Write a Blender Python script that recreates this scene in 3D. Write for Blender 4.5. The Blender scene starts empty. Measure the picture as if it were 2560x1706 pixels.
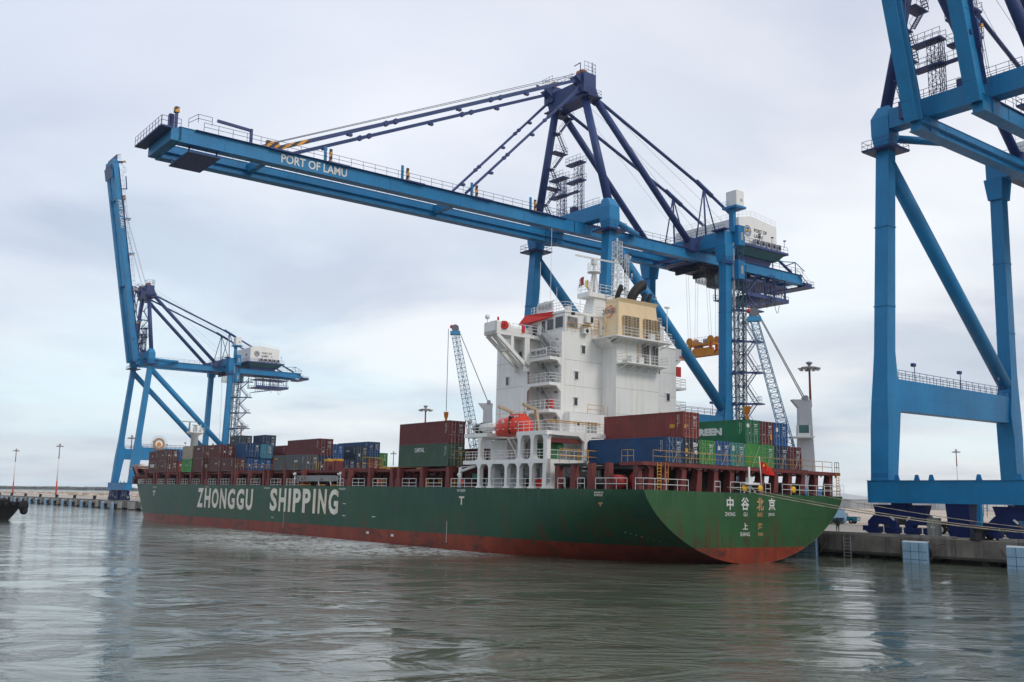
import bpy, math, random
from mathutils import Vector, Matrix
from math import sin, cos, pi, radians as R, sqrt
random.seed(7)
S = bpy.context.scene
C = S.collection
# ------------------------------------------------------------------ camera
camd = bpy.data.cameras.new('camera'); cam = bpy.data.objects.new('camera', camd); C.objects.link(cam)
camd.sensor_width = 36; camd.sensor_fit = 'HORIZONTAL'; camd.lens = 34.38
camd.clip_start = 0.5; camd.clip_end = 60000
_p, _r = 0.1545, 0.0125
_R0 = Vector((1, 0, 0)); _U0 = Vector((0, -sin(_p), cos(_p))); _F0 = Vector((0, cos(_p), sin(_p)))
_X = _R0*cos(_r) + _U0*sin(_r); _Y = -_R0*sin(_r) + _U0*cos(_r)
M = Matrix.Identity(4)
for i in range(3):
    M[i][0] = _X[i]; M[i][1] = _Y[i]; M[i][2] = -_F0[i]
M[2][3] = 6.85
cam.matrix_world = M
S.camera = cam
# ------------------------------------------------------------------ light
SUN_EL, SUN_AZ = R(36), R(128)          # azimuth measured from +Y clockwise: behind the camera, a little right
w = bpy.data.worlds.new('World'); S.world = w; w.use_nodes = True
nt = w.node_tree; N = nt.nodes; L = nt.links
bg = N['Background']; bg.inputs['Strength'].default_value = 0.1
sky = N.new('ShaderNodeTexSky'); sky.sky_type = 'NISHITA'; sky.sun_disc = False
sky.sun_elevation = SUN_EL; sky.sun_rotation = SUN_AZ; sky.air_density = 1.0; sky.dust_density = 2.0
tc = N.new('ShaderNodeTexCoord')
sep = N.new('ShaderNodeSeparateXYZ'); L.new(tc.outputs['Generated'], sep.inputs[0])
def wm(op, a, b=None, c=None):
    n = N.new('ShaderNodeMath'); n.operation = op
    for i, v in enumerate((a, b, c)):
        if v is None: continue
        if isinstance(v, (int, float)): n.inputs[i].default_value = v
        else: L.new(v, n.inputs[i])
    return n.outputs[0]
zc = wm('ADD', wm('MAXIMUM', sep.outputs['Z'], 0.0), 0.16)
comb = N.new('ShaderNodeCombineXYZ')
L.new(wm('DIVIDE', sep.outputs['X'], zc), comb.inputs[0]); L.new(wm('DIVIDE', sep.outputs['Y'], zc), comb.inputs[1])
def wnoise(scale, detail, loc=(0, 0, 0), sc=(1, 1, 1)):
    mp = N.new('ShaderNodeMapping'); mp.inputs['Location'].default_value = loc; mp.inputs['Scale'].default_value = sc
    L.new(comb.outputs[0], mp.inputs[0])
    n = N.new('ShaderNodeTexNoise'); n.inputs['Scale'].default_value = scale; n.inputs['Detail'].default_value = detail
    n.inputs['Roughness'].default_value = 0.5; n.inputs['Distortion'].default_value = 0.4
    L.new(mp.outputs[0], n.inputs[0]); return n.outputs['Fac']
def wramp(fac, stops):
    r = N.new('ShaderNodeValToRGB'); L.new(fac, r.inputs[0])
    e = r.color_ramp.elements
    while len(e) < len(stops): e.new(0.5)
    for i, (p, c) in enumerate(stops):
        e[i].position = p; e[i].color = (*c, 1)
    return r.outputs[0]
def wmix(f, a, b, mode='MIX'):
    m = N.new('ShaderNodeMix'); m.data_type = 'RGBA'; m.blend_type = mode
    if isinstance(f, (int, float)): m.inputs[0].default_value = f
    else: L.new(f, m.inputs[0])
    for k, v in ((6, a), (7, b)):
        if isinstance(v, tuple): m.inputs[k].default_value = (*v, 1)
        else: L.new(v, m.inputs[k])
    return m.outputs[2]
# overcast veil: pale cloud colour by elevation, broken by soft noise into lighter and darker sheets
elev = wramp(sep.outputs['Z'], [(0.0, (7.9, 8.4, 8.7)), (0.08, (7.8, 8.3, 8.7)), (0.2, (7.6, 7.85, 8.4)), (0.45, (7.7, 7.95, 8.7)), (1.0, (8.2, 8.3, 8.8))])
n1 = wnoise(0.42, 5, (2.3, 0.7, 0), (1, 1, 1)); n2 = wnoise(1.0, 9, (7.1, 3.3, 0), (0.9, 1.0, 1)); n3 = wnoise(0.7, 5, (4, 9, 0))
dark = wramp(n1, [(0.40, (1.04, 1.04, 1.03)), (0.52, (0.90, 0.905, 0.93)), (0.61, (0.66, 0.70, 0.79))])
cl = wmix(1.0, elev, dark, 'MULTIPLY')
det = wramp(n2, [(0.38, (0.72, 0.76, 0.83)), (0.48, (0.95, 0.95, 0.96)), (0.58, (1.09, 1.07, 1.04))])
lowd = wramp(sep.outputs['Z'], [(0.0, (1, 1, 1)), (0.25, (0.8, 0.8, 0.8)), (0.5, (0.15, 0.15, 0.15))])
cl = wmix(1.0, cl, wmix(lowd, (1.0, 1.0, 1.0), det), 'MULTIPLY')
lr = N.new('ShaderNodeMapRange'); L.new(sep.outputs['X'], lr.inputs[0]); lr.inputs[1].default_value = -0.6; lr.inputs[2].default_value = 0.35
cl = wmix(1.0, cl, wramp(lr.outputs[0], [(0.0, (0.85, 0.90, 0.96)), (0.6, (0.97, 0.97, 0.98)), (1.0, (1.02, 1.0, 0.985))]), 'MULTIPLY')
gap = wramp(n3, [(0.46, (0, 0, 0)), (0.60, (0.9, 0.9, 0.9))])
lowm = wramp(sep.outputs['Z'], [(0.0, (0.6, 0.6, 0.6)), (0.08, (1, 1, 1)), (0.20, (0.45, 0.45, 0.45)), (0.33, (0.08, 0.08, 0.08)), (0.6, (0.0, 0.0, 0.0))])
gapf = wmix(1.0, gap, lowm, 'MULTIPLY')
skyc = wmix(1.0, sky.outputs[0], (2.5, 2.55, 2.3), 'MULTIPLY')
fin = wmix(gapf, cl, wmix(0.6, cl, (7.0, 8.9, 9.7)))
fin = wmix(0.06, fin, skyc)
L.new(fin, bg.inputs['Color'])
sund = bpy.data.lights.new('sun', 'SUN'); sun = bpy.data.objects.new('sun', sund); C.objects.link(sun)
sund.energy = 1.0; sund.angle = R(16); sund.color = (1.0, 0.95, 0.88)
_sd = Vector((sin(SUN_AZ)*cos(SUN_EL), cos(SUN_AZ)*cos(SUN_EL), sin(SUN_EL)))
sun.rotation_euler = _sd.to_track_quat('Z', 'Y').to_euler()
S.view_settings.view_transform = 'Standard'; S.view_settings.look = 'None'
S.view_settings.exposure = 0.2; S.view_settings.gamma = 1.0
# ------------------------------------------------------------------ materials
MT = {}
def nodes(m):
    m.use_nodes = True; nt = m.node_tree
    return nt, nt.nodes, nt.links, nt.nodes['Principled BSDF']
def paint(name, col, rough=0.5, var=0.10, streak=0.0, scol=(0.10, 0.05, 0.03), dirt=0.0, metal=0.0, objcol=False, ns=0.25, rust=0.0, spec=0.35, seam=0.0):
    if name in MT: return MT[name]
    m = bpy.data.materials.new(name); nt, n, l, b = nodes(m); MT[name] = m
    b.inputs['Roughness'].default_value = rough; b.inputs['Metallic'].default_value = metal
    b.inputs['Specular IOR Level'].default_value = spec
    tc = n.new('ShaderNodeTexCoord')
    vec = tc.outputs['Object']
    if objcol:      # every container ages differently
        oi0 = n.new('ShaderNodeObjectInfo'); va = n.new('ShaderNodeVectorMath'); va.operation = 'ADD'; cx = n.new('ShaderNodeCombineXYZ')
        mm = n.new('ShaderNodeMath'); mm.operation = 'MULTIPLY'; l.new(oi0.outputs['Random'], mm.inputs[0]); mm.inputs[1].default_value = 90.0
        for k_ in range(3): l.new(mm.outputs[0], cx.inputs[k_])
        l.new(vec, va.inputs[0]); l.new(cx.outputs[0], va.inputs[1]); vec = va.outputs[0]
    def noise(scale, det, sc=(1, 1, 1), rg=0.6):
        mp = n.new('ShaderNodeMapping'); mp.inputs['Scale'].default_value = sc; l.new(vec, mp.inputs[0])
        t = n.new('ShaderNodeTexNoise'); t.inputs['Scale'].default_value = scale; t.inputs['Detail'].default_value = det
        t.inputs['Roughness'].default_value = rg; l.new(mp.outputs[0], t.inputs[0]); return t.outputs['Fac']
    def ramp(f, a, b_):
        r = n.new('ShaderNodeMapRange'); l.new(f, r.inputs[0]); r.inputs[1].default_value = a; r.inputs[2].default_value = b_; return r.outputs[0]
    def mix(f, a, b_, mode='MIX'):
        x = n.new('ShaderNodeMix'); x.data_type = 'RGBA'; x.blend_type = mode
        for k, v in ((0, f), (6, a), (7, b_)):
            if isinstance(v, (int, float)): x.inputs[k].default_value = v
            elif isinstance(v, tuple): x.inputs[k].default_value = (*v, 1)
            else: l.new(v, x.inputs[k])
        return x.outputs[2]
    if objcol:
        oi = n.new('ShaderNodeObjectInfo'); base = oi.outputs['Color']
    else: base = col
    nf = noise(ns, 6)
    lo = 1 - var*1.6; hi = 1 + var*1.2
    r = n.new('ShaderNodeValToRGB'); l.new(nf, r.inputs[0]); r.color_ramp.elements[0].position = 0.3; r.color_ramp.elements[1].position = 0.7
    r.color_ramp.elements[0].color = (lo, lo, lo*1.02, 1); r.color_ramp.elements[1].color = (hi, hi, hi*0.98, 1)
    c = mix(1.0, base, r.outputs[0], 'MULTIPLY')
    if streak > 0:
        f = ramp(noise(1.0, 5, (1.6, 1.6, 0.10), 0.7), 0.50, 0.68)
        ml = n.new('ShaderNodeMath'); ml.operation = 'MULTIPLY'; l.new(f, ml.inputs[0]); ml.inputs[1].default_value = streak
        c = mix(ml.outputs[0], c, scol)
    if rust > 0:
        f = ramp(noise(1.7, 8, (1, 1, 1), 0.75), 0.63, 0.70)
        ml = n.new('ShaderNodeMath'); ml.operation = 'MULTIPLY'; l.new(f, ml.inputs[0]); ml.inputs[1].default_value = rust
        c = mix(ml.outputs[0], c, (0.14, 0.05, 0.025))
    if seam > 0:
        sx = n.new('ShaderNodeSeparateXYZ'); l.new(tc.outputs['Object'], sx.inputs[0]); ls = []
        for k_ in (1, 2):
            p1 = n.new('ShaderNodeMath'); p1.operation = 'PINGPONG'; l.new(sx.outputs[k_], p1.inputs[0]); p1.inputs[1].default_value = seam/2*(1 if k_ == 1 else 1.35)
            p2 = n.new('ShaderNodeMath'); p2.operation = 'LESS_THAN'; l.new(p1.outputs[0], p2.inputs[0]); p2.inputs[1].default_value = 0.022; ls.append(p2.outputs[0])
        mx_ = n.new('ShaderNodeMath'); mx_.operation = 'MAXIMUM'; l.new(ls[0], mx_.inputs[0]); l.new(ls[1], mx_.inputs[1])
        m3 = n.new('ShaderNodeMath'); m3.operation = 'MULTIPLY'; l.new(mx_.outputs[0], m3.inputs[0]); m3.inputs[1].default_value = 0.35
        c = mix(m3.outputs[0], c, (0.004, 0.07, 0.16))
        f = ramp(noise(0.09, 5), 0.5, 0.68); m4 = n.new('ShaderNodeMath'); m4.operation = 'MULTIPLY'; l.new(f, m4.inputs[0]); m4.inputs[1].default_value = 0.16
        c = mix(m4.outputs[0], c, (0.06, 0.24, 0.38))
    l.new(c, b.inputs['Base Color'])
    rr = ramp(noise(2.5, 4), 0.3, 0.7)
    q = n.new('ShaderNodeMapRange'); l.new(rr, q.inputs[0]); q.inputs[3].default_value = max(0.02, rough-0.08); q.inputs[4].default_value = min(1, rough+0.1)
    l.new(q.outputs[0], b.inputs['Roughness'])
    return m
def emis(name, col, s):
    m = bpy.data.materials.new(name); nt, n, l, b = nodes(m); b.inputs['Emission Color'].default_value = (*col, 1); b.inputs['Emission Strength'].default_value = s
    b.inputs['Base Color'].default_value = (*col, 1); return m
CB = paint('crane blue paint', (0.003, 0.180, 0.400), 0.45, 0.10, 0.28, (0.012, 0.10, 0.20), spec=0.35, seam=6.0)
CN = paint('crane navy paint', (0.024, 0.050, 0.165), 0.45, 0.12)
CD = paint('bogie blue paint', (0.004, 0.015, 0.088), 0.5, 0.15, 0.15, (0.01, 0.01, 0.03), spec=0.2)
CW = paint('crane white panel', (0.74, 0.74, 0.72), 0.5, 0.03, 0.12, (0.35, 0.33, 0.3))
YB = paint('spreader orange', (0.75, 0.27, 0.02), 0.5, 0.12, 0.3, (0.15, 0.06, 0.02), rust=0.4)
WS = paint('ship white paint', (0.76, 0.755, 0.73), 0.42, 0.045, 0.30, (0.46, 0.37, 0.26), ns=0.12)
WR = paint('ship white rail paint', (0.70, 0.70, 0.68), 0.5, 0.05)
CR = paint('funnel cream paint', (0.80, 0.62, 0.38), 0.5, 0.05, 0.15, (0.3, 0.14, 0.05))
DB = paint('deck oxide red paint', (0.135, 0.027, 0.024), 0.6, 0.22, 0.35, (0.05, 0.02, 0.018), rust=0.5)
DBL = paint('deck side red paint', (0.165, 0.035, 0.032), 0.6, 0.2, 0.3, (0.05, 0.02, 0.018))
DK = paint('dark deck paint', (0.028, 0.034, 0.032), 0.7, 0.3, rust=0.4)
BK = paint('black paint', (0.012, 0.013, 0.014), 0.55, 0.3)
RB = paint('black rubber', (0.010, 0.010, 0.011), 0.8, 0.3)
OR = paint('lifeboat orange', (0.66, 0.040, 0.016), 0.4, 0.06, 0.15, (0.25, 0.03, 0.015))
RD = paint('signal red paint', (0.55, 0.025, 0.02), 0.5, 0.1)
YE = paint('rust yellow paint', (0.62, 0.30, 0.03), 0.6, 0.2, 0.4, (0.2, 0.07, 0.02))
YR = paint('weathered yellow rail', (0.42, 0.26, 0.06), 0.6, 0.3, 0.5, (0.16, 0.06, 0.03))
GY = paint('grey galvanised steel', (0.30, 0.31, 0.32), 0.5, 0.15, 0.2, (0.12, 0.11, 0.1))
LG = paint('light grey paint', (0.46, 0.46, 0.49), 0.5, 0.06, 0.2, (0.28, 0.28, 0.28))
GL = paint('dark window glass', (0.02, 0.025, 0.028), 0.12, 0.1, spec=0.6)
GT = paint('tinted cab glass', (0.05, 0.13, 0.12), 0.12, 0.1, spec=0.6)
LET = paint('hull lettering white', (0.74, 0.70, 0.60), 0.55, 0.08, 0.7, (0.55, 0.30, 0.12), ns=0.6)
LEW = paint('white marking paint', (0.66, 0.66, 0.64), 0.55, 0.05)
LEO = paint('rusty gold marking paint', (0.62, 0.36, 0.16), 0.55, 0.15, 0.4, (0.3, 0.1, 0.03))
TX = paint('dark marking paint', (0.03, 0.03, 0.035), 0.55, 0.1)
TEAL = paint('teal vehicle paint', (0.01, 0.20, 0.27), 0.3, 0.05, spec=0.5)
BOX = paint('container paint', (1, 1, 1), 0.5, 0.13, 0.35, (0.07, 0.04, 0.03), objcol=True, rust=0.35, ns=0.5)
ROD = paint('galvanised lock rod', (0.34, 0.35, 0.35), 0.45, 0.15)
BG = paint('mobile crane blue', (0.17, 0.31, 0.45), 0.45, 0.1)
GM = paint('machine green paint', (0.05, 0.16, 0.07), 0.5, 0.15)
CONC = paint('quay concrete', (0.175, 0.155, 0.135), 0.85, 0.32, 0.85, (0.07, 0.06, 0.052), ns=0.35)
FEN = paint('fender panel blue', (0.30, 0.45, 0.58), 0.5, 0.09, 0.35, (0.06, 0.13, 0.2), ns=1.2)
FLD = paint('fender blue side', (0.05, 0.24, 0.45), 0.5, 0.09, 0.3, (0.03, 0.1, 0.2))
ROPE = paint('mooring rope', (0.34, 0.29, 0.22), 0.9, 0.15)
CABLE = paint('black cable', (0.016, 0.016, 0.018), 0.6, 0.1)
WIRE = paint('steel wire', (0.16, 0.17, 0.19), 0.5, 0.1)
SKIN = paint('skin', (0.10, 0.055, 0.035), 0.6, 0.05)
CLO = paint('dark green uniform', (0.02, 0.026, 0.02), 0.9, 0.2)
STRIPE = None
def stripe_mat():
    m = bpy.data.materials.new('hazard stripes'); nt, n, l, b = nodes(m)
    tc = n.new('ShaderNodeTexCoord'); wv = n.new('ShaderNodeTexWave'); wv.wave_type = 'BANDS'; wv.bands_direction = 'DIAGONAL'
    wv.inputs['Scale'].default_value = 0.55; l.new(tc.outputs['Object'], wv.inputs[0])
    r = n.new('ShaderNodeValToRGB'); r.color_ramp.interpolation = 'CONSTANT'
    r.color_ramp.elements[0].color = (0.012, 0.012, 0.03, 1); r.color_ramp.elements[1].position = 0.5; r.color_ramp.elements[1].color = (0.70, 0.30, 0.02, 1)
    l.new(wv.outputs['Color'], r.inputs[0]); l.new(r.outputs[0], b.inputs['Base Color']); b.inputs['Roughness'].default_value = 0.5
    return m
STRIPE = stripe_mat()
# ------------------------------------------------------------------ mesh builder
class MB:
    def __init__(s): s.v = []; s.f = []; s.s = []; s.c = []
    def cut(s): s.c.append((len(s.v), len(s.f))); return s
    def add(s, vs, fs, smooth=False):
        k = len(s.v); s.v += [tuple(v) for v in vs]; s.f += [tuple(i+k for i in f) for f in fs]; s.s += [smooth]*len(fs); return s
    def box(s, x0, x1, y0, y1, z0, z1):
        if x0 > x1: x0, x1 = x1, x0
        if y0 > y1: y0, y1 = y1, y0
        if z0 > z1: z0, z1 = z1, z0
        return s.add([(x0, y0, z0), (x1, y0, z0), (x1, y1, z0), (x0, y1, z0), (x0, y0, z1), (x1, y0, z1), (x1, y1, z1), (x0, y1, z1)],
              [(0, 3, 2, 1), (4, 5, 6, 7), (0, 1, 5, 4), (1, 2, 6, 5), (2, 3, 7, 6), (3, 0, 4, 7)])
    def hexa(s, lo, hi):       # two quads (4 pts each, same winding)
        return s.add(list(lo)+list(hi), [(0, 3, 2, 1), (4, 5, 6, 7), (0, 1, 5, 4), (1, 2, 6, 5), (2, 3, 7, 6), (3, 0, 4, 7)])
    def beam(s, p, q, w, h, up=(0, 0, 1), w2=None, h2=None):
        p, q = Vector(p), Vector(q); d = (q-p).normalized(); up = Vector(up)
        if abs(d.dot(up)) > 0.98: up = Vector((1, 0, 0))
        a = d.cross(up).normalized(); b = a.cross(d).normalized()
        w2 = w if w2 is None else w2; h2 = h if h2 is None else h2
        lo = [p+a*x*w/2+b*y*h/2 for x, y in ((-1, -1), (1, -1), (1, 1), (-1, 1))]
        hi = [q+a*x*w2/2+b*y*h2/2 for x, y in ((-1, -1), (1, -1), (1, 1), (-1, 1))]
        return s.hexa(lo, hi)
    def tube(s, p, q, r, n=10, r2=None, cap=True):
        p, q = Vector(p), Vector(q); d = (q-p)
        if d.length < 1e-6: return s
        d.normalize(); up = Vector((0, 0, 1)) if abs(d.z) < 0.95 else Vector((1, 0, 0))
        a = d.cross(up).normalized(); b = a.cross(d); r2 = r if r2 is None else r2
        vs = [p+(a*cos(2*pi*i/n)+b*sin(2*pi*i/n))*r for i in range(n)]+[q+(a*cos(2*pi*i/n)+b*sin(2*pi*i/n))*r2 for i in range(n)]
        s.add(vs, [(i, (i+1) % n, n+(i+1) % n, n+i) for i in range(n)], n > 5)
        if cap:
            k = len(s.v)-2*n; s.f += [tuple(k+i for i in range(n-1, -1, -1)), tuple(k+n+i for i in range(n))]; s.s += [False, False]
        return s
    def sweep(s, pts, rs, n=16):
        pts = [Vector(p) for p in pts]; vs = []
        for i, p in enumerate(pts):
            d = (pts[min(i+1, len(pts)-1)]-pts[max(i-1, 0)]).normalized(); a = d.cross(Vector((0.37, 0.9, 0.1))).normalized(); b = a.cross(d)
            vs += [p+(a*cos(2*pi*k/n)+b*sin(2*pi*k/n))*rs[i] for k in range(n)]
        m = len(pts); s.add(vs, [(i*n+k, i*n+(k+1) % n, (i+1)*n+(k+1) % n, (i+1)*n+k) for i in range(m-1) for k in range(n)], True)
        k0 = len(s.v)-len(vs); s.f.append(tuple(k0+(m-1)*n+k for k in range(n))); s.s.append(False); return s
    def path(s, pts, r, n=6):
        for a, b in zip(pts[:-1], pts[1:]): s.tube(a, b, r, n)
        return s
    def lathe(s, c, prof, n=16, axis='z', cap=True):
        vs = []
        for r, z in prof:
            for i in range(n):
                a = 2*pi*i/n; x, y = r*cos(a), r*sin(a)
                vs.append({'z': (c[0]+x, c[1]+y, c[2]+z), 'x': (c[0]+z, c[1]+x, c[2]+y), 'y': (c[0]+x, c[1]+z, c[2]-y)}[axis])
        fs = [(k*n+i, k*n+(i+1) % n, (k+1)*n+(i+1) % n, (k+1)*n+i) for k in range(len(prof)-1) for i in range(n)]
        s.add(vs, fs, True)
        if cap:
            k = len(s.v)-len(vs); s.f += [tuple(k+i for i in range(n-1, -1, -1)), tuple(k+(len(prof)-1)*n+i for i in range(n))]; s.s += [False, False]
        return s
    def prism(s, poly, d0, d1, f):   # poly 2D list, f(u,v,d)->xyz
        n = len(poly); vs = [f(u, v, d0) for u, v in poly]+[f(u, v, d1) for u, v in poly]
        return s.add(vs, [tuple(range(n-1, -1, -1)), tuple(range(n, 2*n))]+[(i, (i+1) % n, n+(i+1) % n, n+i) for i in range(n)])
    def rail(s, pts, h=1.05, r=0.03, sp=1.6, mids=(0.5,), up=Vector((0, 0, 1))):
        pts = [Vector(p) for p in pts]
        for a, b in zip(pts[:-1], pts[1:]):
            d = (b-a).length; n = max(1, round(d/sp))
            for m in tuple(mids)+(1.0,): s.tube(a+up*h*m, b+up*h*m, r, 4, cap=False)
            for i in range(n+1): p = a.lerp(b, i/n); s.tube(p, p+up*h, r, 4, cap=False)
        return s
    def truss(s, p, q, w, r, bays, up=(0, 0, 1), w2=None, rr=None):   # four-chord lattice
        p, q = Vector(p), Vector(q); d = (q-p).normalized(); up = Vector(up)
        if abs(d.dot(up)) > 0.98: up = Vector((1, 0, 0))
        a = d.cross(up).normalized(); b = a.cross(d).normalized(); w2 = w if w2 is None else w2; rr = rr or r*0.6
        def ring(t):
            c = p.lerp(q, t); ww = w+(w2-w)*t; return [c+a*x*ww/2+b*y*ww/2 for x, y in ((-1, -1), (1, -1), (1, 1), (-1, 1))]
        prev = ring(0)
        for k in range(bays):
            cur = ring((k+1)/bays)
            for i in range(4):
                s.tube(prev[i], cur[i], r, 4, cap=False)
                s.tube(prev[i] if k % 2 else prev[(i+1) % 4], cur[(i+1) % 4] if k % 2 else cur[i], rr, 4, cap=False)
                s.tube(cur[i], cur[(i+1) % 4], rr, 4, cap=False)
            prev = cur
        return s
    def stairs(s, p, q, w, side, step=0.28, r=0.03, h=1.0):
        p, q = Vector(p), Vector(q); side = Vector(side).normalized(); n = max(2, int(abs(q.z-p.z)/step))
        for k in (-0.5, 0.5): s.beam(p+side*w*k, q+side*w*k, 0.05, 0.18)
        for k in (-0.5, 0.5): s.tube(p+side*w*k+Vector((0, 0, h)), q+side*w*k+Vector((0, 0, h)), r, 4, cap=False)
        for i in range(1, n):
            c = p.lerp(q, i/n); s.beam(c-side*w/2, c+side*w/2, 0.2, 0.035)
        return s
    def ladder(s, p, q, w, side, r=0.03, step=0.35):
        p, q = Vector(p), Vector(q); side = Vector(side).normalized(); n = int((q-p).length/step)
        for k in (-0.5, 0.5): s.tube(p+side*w*k, q+side*w*k, r, 4, cap=False)
        for i in range(1, n): c = p.lerp(q, i/n); s.tube(c-side*w/2, c+side*w/2, r*0.8, 4, cap=False)
        return s
    def sphere(s, c, r, n=12, sc=(1, 1, 1)):
        k = n//2; prof = [(r*sin(pi*(i+0.001)/k)*1.0, -r*cos(pi*i/k)) for i in range(k+1)]
        st = len(s.v); s.lathe((0, 0, 0), prof, n)
        for i in range(st, len(s.v)): v = s.v[i]; s.v[i] = (c[0]+v[0]*sc[0], c[1]+v[1]*sc[1], c[2]+v[2]*sc[2])
        return s
    def mesh(s, name, mat):
        me = bpy.data.meshes.new(name); me.from_pydata(s.v, [], s.f); me.polygons.foreach_set('use_smooth', s.s)
        me.materials.append(mat); me.validate(); me.update(); return me
    def build(s, name, mat, parent=None):
        if s.c:      # several countable pieces: each becomes an object of its own
            c = [(0, 0)]+[x for x in s.c if 0 < x[1] < len(s.f)]+[(len(s.v), len(s.f))]; first = None
            for (v0, f0), (v1, f1) in zip(c[:-1], c[1:]):
                if f1 <= f0: continue
                m = MB(); m.v = s.v[v0:v1]; m.f = [tuple(i-v0 for i in f) for f in s.f[f0:f1]]; m.s = s.s[f0:f1]
                o = m.build(name, mat, parent); first = first or o
            return first
        o = bpy.data.objects.new(name, s.mesh(name, mat)); C.objects.link(o)
        if parent: o.parent = parent
        return o
def tag(o, label=None, cat=None, group=None, kind=None):
    if label: o['label'] = label
    if cat: o['category'] = cat
    if group: o['group'] = group
    if kind: o['kind'] = kind
    return o
def empty(name, loc=(0, 0, 0), rot=(0, 0, 0)):
    o = bpy.data.objects.new(name, None); C.objects.link(o); o.location = loc; o.rotation_euler = rot; o.empty_display_size = 1; return o
def copy_tree(o, parent=None):
    c = o.copy(); C.objects.link(c); c.parent = parent
    for ch in list(o.children): copy_tree(ch, c)
    return c
_tc = {}
def textmesh(body, bold=0.0, mat=None):
    cu = bpy.data.curves.new('text', 'FONT'); cu.body = body; cu.offset = bold; cu.extrude = 0.004; cu.resolution_u = 3
    o = bpy.data.objects.new('text', cu); C.objects.link(o)
    bpy.context.view_layer.update(); dg = bpy.context.evaluated_depsgraph_get()
    me = bpy.data.meshes.new_from_object(o.evaluated_get(dg)); bpy.data.objects.remove(o); bpy.data.curves.remove(cu)
    xs = [v.co.x for v in me.vertices]; ys = [v.co.y for v in me.vertices]
    return me, min(xs), max(xs), min(ys), max(ys)
def text(body, org, xd, yd, w, h, mat, parent, name='lettering', bold=0.0, proud=0.02, w0=None):
    """lay lettering in the box org .. org + xd*w + yd*h"""
    me, x0, x1, y0, y1 = textmesh(body, bold)
    xd, yd, org = Vector(xd).normalized(), Vector(yd).normalized(), Vector(org); n = xd.cross(yd)
    for v in me.vertices:
        x, y, z = v.co; v.co = org+xd*((x-x0)/(x1-x0)*w)+yd*((y-y0)/(y1-y0)*h)+n*(proud+(z > 0)*0.01)
    me.materials.clear(); me.materials.append(mat); me.name = name
    o = bpy.data.objects.new(name, me); C.objects.link(o)
    if parent: o.parent = parent
    return o
# ------------------------------------------------------------------ frames
PSI = 2.2133; PQ = PSI+0.0195; X0, Y0 = 25.32, 103.95; HEEL, TRIM = 0.0133, -0.0034
OX, OY = X0+18*sin(PSI), Y0-18*cos(PSI)
def Qp(a, u, z=0.0): return Vector((OX+a*cos(PQ)+(u-18)*sin(PQ), OY+a*sin(PQ)-(u-18)*cos(PQ), z))
from mathutils import Euler
SHIP_ROT = Euler((HEEL, TRIM, PSI)); SHIP_M = Matrix.Translation((X0, Y0, 0)) @ SHIP_ROT.to_matrix().to_4x4()
def Sp(s, t, z): return SHIP_M @ Vector((s, -t, z))
QZ = 2.6; WALL = 18.0
def qempty(name, a, u, z=QZ, rot=0.0): return empty(name, Qp(a, u, z), (0, 0, PQ+rot))
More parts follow.
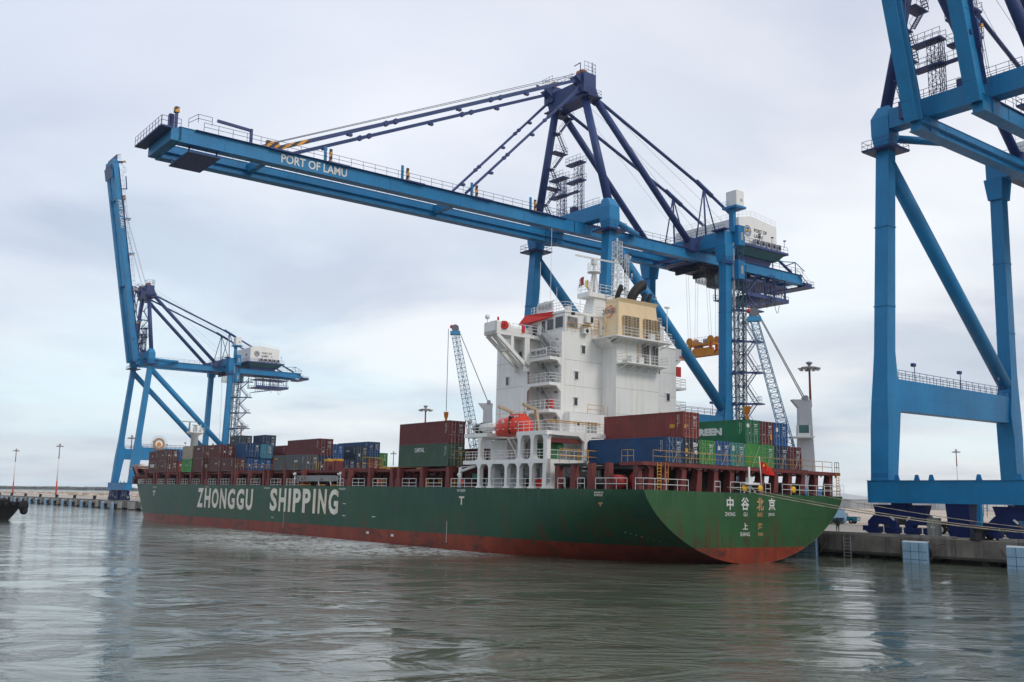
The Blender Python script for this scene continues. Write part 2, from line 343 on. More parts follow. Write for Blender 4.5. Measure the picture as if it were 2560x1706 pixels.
# ------------------------------------------------------------------ water
def water_mat():
    m = bpy.data.materials.new('harbour water'); nt, n, l, b = nodes(m)
    tc = n.new('ShaderNodeTexCoord')
    def noise(scale, det, sc=(1, 1, 1), rot=0.0, dist=0.0, rg=0.5, loc=(0, 0, 0)):
        mp = n.new('ShaderNodeMapping'); mp.inputs['Scale'].default_value = sc; mp.inputs['Rotation'].default_value = (0, 0, rot); mp.inputs['Location'].default_value = loc
        l.new(tc.outputs['Object'], mp.inputs[0])
        t = n.new('ShaderNodeTexNoise'); t.inputs['Scale'].default_value = scale; t.inputs['Detail'].default_value = det
        t.inputs['Roughness'].default_value = rg; t.inputs['Distortion'].default_value = dist; l.new(mp.outputs[0], t.inputs[0]); return t.outputs['Fac']
    def math(op, a, c=None):
        x = n.new('ShaderNodeMath'); x.operation = op
        for i, v in enumerate((a, c)):
            if v is None: continue
            if isinstance(v, (int, float)): x.inputs[i].default_value = v
            else: l.new(v, x.inputs[i])
        return x.outputs[0]
    def mr(f, a, c, d=0.0, e=1.0):
        r = n.new('ShaderNodeMapRange'); l.new(f, r.inputs[0])
        for i, v in enumerate((a, c, d, e)): r.inputs[i+1].default_value = v
        return r.outputs[0]
    # patches: slick calm areas and ruffled areas
    patch = mr(noise(0.026, 6, (1, 1.8, 1), 0.1, 3.5, 0.6), 0.46, 0.54)
    patch2 = mr(noise(0.10, 6, (1, 2.0, 1), -0.2, 3.0, 0.6), 0.44, 0.58)
    ruff = math('MULTIPLY', math('ADD', math('MULTIPLY', patch, 0.88), 0.12), math('ADD', math('MULTIPLY', patch2, 0.75), 0.25))
    swell = noise(0.12, 3, (1, 1.3, 1), 0.5, 1.2)
    mid = noise(0.55, 4, (1, 1.2, 1), 0.9, 1.0)
    fine = noise(6.5, 5, (1, 1.2, 1), 0.2, 0.4)
    wavelet = noise(1.9, 5, (1, 1.3, 1), -0.4, 0.8)
    h = math('ADD', math('MULTIPLY', swell, 0.20), math('ADD', math('MULTIPLY', mid, math('ADD', math('MULTIPLY', ruff, 0.060), 0.006)), math('MULTIPLY', fine, math('ADD', math('MULTIPLY', ruff, 0.020), 0.0010))))
    h = math('ADD', h, math('MULTIPLY', wavelet, math('ADD', math('MULTIPLY', ruff, 0.042), 0.003)))
    bp = n.new('ShaderNodeBump'); bp.inputs['Strength'].default_value = 1.0; bp.inputs['Distance'].default_value = 1.0
    l.new(h, bp.inputs['Height']); l.new(bp.outputs[0], b.inputs['Normal'])
    # murky colour, foam threads near the hull where thrusters churn
    mx = n.new('ShaderNodeMix'); mx.data_type = 'RGBA'; l.new(noise(0.05, 3, (1, 1, 1), 0, 1.0), mx.inputs[0])
    mx.inputs[6].default_value = (0.058, 0.075, 0.050, 1); mx.inputs[7].default_value = (0.110, 0.120, 0.090, 1)
    sx = n.new('ShaderNodeSeparateXYZ'); l.new(tc.outputs['Object'], sx.inputs[0])
    # band along the port side of the hull: line through (X0,Y0) with direction PSI, distance t
    tt = math('SUBTRACT', math('MULTIPLY', math('SUBTRACT', sx.outputs[0], X0), sin(PSI)), math('MULTIPLY', math('SUBTRACT', sx.outputs[1], Y0), cos(PSI)))
    ss = math('ADD', math('MULTIPLY', math('SUBTRACT', sx.outputs[0], X0), cos(PSI)), math('MULTIPLY', math('SUBTRACT', sx.outputs[1], Y0), sin(PSI)))
    band = math('MULTIPLY', mr(tt, -44, -20), math('MULTIPLY', mr(ss, 18, 32), mr(ss, 130, 60)))
    foam = mr(math('MULTIPLY', math('ADD', noise(0.5, 8, (1, 1, 1), 0.3, 2.0, 0.72), math('MULTIPLY', noise(0.09, 3, loc=(5, 2, 0)), 0.35)), 1.0), 0.58, 0.72)
    foam2 = mr(noise(0.8, 9, (1, 1, 1), 0.3, 2.5, 0.75, (9, 4, 0)), 0.56, 0.68)
    band2 = math('MULTIPLY', mr(tt, -75, -40), math('MULTIPLY', mr(ss, -30, 10), mr(ss, 150, 80)))
    ff = math('ADD', math('MULTIPLY', foam, band), math('MULTIPLY', math('MULTIPLY', foam2, band2), 0.5))
    m2 = n.new('ShaderNodeMix'); m2.data_type = 'RGBA'; l.new(ff, m2.inputs[0]); l.new(mx.outputs[2], m2.inputs[6]); m2.inputs[7].default_value = (0.55, 0.57, 0.55, 1)
    l.new(m2.outputs[2], b.inputs['Base Color'])
    rr = mr(ff, 0, 1, 0.045, 0.6); l.new(rr, b.inputs['Roughness'])
    b.inputs['IOR'].default_value = 1.333; b.inputs['Specular IOR Level'].default_value = 0.5
    return m
W = 9000
wb = MB(); wb.add([(-W*3, -400, 0), (W*3, -400, 0), (W*3, W*3, 0), (-W*3, W*3, 0)], [(0, 1, 2, 3)])
water = wb.build('water', water_mat()); tag(water, kind='structure')
# ------------------------------------------------------------------ yard and quay
def ground_mat():
    m = bpy.data.materials.new('pale sandy yard'); nt, n, l, b = nodes(m)
    tc = n.new('ShaderNodeTexCoord')
    t = n.new('ShaderNodeTexNoise'); t.inputs['Scale'].default_value = 0.03; t.inputs['Detail'].default_value = 8; l.new(tc.outputs['Object'], t.inputs[0])
    t2 = n.new('ShaderNodeTexNoise'); t2.inputs['Scale'].default_value = 1.2; t2.inputs['Detail'].default_value = 8; l.new(tc.outputs['Object'], t2.inputs[0])
    r = n.new('ShaderNodeValToRGB'); l.new(t.outputs[0], r.inputs[0]); r.color_ramp.elements[0].position = 0.35; r.color_ramp.elements[1].position = 0.65
    r.color_ramp.elements[0].color = (0.46, 0.37, 0.29, 1); r.color_ramp.elements[1].color = (0.60, 0.51, 0.43, 1)
    x = n.new('ShaderNodeMix'); x.data_type = 'RGBA'; x.blend_type = 'MULTIPLY'; x.inputs[0].default_value = 0.35
    l.new(r.outputs[0], x.inputs[6]); l.new(t2.outputs['Color'], x.inputs[7]); l.new(x.outputs[2], b.inputs['Base Color']); b.inputs['Roughness'].default_value = 0.9
    return m
A0, A1 = -420, 1150
g = MB(); c = [Qp(A0, WALL+8, QZ), Qp(A1, WALL+8, QZ), Qp(A1, 900, QZ), Qp(A0, 900, QZ)]
lo = [Vector((p.x, p.y, -1.5)) for p in c]
g.hexa(lo, c)
tag(g.build('quay_ground', ground_mat()), kind='structure')
# concrete apron strip with crane rails
ap = MB(); ap.hexa([Qp(A0, 18.04, QZ-0.25), Qp(A1, 18.04, QZ-0.25), Qp(A1, 56, QZ-0.25), Qp(A0, 56, QZ-0.25)], [Qp(A0, 18.04, QZ+0.006), Qp(A1, 18.04, QZ+0.006), Qp(A1, 56, QZ+0.006), Qp(A0, 56, QZ+0.006)])
tag(ap.build('apron', paint('apron concrete', (0.40, 0.36, 0.31), 0.85, 0.12, ns=0.15)), kind='structure')
for i, u in enumerate((20.0, 52.3)):
    rr = MB()
    for a in range(int(A0), int(A1), 200):
        p, q = Qp(a, u, QZ+0.03), Qp(a+200, u, QZ+0.03); rr.beam(p, q, 0.5 if 0 else 0.16, 0.06)
    o = tag(rr.build('crane_rail', paint('rail steel', (0.10, 0.09, 0.085), 0.5, 0.2)), ['steel crane rail along the quay edge under the waterside crane legs', 'steel crane rail inland under the landside crane legs'][i], 'rail')
qr = empty('quay_wall'); tag(qr, 'grey concrete quay wall with stepped kerb blocks along the water', 'quay wall')
qw = MB()
qw.hexa([Qp(A0, WALL, 0.55), Qp(A1, WALL, 0.55), Qp(A1, WALL+1.6, 0.55), Qp(A0, WALL+1.6, 0.55)], [Qp(A0, WALL, QZ-0.02), Qp(A1, WALL, QZ-0.02), Qp(A1, WALL+1.6, QZ-0.02), Qp(A0, WALL+1.6, QZ-0.02)])
qw.build('wall_face', CONC, qr)
pl = MB()
a = A0
while a < 560:
    for u in (20.5, 24.5): pl.tube(Qp(a, u, -3), Qp(a, u, 0.6), 0.45, 10)
    a += 7
pl.build('pile', CONC, qr)
kb = MB()
FEND = [-30.6, -19.4, -8.2, 5.6, 17, 30, 42, 57, 70, 85, 98, 112, 125, 140, 153, 168, 181, 196, 208, 224, 236, 252, 264, 282.8, 294, 309.4, 320.9, 336.5, 348.1, 364.2, 375.8, 392, 404, 420.6, 433.4, 450.3, 462, 478, 490, 506]
BOL = [-14.2-27.7*k for k in (2, 1)]+[-14.2]+[312-27.7*k for k in range(11, 0, -1)]+[312, 339, 366.3, 394, 421.8, 450.4, 478, 506]
k0 = A0
for bb in BOL+[A1]:
    if bb-2.4 > k0: kb.hexa([Qp(k0, WALL+0.004, QZ-0.03), Qp(bb-2.4, WALL+0.004, QZ-0.03), Qp(bb-2.4, WALL+0.7, QZ-0.03), Qp(k0, WALL+0.7, QZ-0.03)], [Qp(k0, WALL+0.02, QZ+0.3), Qp(bb-2.4, WALL+0.02, QZ+0.3), Qp(bb-2.4, WALL+0.68, QZ+0.3), Qp(k0, WALL+0.68, QZ+0.3)])
    k0 = bb+2.4
jn = MB()
for a_ in range(-60, 120, 8):
    jn.hexa([Qp(a_, WALL-0.012, 0.56), Qp(a_+0.09, WALL-0.012, 0.56), Qp(a_+0.09, WALL+0.2, 0.56), Qp(a_, WALL+0.2, 0.56)], [Qp(a_, WALL-0.012, QZ-0.03), Qp(a_+0.09, WALL-0.012, QZ-0.03), Qp(a_+0.09, WALL+0.2, QZ-0.03), Qp(a_, WALL+0.2, QZ-0.03)])
jn.hexa([Qp(-60, WALL-0.015, 0.54), Qp(150, WALL-0.015, 0.54), Qp(150, WALL+0.2, 0.54), Qp(-60, WALL+0.2, 0.54)], [Qp(-60, WALL-0.015, 0.80), Qp(150, WALL-0.015, 0.80), Qp(150, WALL+0.2, 0.86), Qp(-60, WALL+0.2, 0.86)])
jn.build('wall_joint', paint('wet joint', (0.05, 0.045, 0.038), 0.7, 0.3), qr)
kb.build('kerb', paint('kerb concrete', (0.25, 0.235, 0.215), 0.85, 0.25, 0.5, (0.09, 0.08, 0.07)), qr)
pier = MB()
for a in range(150, 520, 14): pier.hexa([Qp(a, WALL-0.05, 0.2), Qp(a+8.2, WALL-0.05, 0.2), Qp(a+8.2, WALL+0.1, 0.2), Qp(a, WALL+0.1, 0.2)], [Qp(a, WALL-0.05, QZ-0.05), Qp(a+8.2, WALL-0.05, QZ-0.05), Qp(a+8.2, WALL+0.1, QZ-0.05), Qp(a, WALL+0.1, QZ-0.05)])
pier.build('pier_block', paint('pier block concrete', (0.42, 0.38, 0.34), 0.85, 0.15, 0.5, (0.12, 0.1, 0.09)), qr)
ld = MB(); ld.ladder((0, 0, -0.2), (0, 0, 2.5), 0.9, (1, 0, 0), 0.05)
# fenders
def make_fender():
    e = qempty('dock_fender', FEND[0], WALL, 0.0)
    f = MB(); f.box(-1.4, 1.4, 1.2, 1.5, -0.3, 2.15)
    for i in (-0.47, 0.47): f.box(i-0.02, i+0.02, 1.49, 1.515, -0.3, 2.1)
    f.build('face_panel', FEN, e)
    gm = MB()
    for i in (-0.47, 0.47): gm.box(i-0.035, i+0.035, 1.505, 1.52, -0.3, 2.12)
    for z in (0.35, 1.2): gm.box(-1.4, 1.4, 1.507, 1.522, z-0.03, z+0.03)
    gm.build('panel_joint', paint('fender joint', (0.05, 0.16, 0.26), 0.6), e)
    t = MB(); t.hexa([(-1.43, 1.15, 2.15), (1.43, 1.15, 2.15), (1.43, 1.5, 2.15), (-1.43, 1.5, 2.15)], [(-1.43, 1.0, 2.3), (1.43, 1.0, 2.3), (1.43, 1.25, 2.3), (-1.43, 1.25, 2.3)]); t.build('top_bevel', paint('fender top white', (0.5, 0.58, 0.62), 0.5, 0.1), e)
    r = MB(); r.box(-1.41, 1.41, 1.05, 1.2, -0.3, 2.1); r.build('back_frame', FLD, e)
    r = MB(); r.tube((-0.5, 0.05, 1.1), (-0.5, 1.1, 1.1), 0.6, 14); r.cut(); r.tube((0.5, 0.05, 1.1), (0.5, 1.1, 1.1), 0.6, 14); r.build('rubber_cone', RB, e)
    ch = MB(); ch.path([(-1.3, 0.1, 2.2), (-1.9, 0.7, 1.9), (-2.6, 0.15, 2.1)], 0.05); ch.cut(); ch.path([(1.5, 0.9, 0.3), (2.2, 0.3, 1.2), (2.7, 0.1, 1.9)], 0.05); ch.cut(); ch.path([(-1.4, 0.9, 0.3), (-2.0, 0.2, 1.6)], 0.06)
    ch.build('chain', paint('rusty chain', (0.16, 0.09, 0.06), 0.8, 0.4), e)
    return e
proto = make_fender()
vis = [a for a in FEND if a < 6 or a > 280]
rank = sorted(a for a in vis if a > 280)
for i, a in enumerate(vis):
    o = proto if i == 0 else copy_tree(proto)
    o.location = Qp(a, WALL, 0.0)
    if a < 280:
        tag(o, {-30.6: 'pale blue panelled dock fender beyond the right crane', -19.4: 'pale blue panelled dock fender cut by the right edge of the picture', -8.2: 'pale blue panelled dock fender below the crane bogies, whole in view', 5.6: 'shadowed dock fender half hidden behind the ship stern'}[a], 'dock fender', 'dock fenders on the quay wall')
    else: tag(o, 'narrow blue dock fender on the far quay wall left of the ship bow', 'dock fender', 'dock fenders on the far quay left of the bow')
def make_bollard():
    e = qempty('bollard', 0, WALL+0.6, QZ+0.01)
    b = MB(); b.lathe((0, 0, 0), [(0.75, 0), (0.72, 0.12), (0.45, 0.2), (0.40, 0.9), (0.48, 1.15), (0.30, 1.32)], 18)
    b.beam((0, -0.1, 1.02), (-0.85, -0.1, 1.12), 0.62, 0.42, (0, 0, 1), 0.42, 0.3)
    for i in range(8): b.tube((0.62*cos(i*pi/4), 0.62*sin(i*pi/4), 0.1), (0.62*cos(i*pi/4), 0.62*sin(i*pi/4), 0.2), 0.07, 6)
    o = b.build('bollard', BK); bpy.data.objects.remove(e); return o
bproto = make_bollard()
for i, a in enumerate([a for a in BOL if a < -10 or a > 300]):
    o = bproto if i == 0 else bproto.copy()
    if i: C.objects.link(o)
    o.location = Qp(a, WALL+0.75, QZ+0.01); o.rotation_euler = (0, 0, PQ); o.scale = (1.3, 1.3, 1.15)
    if a < 0: tag(o, 'large black mooring bollard on the quay edge by the right crane' if a > -20 else 'black mooring bollard on the quay edge beyond the picture edge', 'bollard', 'bollards on the quay edge')
    else: tag(o, 'small black hooked bollard on the far quay edge left of the bow', 'bollard', 'bollards on the far quay left of the bow')
lo_ = ld.build('quay_ladder', GY); lo_.location = Qp(0.9, WALL-0.12, 0); lo_.rotation_euler = (0, 0, PQ); tag(lo_, 'grey steel ladder down the quay wall beside the ship stern', 'ladder')
# far shore with mangrove belt
sh = MB(); n = 240; rows = []
for i in range(n+1):
    x = -4200+i*(9800/n); yb = 3050+120*sin(i*0.13)
    hh = 8.5+2.2*random.random()+2*sin(i*0.31)*sin(i*0.11)
    rows.append([(x, yb, -0.5), (x, yb+4, hh*0.75), (x, yb+30, hh), (x, yb+60, hh*0.9+2*random.random()), (x, yb+140, -0.5)])
vs = [p for r in rows for p in r]; fs = [(i*5+k, (i+1)*5+k, (i+1)*5+k+1, i*5+k+1) for i in range(n) for k in range(4)]
sh.add(vs, fs)
for i in range(2600):
    x = -4200+9800*random.random(); yb = 3050+120*sin((x+4200)/9800*n*0.13); r = 5+6*random.random()
    sh.sphere((x, yb+20*random.random(), 3+5*random.random()), 1.0, 6, (r, r, 2.5+1.5*random.random()))
tag(sh.build('far_woodland', paint('mangrove foliage', (0.065, 0.085, 0.065), 0.9, 0.4, ns=0.02)), 'low dark green belt of trees on the far shore', 'woodland', kind='stuff')
bank = MB(); bank.hexa([(-4500, 3090, -1), (5800, 3090, -1), (5800, 6000, -1), (-4500, 6000, -1)], [(-4500, 3100, 1.2), (5800, 3100, 1.2), (5800, 6000, 1.2), (-4500, 6000, 1.2)])
tag(bank.build('far_shore', paint('far shore ground', (0.12, 0.12, 0.08), 0.9)), kind='structure')
# ================================================================== SHIP (local x = s towards the bow, y = port, z up)
ship = empty('container_ship', (X0, Y0, 0), SHIP_ROT)
tag(ship, 'green hulled container ship with white superstructure lying along the quay under the cranes', 'container ship')
B0, ZD = 15.78, 7.15
def smooth(x): x = min(1, max(0, x)); return x*x*(3-2*x)
def bow_end(z): zz = z/ZD; return 199+7*min(zz, 1)+8.2*max(0, zz-1)
def half(s, z):
    """half breadth of the hull at station s and height z"""
    k = min(1.0, s/30.0)
    zk = -0.12-8.0*k**1.2; p = 1.42+3.8*k**1.3
    if z <= zk: return 0.0
    b = B0*sqrt(max(0.0, 1-min(1, (ZD+0.05-z)/(ZD+0.05-zk))**p)) if s < 60 else B0
    if s >= 60: b = B0*(1 if z > -3 else 0.9)
    zz = (z-0)/ZD
    st = 146+7*min(1, max(0, zz))+9.5*max(0, zz-1); en = bow_end(z)
    if s > st:
        x = min(1, (s-st)/(en-st)); n = 1.72; b *= max(0.0, 1-x**n)
    return b
SS = [0, 1, 2.5, 4, 6, 8, 10, 12.5, 15, 18, 21, 24, 27, 30, 36, 45, 60, 80, 100, 120, 132]+[138+i*2 for i in range(41)]
ZS = [-2, -1, -0.5, -0.12, 0.2, 0.6, 1.1, 1.6, 2.2, 3, 3.8, 4.6, 5.4, 6.2, 6.8, 7.15]
def hull_mat():
    m = bpy.data.materials.new('hull paint'); nt, n, l, b = nodes(m)
    tc = n.new('ShaderNodeTexCoord'); sx = n.new('ShaderNodeSeparateXYZ'); l.new(tc.outputs['Object'], sx.inputs[0])
    def noise(scale, det, sc=(1, 1, 1), rg=0.6, dist=0.0):
        mp = n.new('ShaderNodeMapping'); mp.inputs['Scale'].default_value = sc; l.new(tc.outputs['Object'], mp.inputs[0])
        t = n.new('ShaderNodeTexNoise'); t.inputs['Scale'].default_value = scale; t.inputs['Detail'].default_value = det; t.inputs['Roughness'].default_value = rg; t.inputs['Distortion'].default_value = dist
        l.new(mp.outputs[0], t.inputs[0]); return t.outputs['Fac']
    def mr(f, a, c, d=0.0, e=1.0):
        r = n.new('ShaderNodeMapRange'); l.new(f, r.inputs[0])
        for i, v in enumerate((a, c, d, e)): r.inputs[i+1].default_value = v
        return r.outputs[0]
    def mth(op, a, c=0.0):
        x = n.new('ShaderNodeMath'); x.operation = op
        for i, v in enumerate((a, c)):
            if isinstance(v, (int, float)): x.inputs[i].default_value = v
            else: l.new(v, x.inputs[i])
        return x.outputs[0]
    def mix(f, a, c, mode='MIX'):
        x = n.new('ShaderNodeMix'); x.data_type = 'RGBA'; x.blend_type = mode
        for k, v in ((0, f), (6, a), (7, c)):
            if isinstance(v, (int, float)): x.inputs[k].default_value = v
            elif isinstance(v, tuple): x.inputs[k].default_value = (*v, 1)
            else: l.new(v, x.inputs[k])
        return x.outputs[2]
    Z = sx.outputs[2]; X = sx.outputs[0]
    g1 = mix(mr(noise(0.10, 5), 0.35, 0.65), (0.012, 0.060, 0.030), (0.020, 0.080, 0.040))
    g1 = mix(mth('MULTIPLY', mr(noise(0.22, 6, (1, 1, 1.3), 0.6, 0.6), 0.54, 0.66), 0.40), g1, (0.008, 0.050, 0.052))
    g1 = mix(mth('LESS_THAN', X, 0.02), g1, mix(mr(noise(0.3, 5), 0.35, 0.65), (0.020, 0.080, 0.027), (0.029, 0.098, 0.034)))  # stronger light on the transom painted in as a lighter, yellower green
    # plate seams
    seam = mth('MAXIMUM', mth('LESS_THAN', mth('ABSOLUTE', mth('SUBTRACT', Z, 4.55)), 0.02), mth('LESS_THAN', mth('PINGPONG', mth('ADD', X, 3.0), 6.0), 0.02))
    g1 = mix(mth('MULTIPLY', seam, 0.45), g1, (0.006, 0.025, 0.015))
    red = mix(mr(noise(0.4, 6), 0.35, 0.65), (0.175, 0.024, 0.012), (0.25, 0.040, 0.018))
    blot = mth('MULTIPLY', mr(noise(0.5, 7, (0.35, 0.35, 1.4), 0.7, 0.6), 0.54, 0.60), 0.7)
    red = mix(blot, red, (0.035, 0.022, 0.018))
    edge = mth('GREATER_THAN', mth('ADD', Z, mth('MULTIPLY', mth('MAXIMUM', mth('SUBTRACT', X, 28.0), 0.0), 0.0058)), 1.58)
    c = mix(edge, red, g1)
    # rust runs, strongest low on the sides and above the boot line on the transom
    st = noise(1.0, 6, (0.9, 0.9, 0.10), 0.75)
    run = mth('MULTIPLY', mr(st, 0.50, 0.60), mr(noise(0.11, 3), 0.40, 0.52))
    run = mth('MULTIPLY', run, mr(Z, 6.0, 2.4))
    c = mix(mth('MULTIPLY', run, 0.8), c, (0.085, 0.035, 0.018))
    st2 = noise(1.7, 5, (0.8, 0.8, 0.16), 0.8)
    tr = mth('MULTIPLY', mth('MULTIPLY', mr(st2, 0.50, 0.60), mth('LESS_THAN', X, 0.02)), mth('MULTIPLY', mr(Z, 3.1, 2.3), mth('GREATER_THAN', Z, 1.6)))
    c = mix(mth('MULTIPLY', tr, 0.75), c, (0.055, 0.030, 0.014))
    fade = mth('MULTIPLY', mr(noise(1.4, 5, (1, 1, 0.12), 0.7), 0.46, 0.62), mr(Z, 4.2, 7.2))
    c = mix(mth('MULTIPLY', fade, 0.30), c, (0.09, 0.12, 0.10))
    l.new(c, b.inputs['Base Color']); b.inputs['Roughness'].default_value = 0.5; b.inputs['Specular IOR Level'].default_value = 0.25
    bm = n.new('ShaderNodeBump'); bm.inputs['Strength'].default_value = 0.25; bm.inputs['Distance'].default_value = 0.06
    l.new(noise(0.45, 3), bm.inputs['Height']); l.new(bm.outputs[0], b.inputs['Normal'])
    return m
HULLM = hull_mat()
h = MB(); nz_, ns_ = len(ZS), len(SS)
for sg in (-1, 1):
    vs = [(min(s, bow_end(z)), sg*half(s, z), z) for s in SS for z in ZS]
    fs = [(i*nz_+k, (i+1)*nz_+k, (i+1)*nz_+k+1, i*nz_+k+1) for i in range(ns_-1) for k in range(nz_-1)]
    if sg > 0: fs = [f[::-1] for f in fs]
    h.add(vs, fs, True)
hull = h.build('hull', HULLM, ship)
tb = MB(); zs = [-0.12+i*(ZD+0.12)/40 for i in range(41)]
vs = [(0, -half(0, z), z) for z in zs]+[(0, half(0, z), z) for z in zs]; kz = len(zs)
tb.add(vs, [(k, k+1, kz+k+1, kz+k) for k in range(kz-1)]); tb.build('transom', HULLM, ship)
d = MB(); vs = [(min(s, bow_end(ZD)), -half(s, ZD)+0.02, ZD-0.03) for s in SS]+[(min(s, bow_end(ZD)), half(s, ZD)-0.02, ZD-0.03) for s in SS]; k = len(SS)
d.add(vs, [(i, i+1, k+i+1, k+i) for i in range(k-1)]); d.build('main_deck', DK, ship)
# forecastle bulwark, oxide red outside
bw = MB(); st_ = [184.5+i*1.3 for i in range(21)]
def btop(s): return ZD+4.2+0.95*min(1, (s-184.5)/24)
for sg in (-1, 1):
    rows = []
    for s in st_+[214.5]:
        zt = btop(s); rows.append([(min(s, bow_end(ZD+(zt-ZD)*q)), sg*half(s, ZD+(zt-ZD)*q), ZD+(zt-ZD)*q) for q in (0, .33, .66, 1)]+[(min(s, bow_end(zt)-0.3), sg*max(0, half(s, zt)-0.25), zt), (min(s, bow_end(ZD)-0.3), sg*max(0, half(s, ZD)-0.5), ZD)])
    vs = [p for r in rows for p in r]; bw.add(vs, [(i*6+q, (i+1)*6+q, (i+1)*6+q+1, i*6+q+1) for i in range(len(rows)-1) for q in range(5)], False)
bw.build('bulwark', DBL, ship)
# ---- lettering on the port side and transom
PY = B0+0.015
def ptext(body, s_left, s_right, z0, z1, mat=LET, bold=0.0, name='lettering'):
    return text(body, (s_left, PY, z0), (-1, 0, 0), (0, 0, 1), s_left-s_right, z1-z0, mat, hull, name, bold)
def spaced(word, s_l, s_r, z0, z1, bold):
    # condensed heavy capitals, one box per letter
    adv = {'I': 0.42, 'G': 1.05, 'O': 1.05}; tot = sum(adv.get(c, 0.95) for c in word)+0.24*(len(word)-1); u = (s_l-s_r)/tot; x = s_l
    for c in word:
        w_ = adv.get(c, 0.95)*u; ww = 0.30*u if c == 'I' else w_
        ptext(c, x-(w_-ww)/2, x-(w_-ww)/2-ww, z0, z1, LET, bold); x -= w_+0.24*u
spaced('ZHONGGU', 122.6, 95.2, 2.85, 6.5, 0.034); spaced('SHIPPING', 87.8, 63.2, 3.0, 6.7, 0.034)
ptext('5CH|ER', 32.0, 30.2, 6.57, 6.95, LEW, 0.01); ptext('3CH|4CH', 90.7, 88.2, 6.5, 6.85, LET, 0.01); ptext('4CH|5CH', 63.2, 61.1, 6.55, 6.9, LEW, 0.01)
ptext('2CH|3CH', 119.0, 116.6, 6.55, 6.85, LEO, 0.01); ptext('1CH', 151.0, 148.8, 6.3, 6.65, LET, 0.01)
mk = MB(); y = PY
for sl, sr, z0, z1 in ((31.55, 30.45, 5.9, 6.1), (31.15, 30.9, 5.1, 5.9)): mk.box(sr, sl, y, y+0.02, z0, z1)
mk.build('tug_mark', LET, hull)
mk = MB(); tt = half(150, 5.2)
for sl, sr, z0, z1 in ((150.9, 149.2, 5.45, 5.75), (150.25, 149.85, 4.65, 5.45)): mk.box(sr, sl, tt-0.1, tt+0.06, z0, z1)
mk.build('tug_mark', LET, hull)
ptext('BEWARE OF\nPROPELLER', 7.07, 5.7, 6.45, 6.9, LET, 0.01)
mk = MB()
for i in range(4):
    a = i*pi/2; mk.add([(6.42+0.03*cos(a+pi/2), half(6.4, 5.75)+0.03, 5.75+0.03*sin(a+pi/2)), (6.42+0.3*cos(a-0.35), half(6.4, 5.75)+0.03, 5.75+0.3*sin(a-0.35)), (6.42+0.3*cos(a+0.35), half(6.4, 5.75)+0.03, 5.75+0.3*sin(a+0.35))], [(0, 1, 2)])
mk.build('propeller_mark', LEO, hull)
dm = MB()
for i in range(14):
    z = 5.6-i*0.35; s = 6+0.55*i if i > 7 else 50; 
for s0 in (82.0, 34.0):
    for i in range(12): z = 0.5+i*0.22; dm.box(s0, s0+0.14, y, y+0.012, z, z+0.1)
for i in range(8): s = 5.2-0.45*i; z = 2.9-0.13*i; dm.box(s, s+0.2, half(s, z)-0.02, half(s, z)+0.05, z, z+0.07)
for s, z in ((60.8, 4.6), (60.8, 2.9), (86, 1.9), (52, 3.0)): dm.box(s, s+0.9, y, y+0.012, z, z+0.1)
for s, z in ((53.6, 0.7), (46.8, 0.62)): dm.box(s, s+0.7, y, y+0.012, z, z+0.3)
dm.build('draft_mark', LEW, hull)
def ttext(body, t0, t1, z0, z1, mat=LEW, bold=0.0): return text(body, (0, -t0, z0), (0, -1, 0), (0, 0, 1), t1-t0, z1-z0, mat, hull, 'lettering', bold, 0.03)
for ch, t0, t1, m_ in (('中', -4.0, -2.95, LEW), ('谷', -1.75, -0.5, LEW), ('北', 0.75, 1.85, LEO), ('京', 2.65, 3.75, LEW)): ttext(ch, t0, t1, 5.4, 6.72, m_, 0.022)
for b_, t0, t1, m_ in (('ZHONG', -4.28, -2.72, LEW), ('GU', -1.4, -0.8, LEW), ('BEI', 0.85, 1.62, LEO), ('JING', 2.6, 3.6, LEW)): ttext(b_, t0, t1, 4.77, 5.17, m_, 0.005)
for ch, t0, t1, m_ in (('上', -1.55, -0.75, LEW), ('海', 0.85, 1.65, LEO)): ttext(ch, t0, t1, 3.42, 4.1, m_, 0.018)
for b_, t0, t1, m_ in (('SHANG', -1.95, -0.45, LEW), ('HAI', 0.9, 1.65, LEO)): ttext(b_, t0, t1, 2.74, 3.14, m_, 0.005)
tr = MB()
for sg in (-1, 1):
    pts = [(-0.02, sg*half(0, z), z) for z in zs]
    for a, b in zip(pts[:-1], pts[1:]): tr.tube(a, b, 0.045, 5, cap=False)
tr.build('transom_edge', HULLM, ship)
# ---- deck edge structure amidships
def Y(t): return -t
co = MB()
co.box(33.5, 178, Y(-12.6), Y(-12.2), ZD, 9.15); co.box(33.5, 178, Y(12.2), Y(12.6), ZD, 9.15)
for s in [33.5+i*2.05 for i in range(70)]: co.box(s, s+0.12, Y(-13.0), Y(-12.6), ZD, 9.0)
co.box(33.5, 178, Y(-13.1), Y(-12.5), 8.3, 8.42)
co.build('hatch_coaming', DB, ship)
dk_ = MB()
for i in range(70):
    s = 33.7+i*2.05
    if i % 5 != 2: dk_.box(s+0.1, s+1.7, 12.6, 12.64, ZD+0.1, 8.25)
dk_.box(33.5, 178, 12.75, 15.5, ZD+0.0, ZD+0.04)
dk_.build('coaming_painted_shade', BK, ship)  # black panels and walkway strip paint the shade behind the lashing posts
hc = MB(); hcs = [(33.9, 47.0), (48.9, 61.3), (63.3, 75.9), (77.6, 89.6), (92, 104.2), (106.5, 119), (121.8, 134.4), (136.4, 149.4), (151.5, 164), (166, 178)]
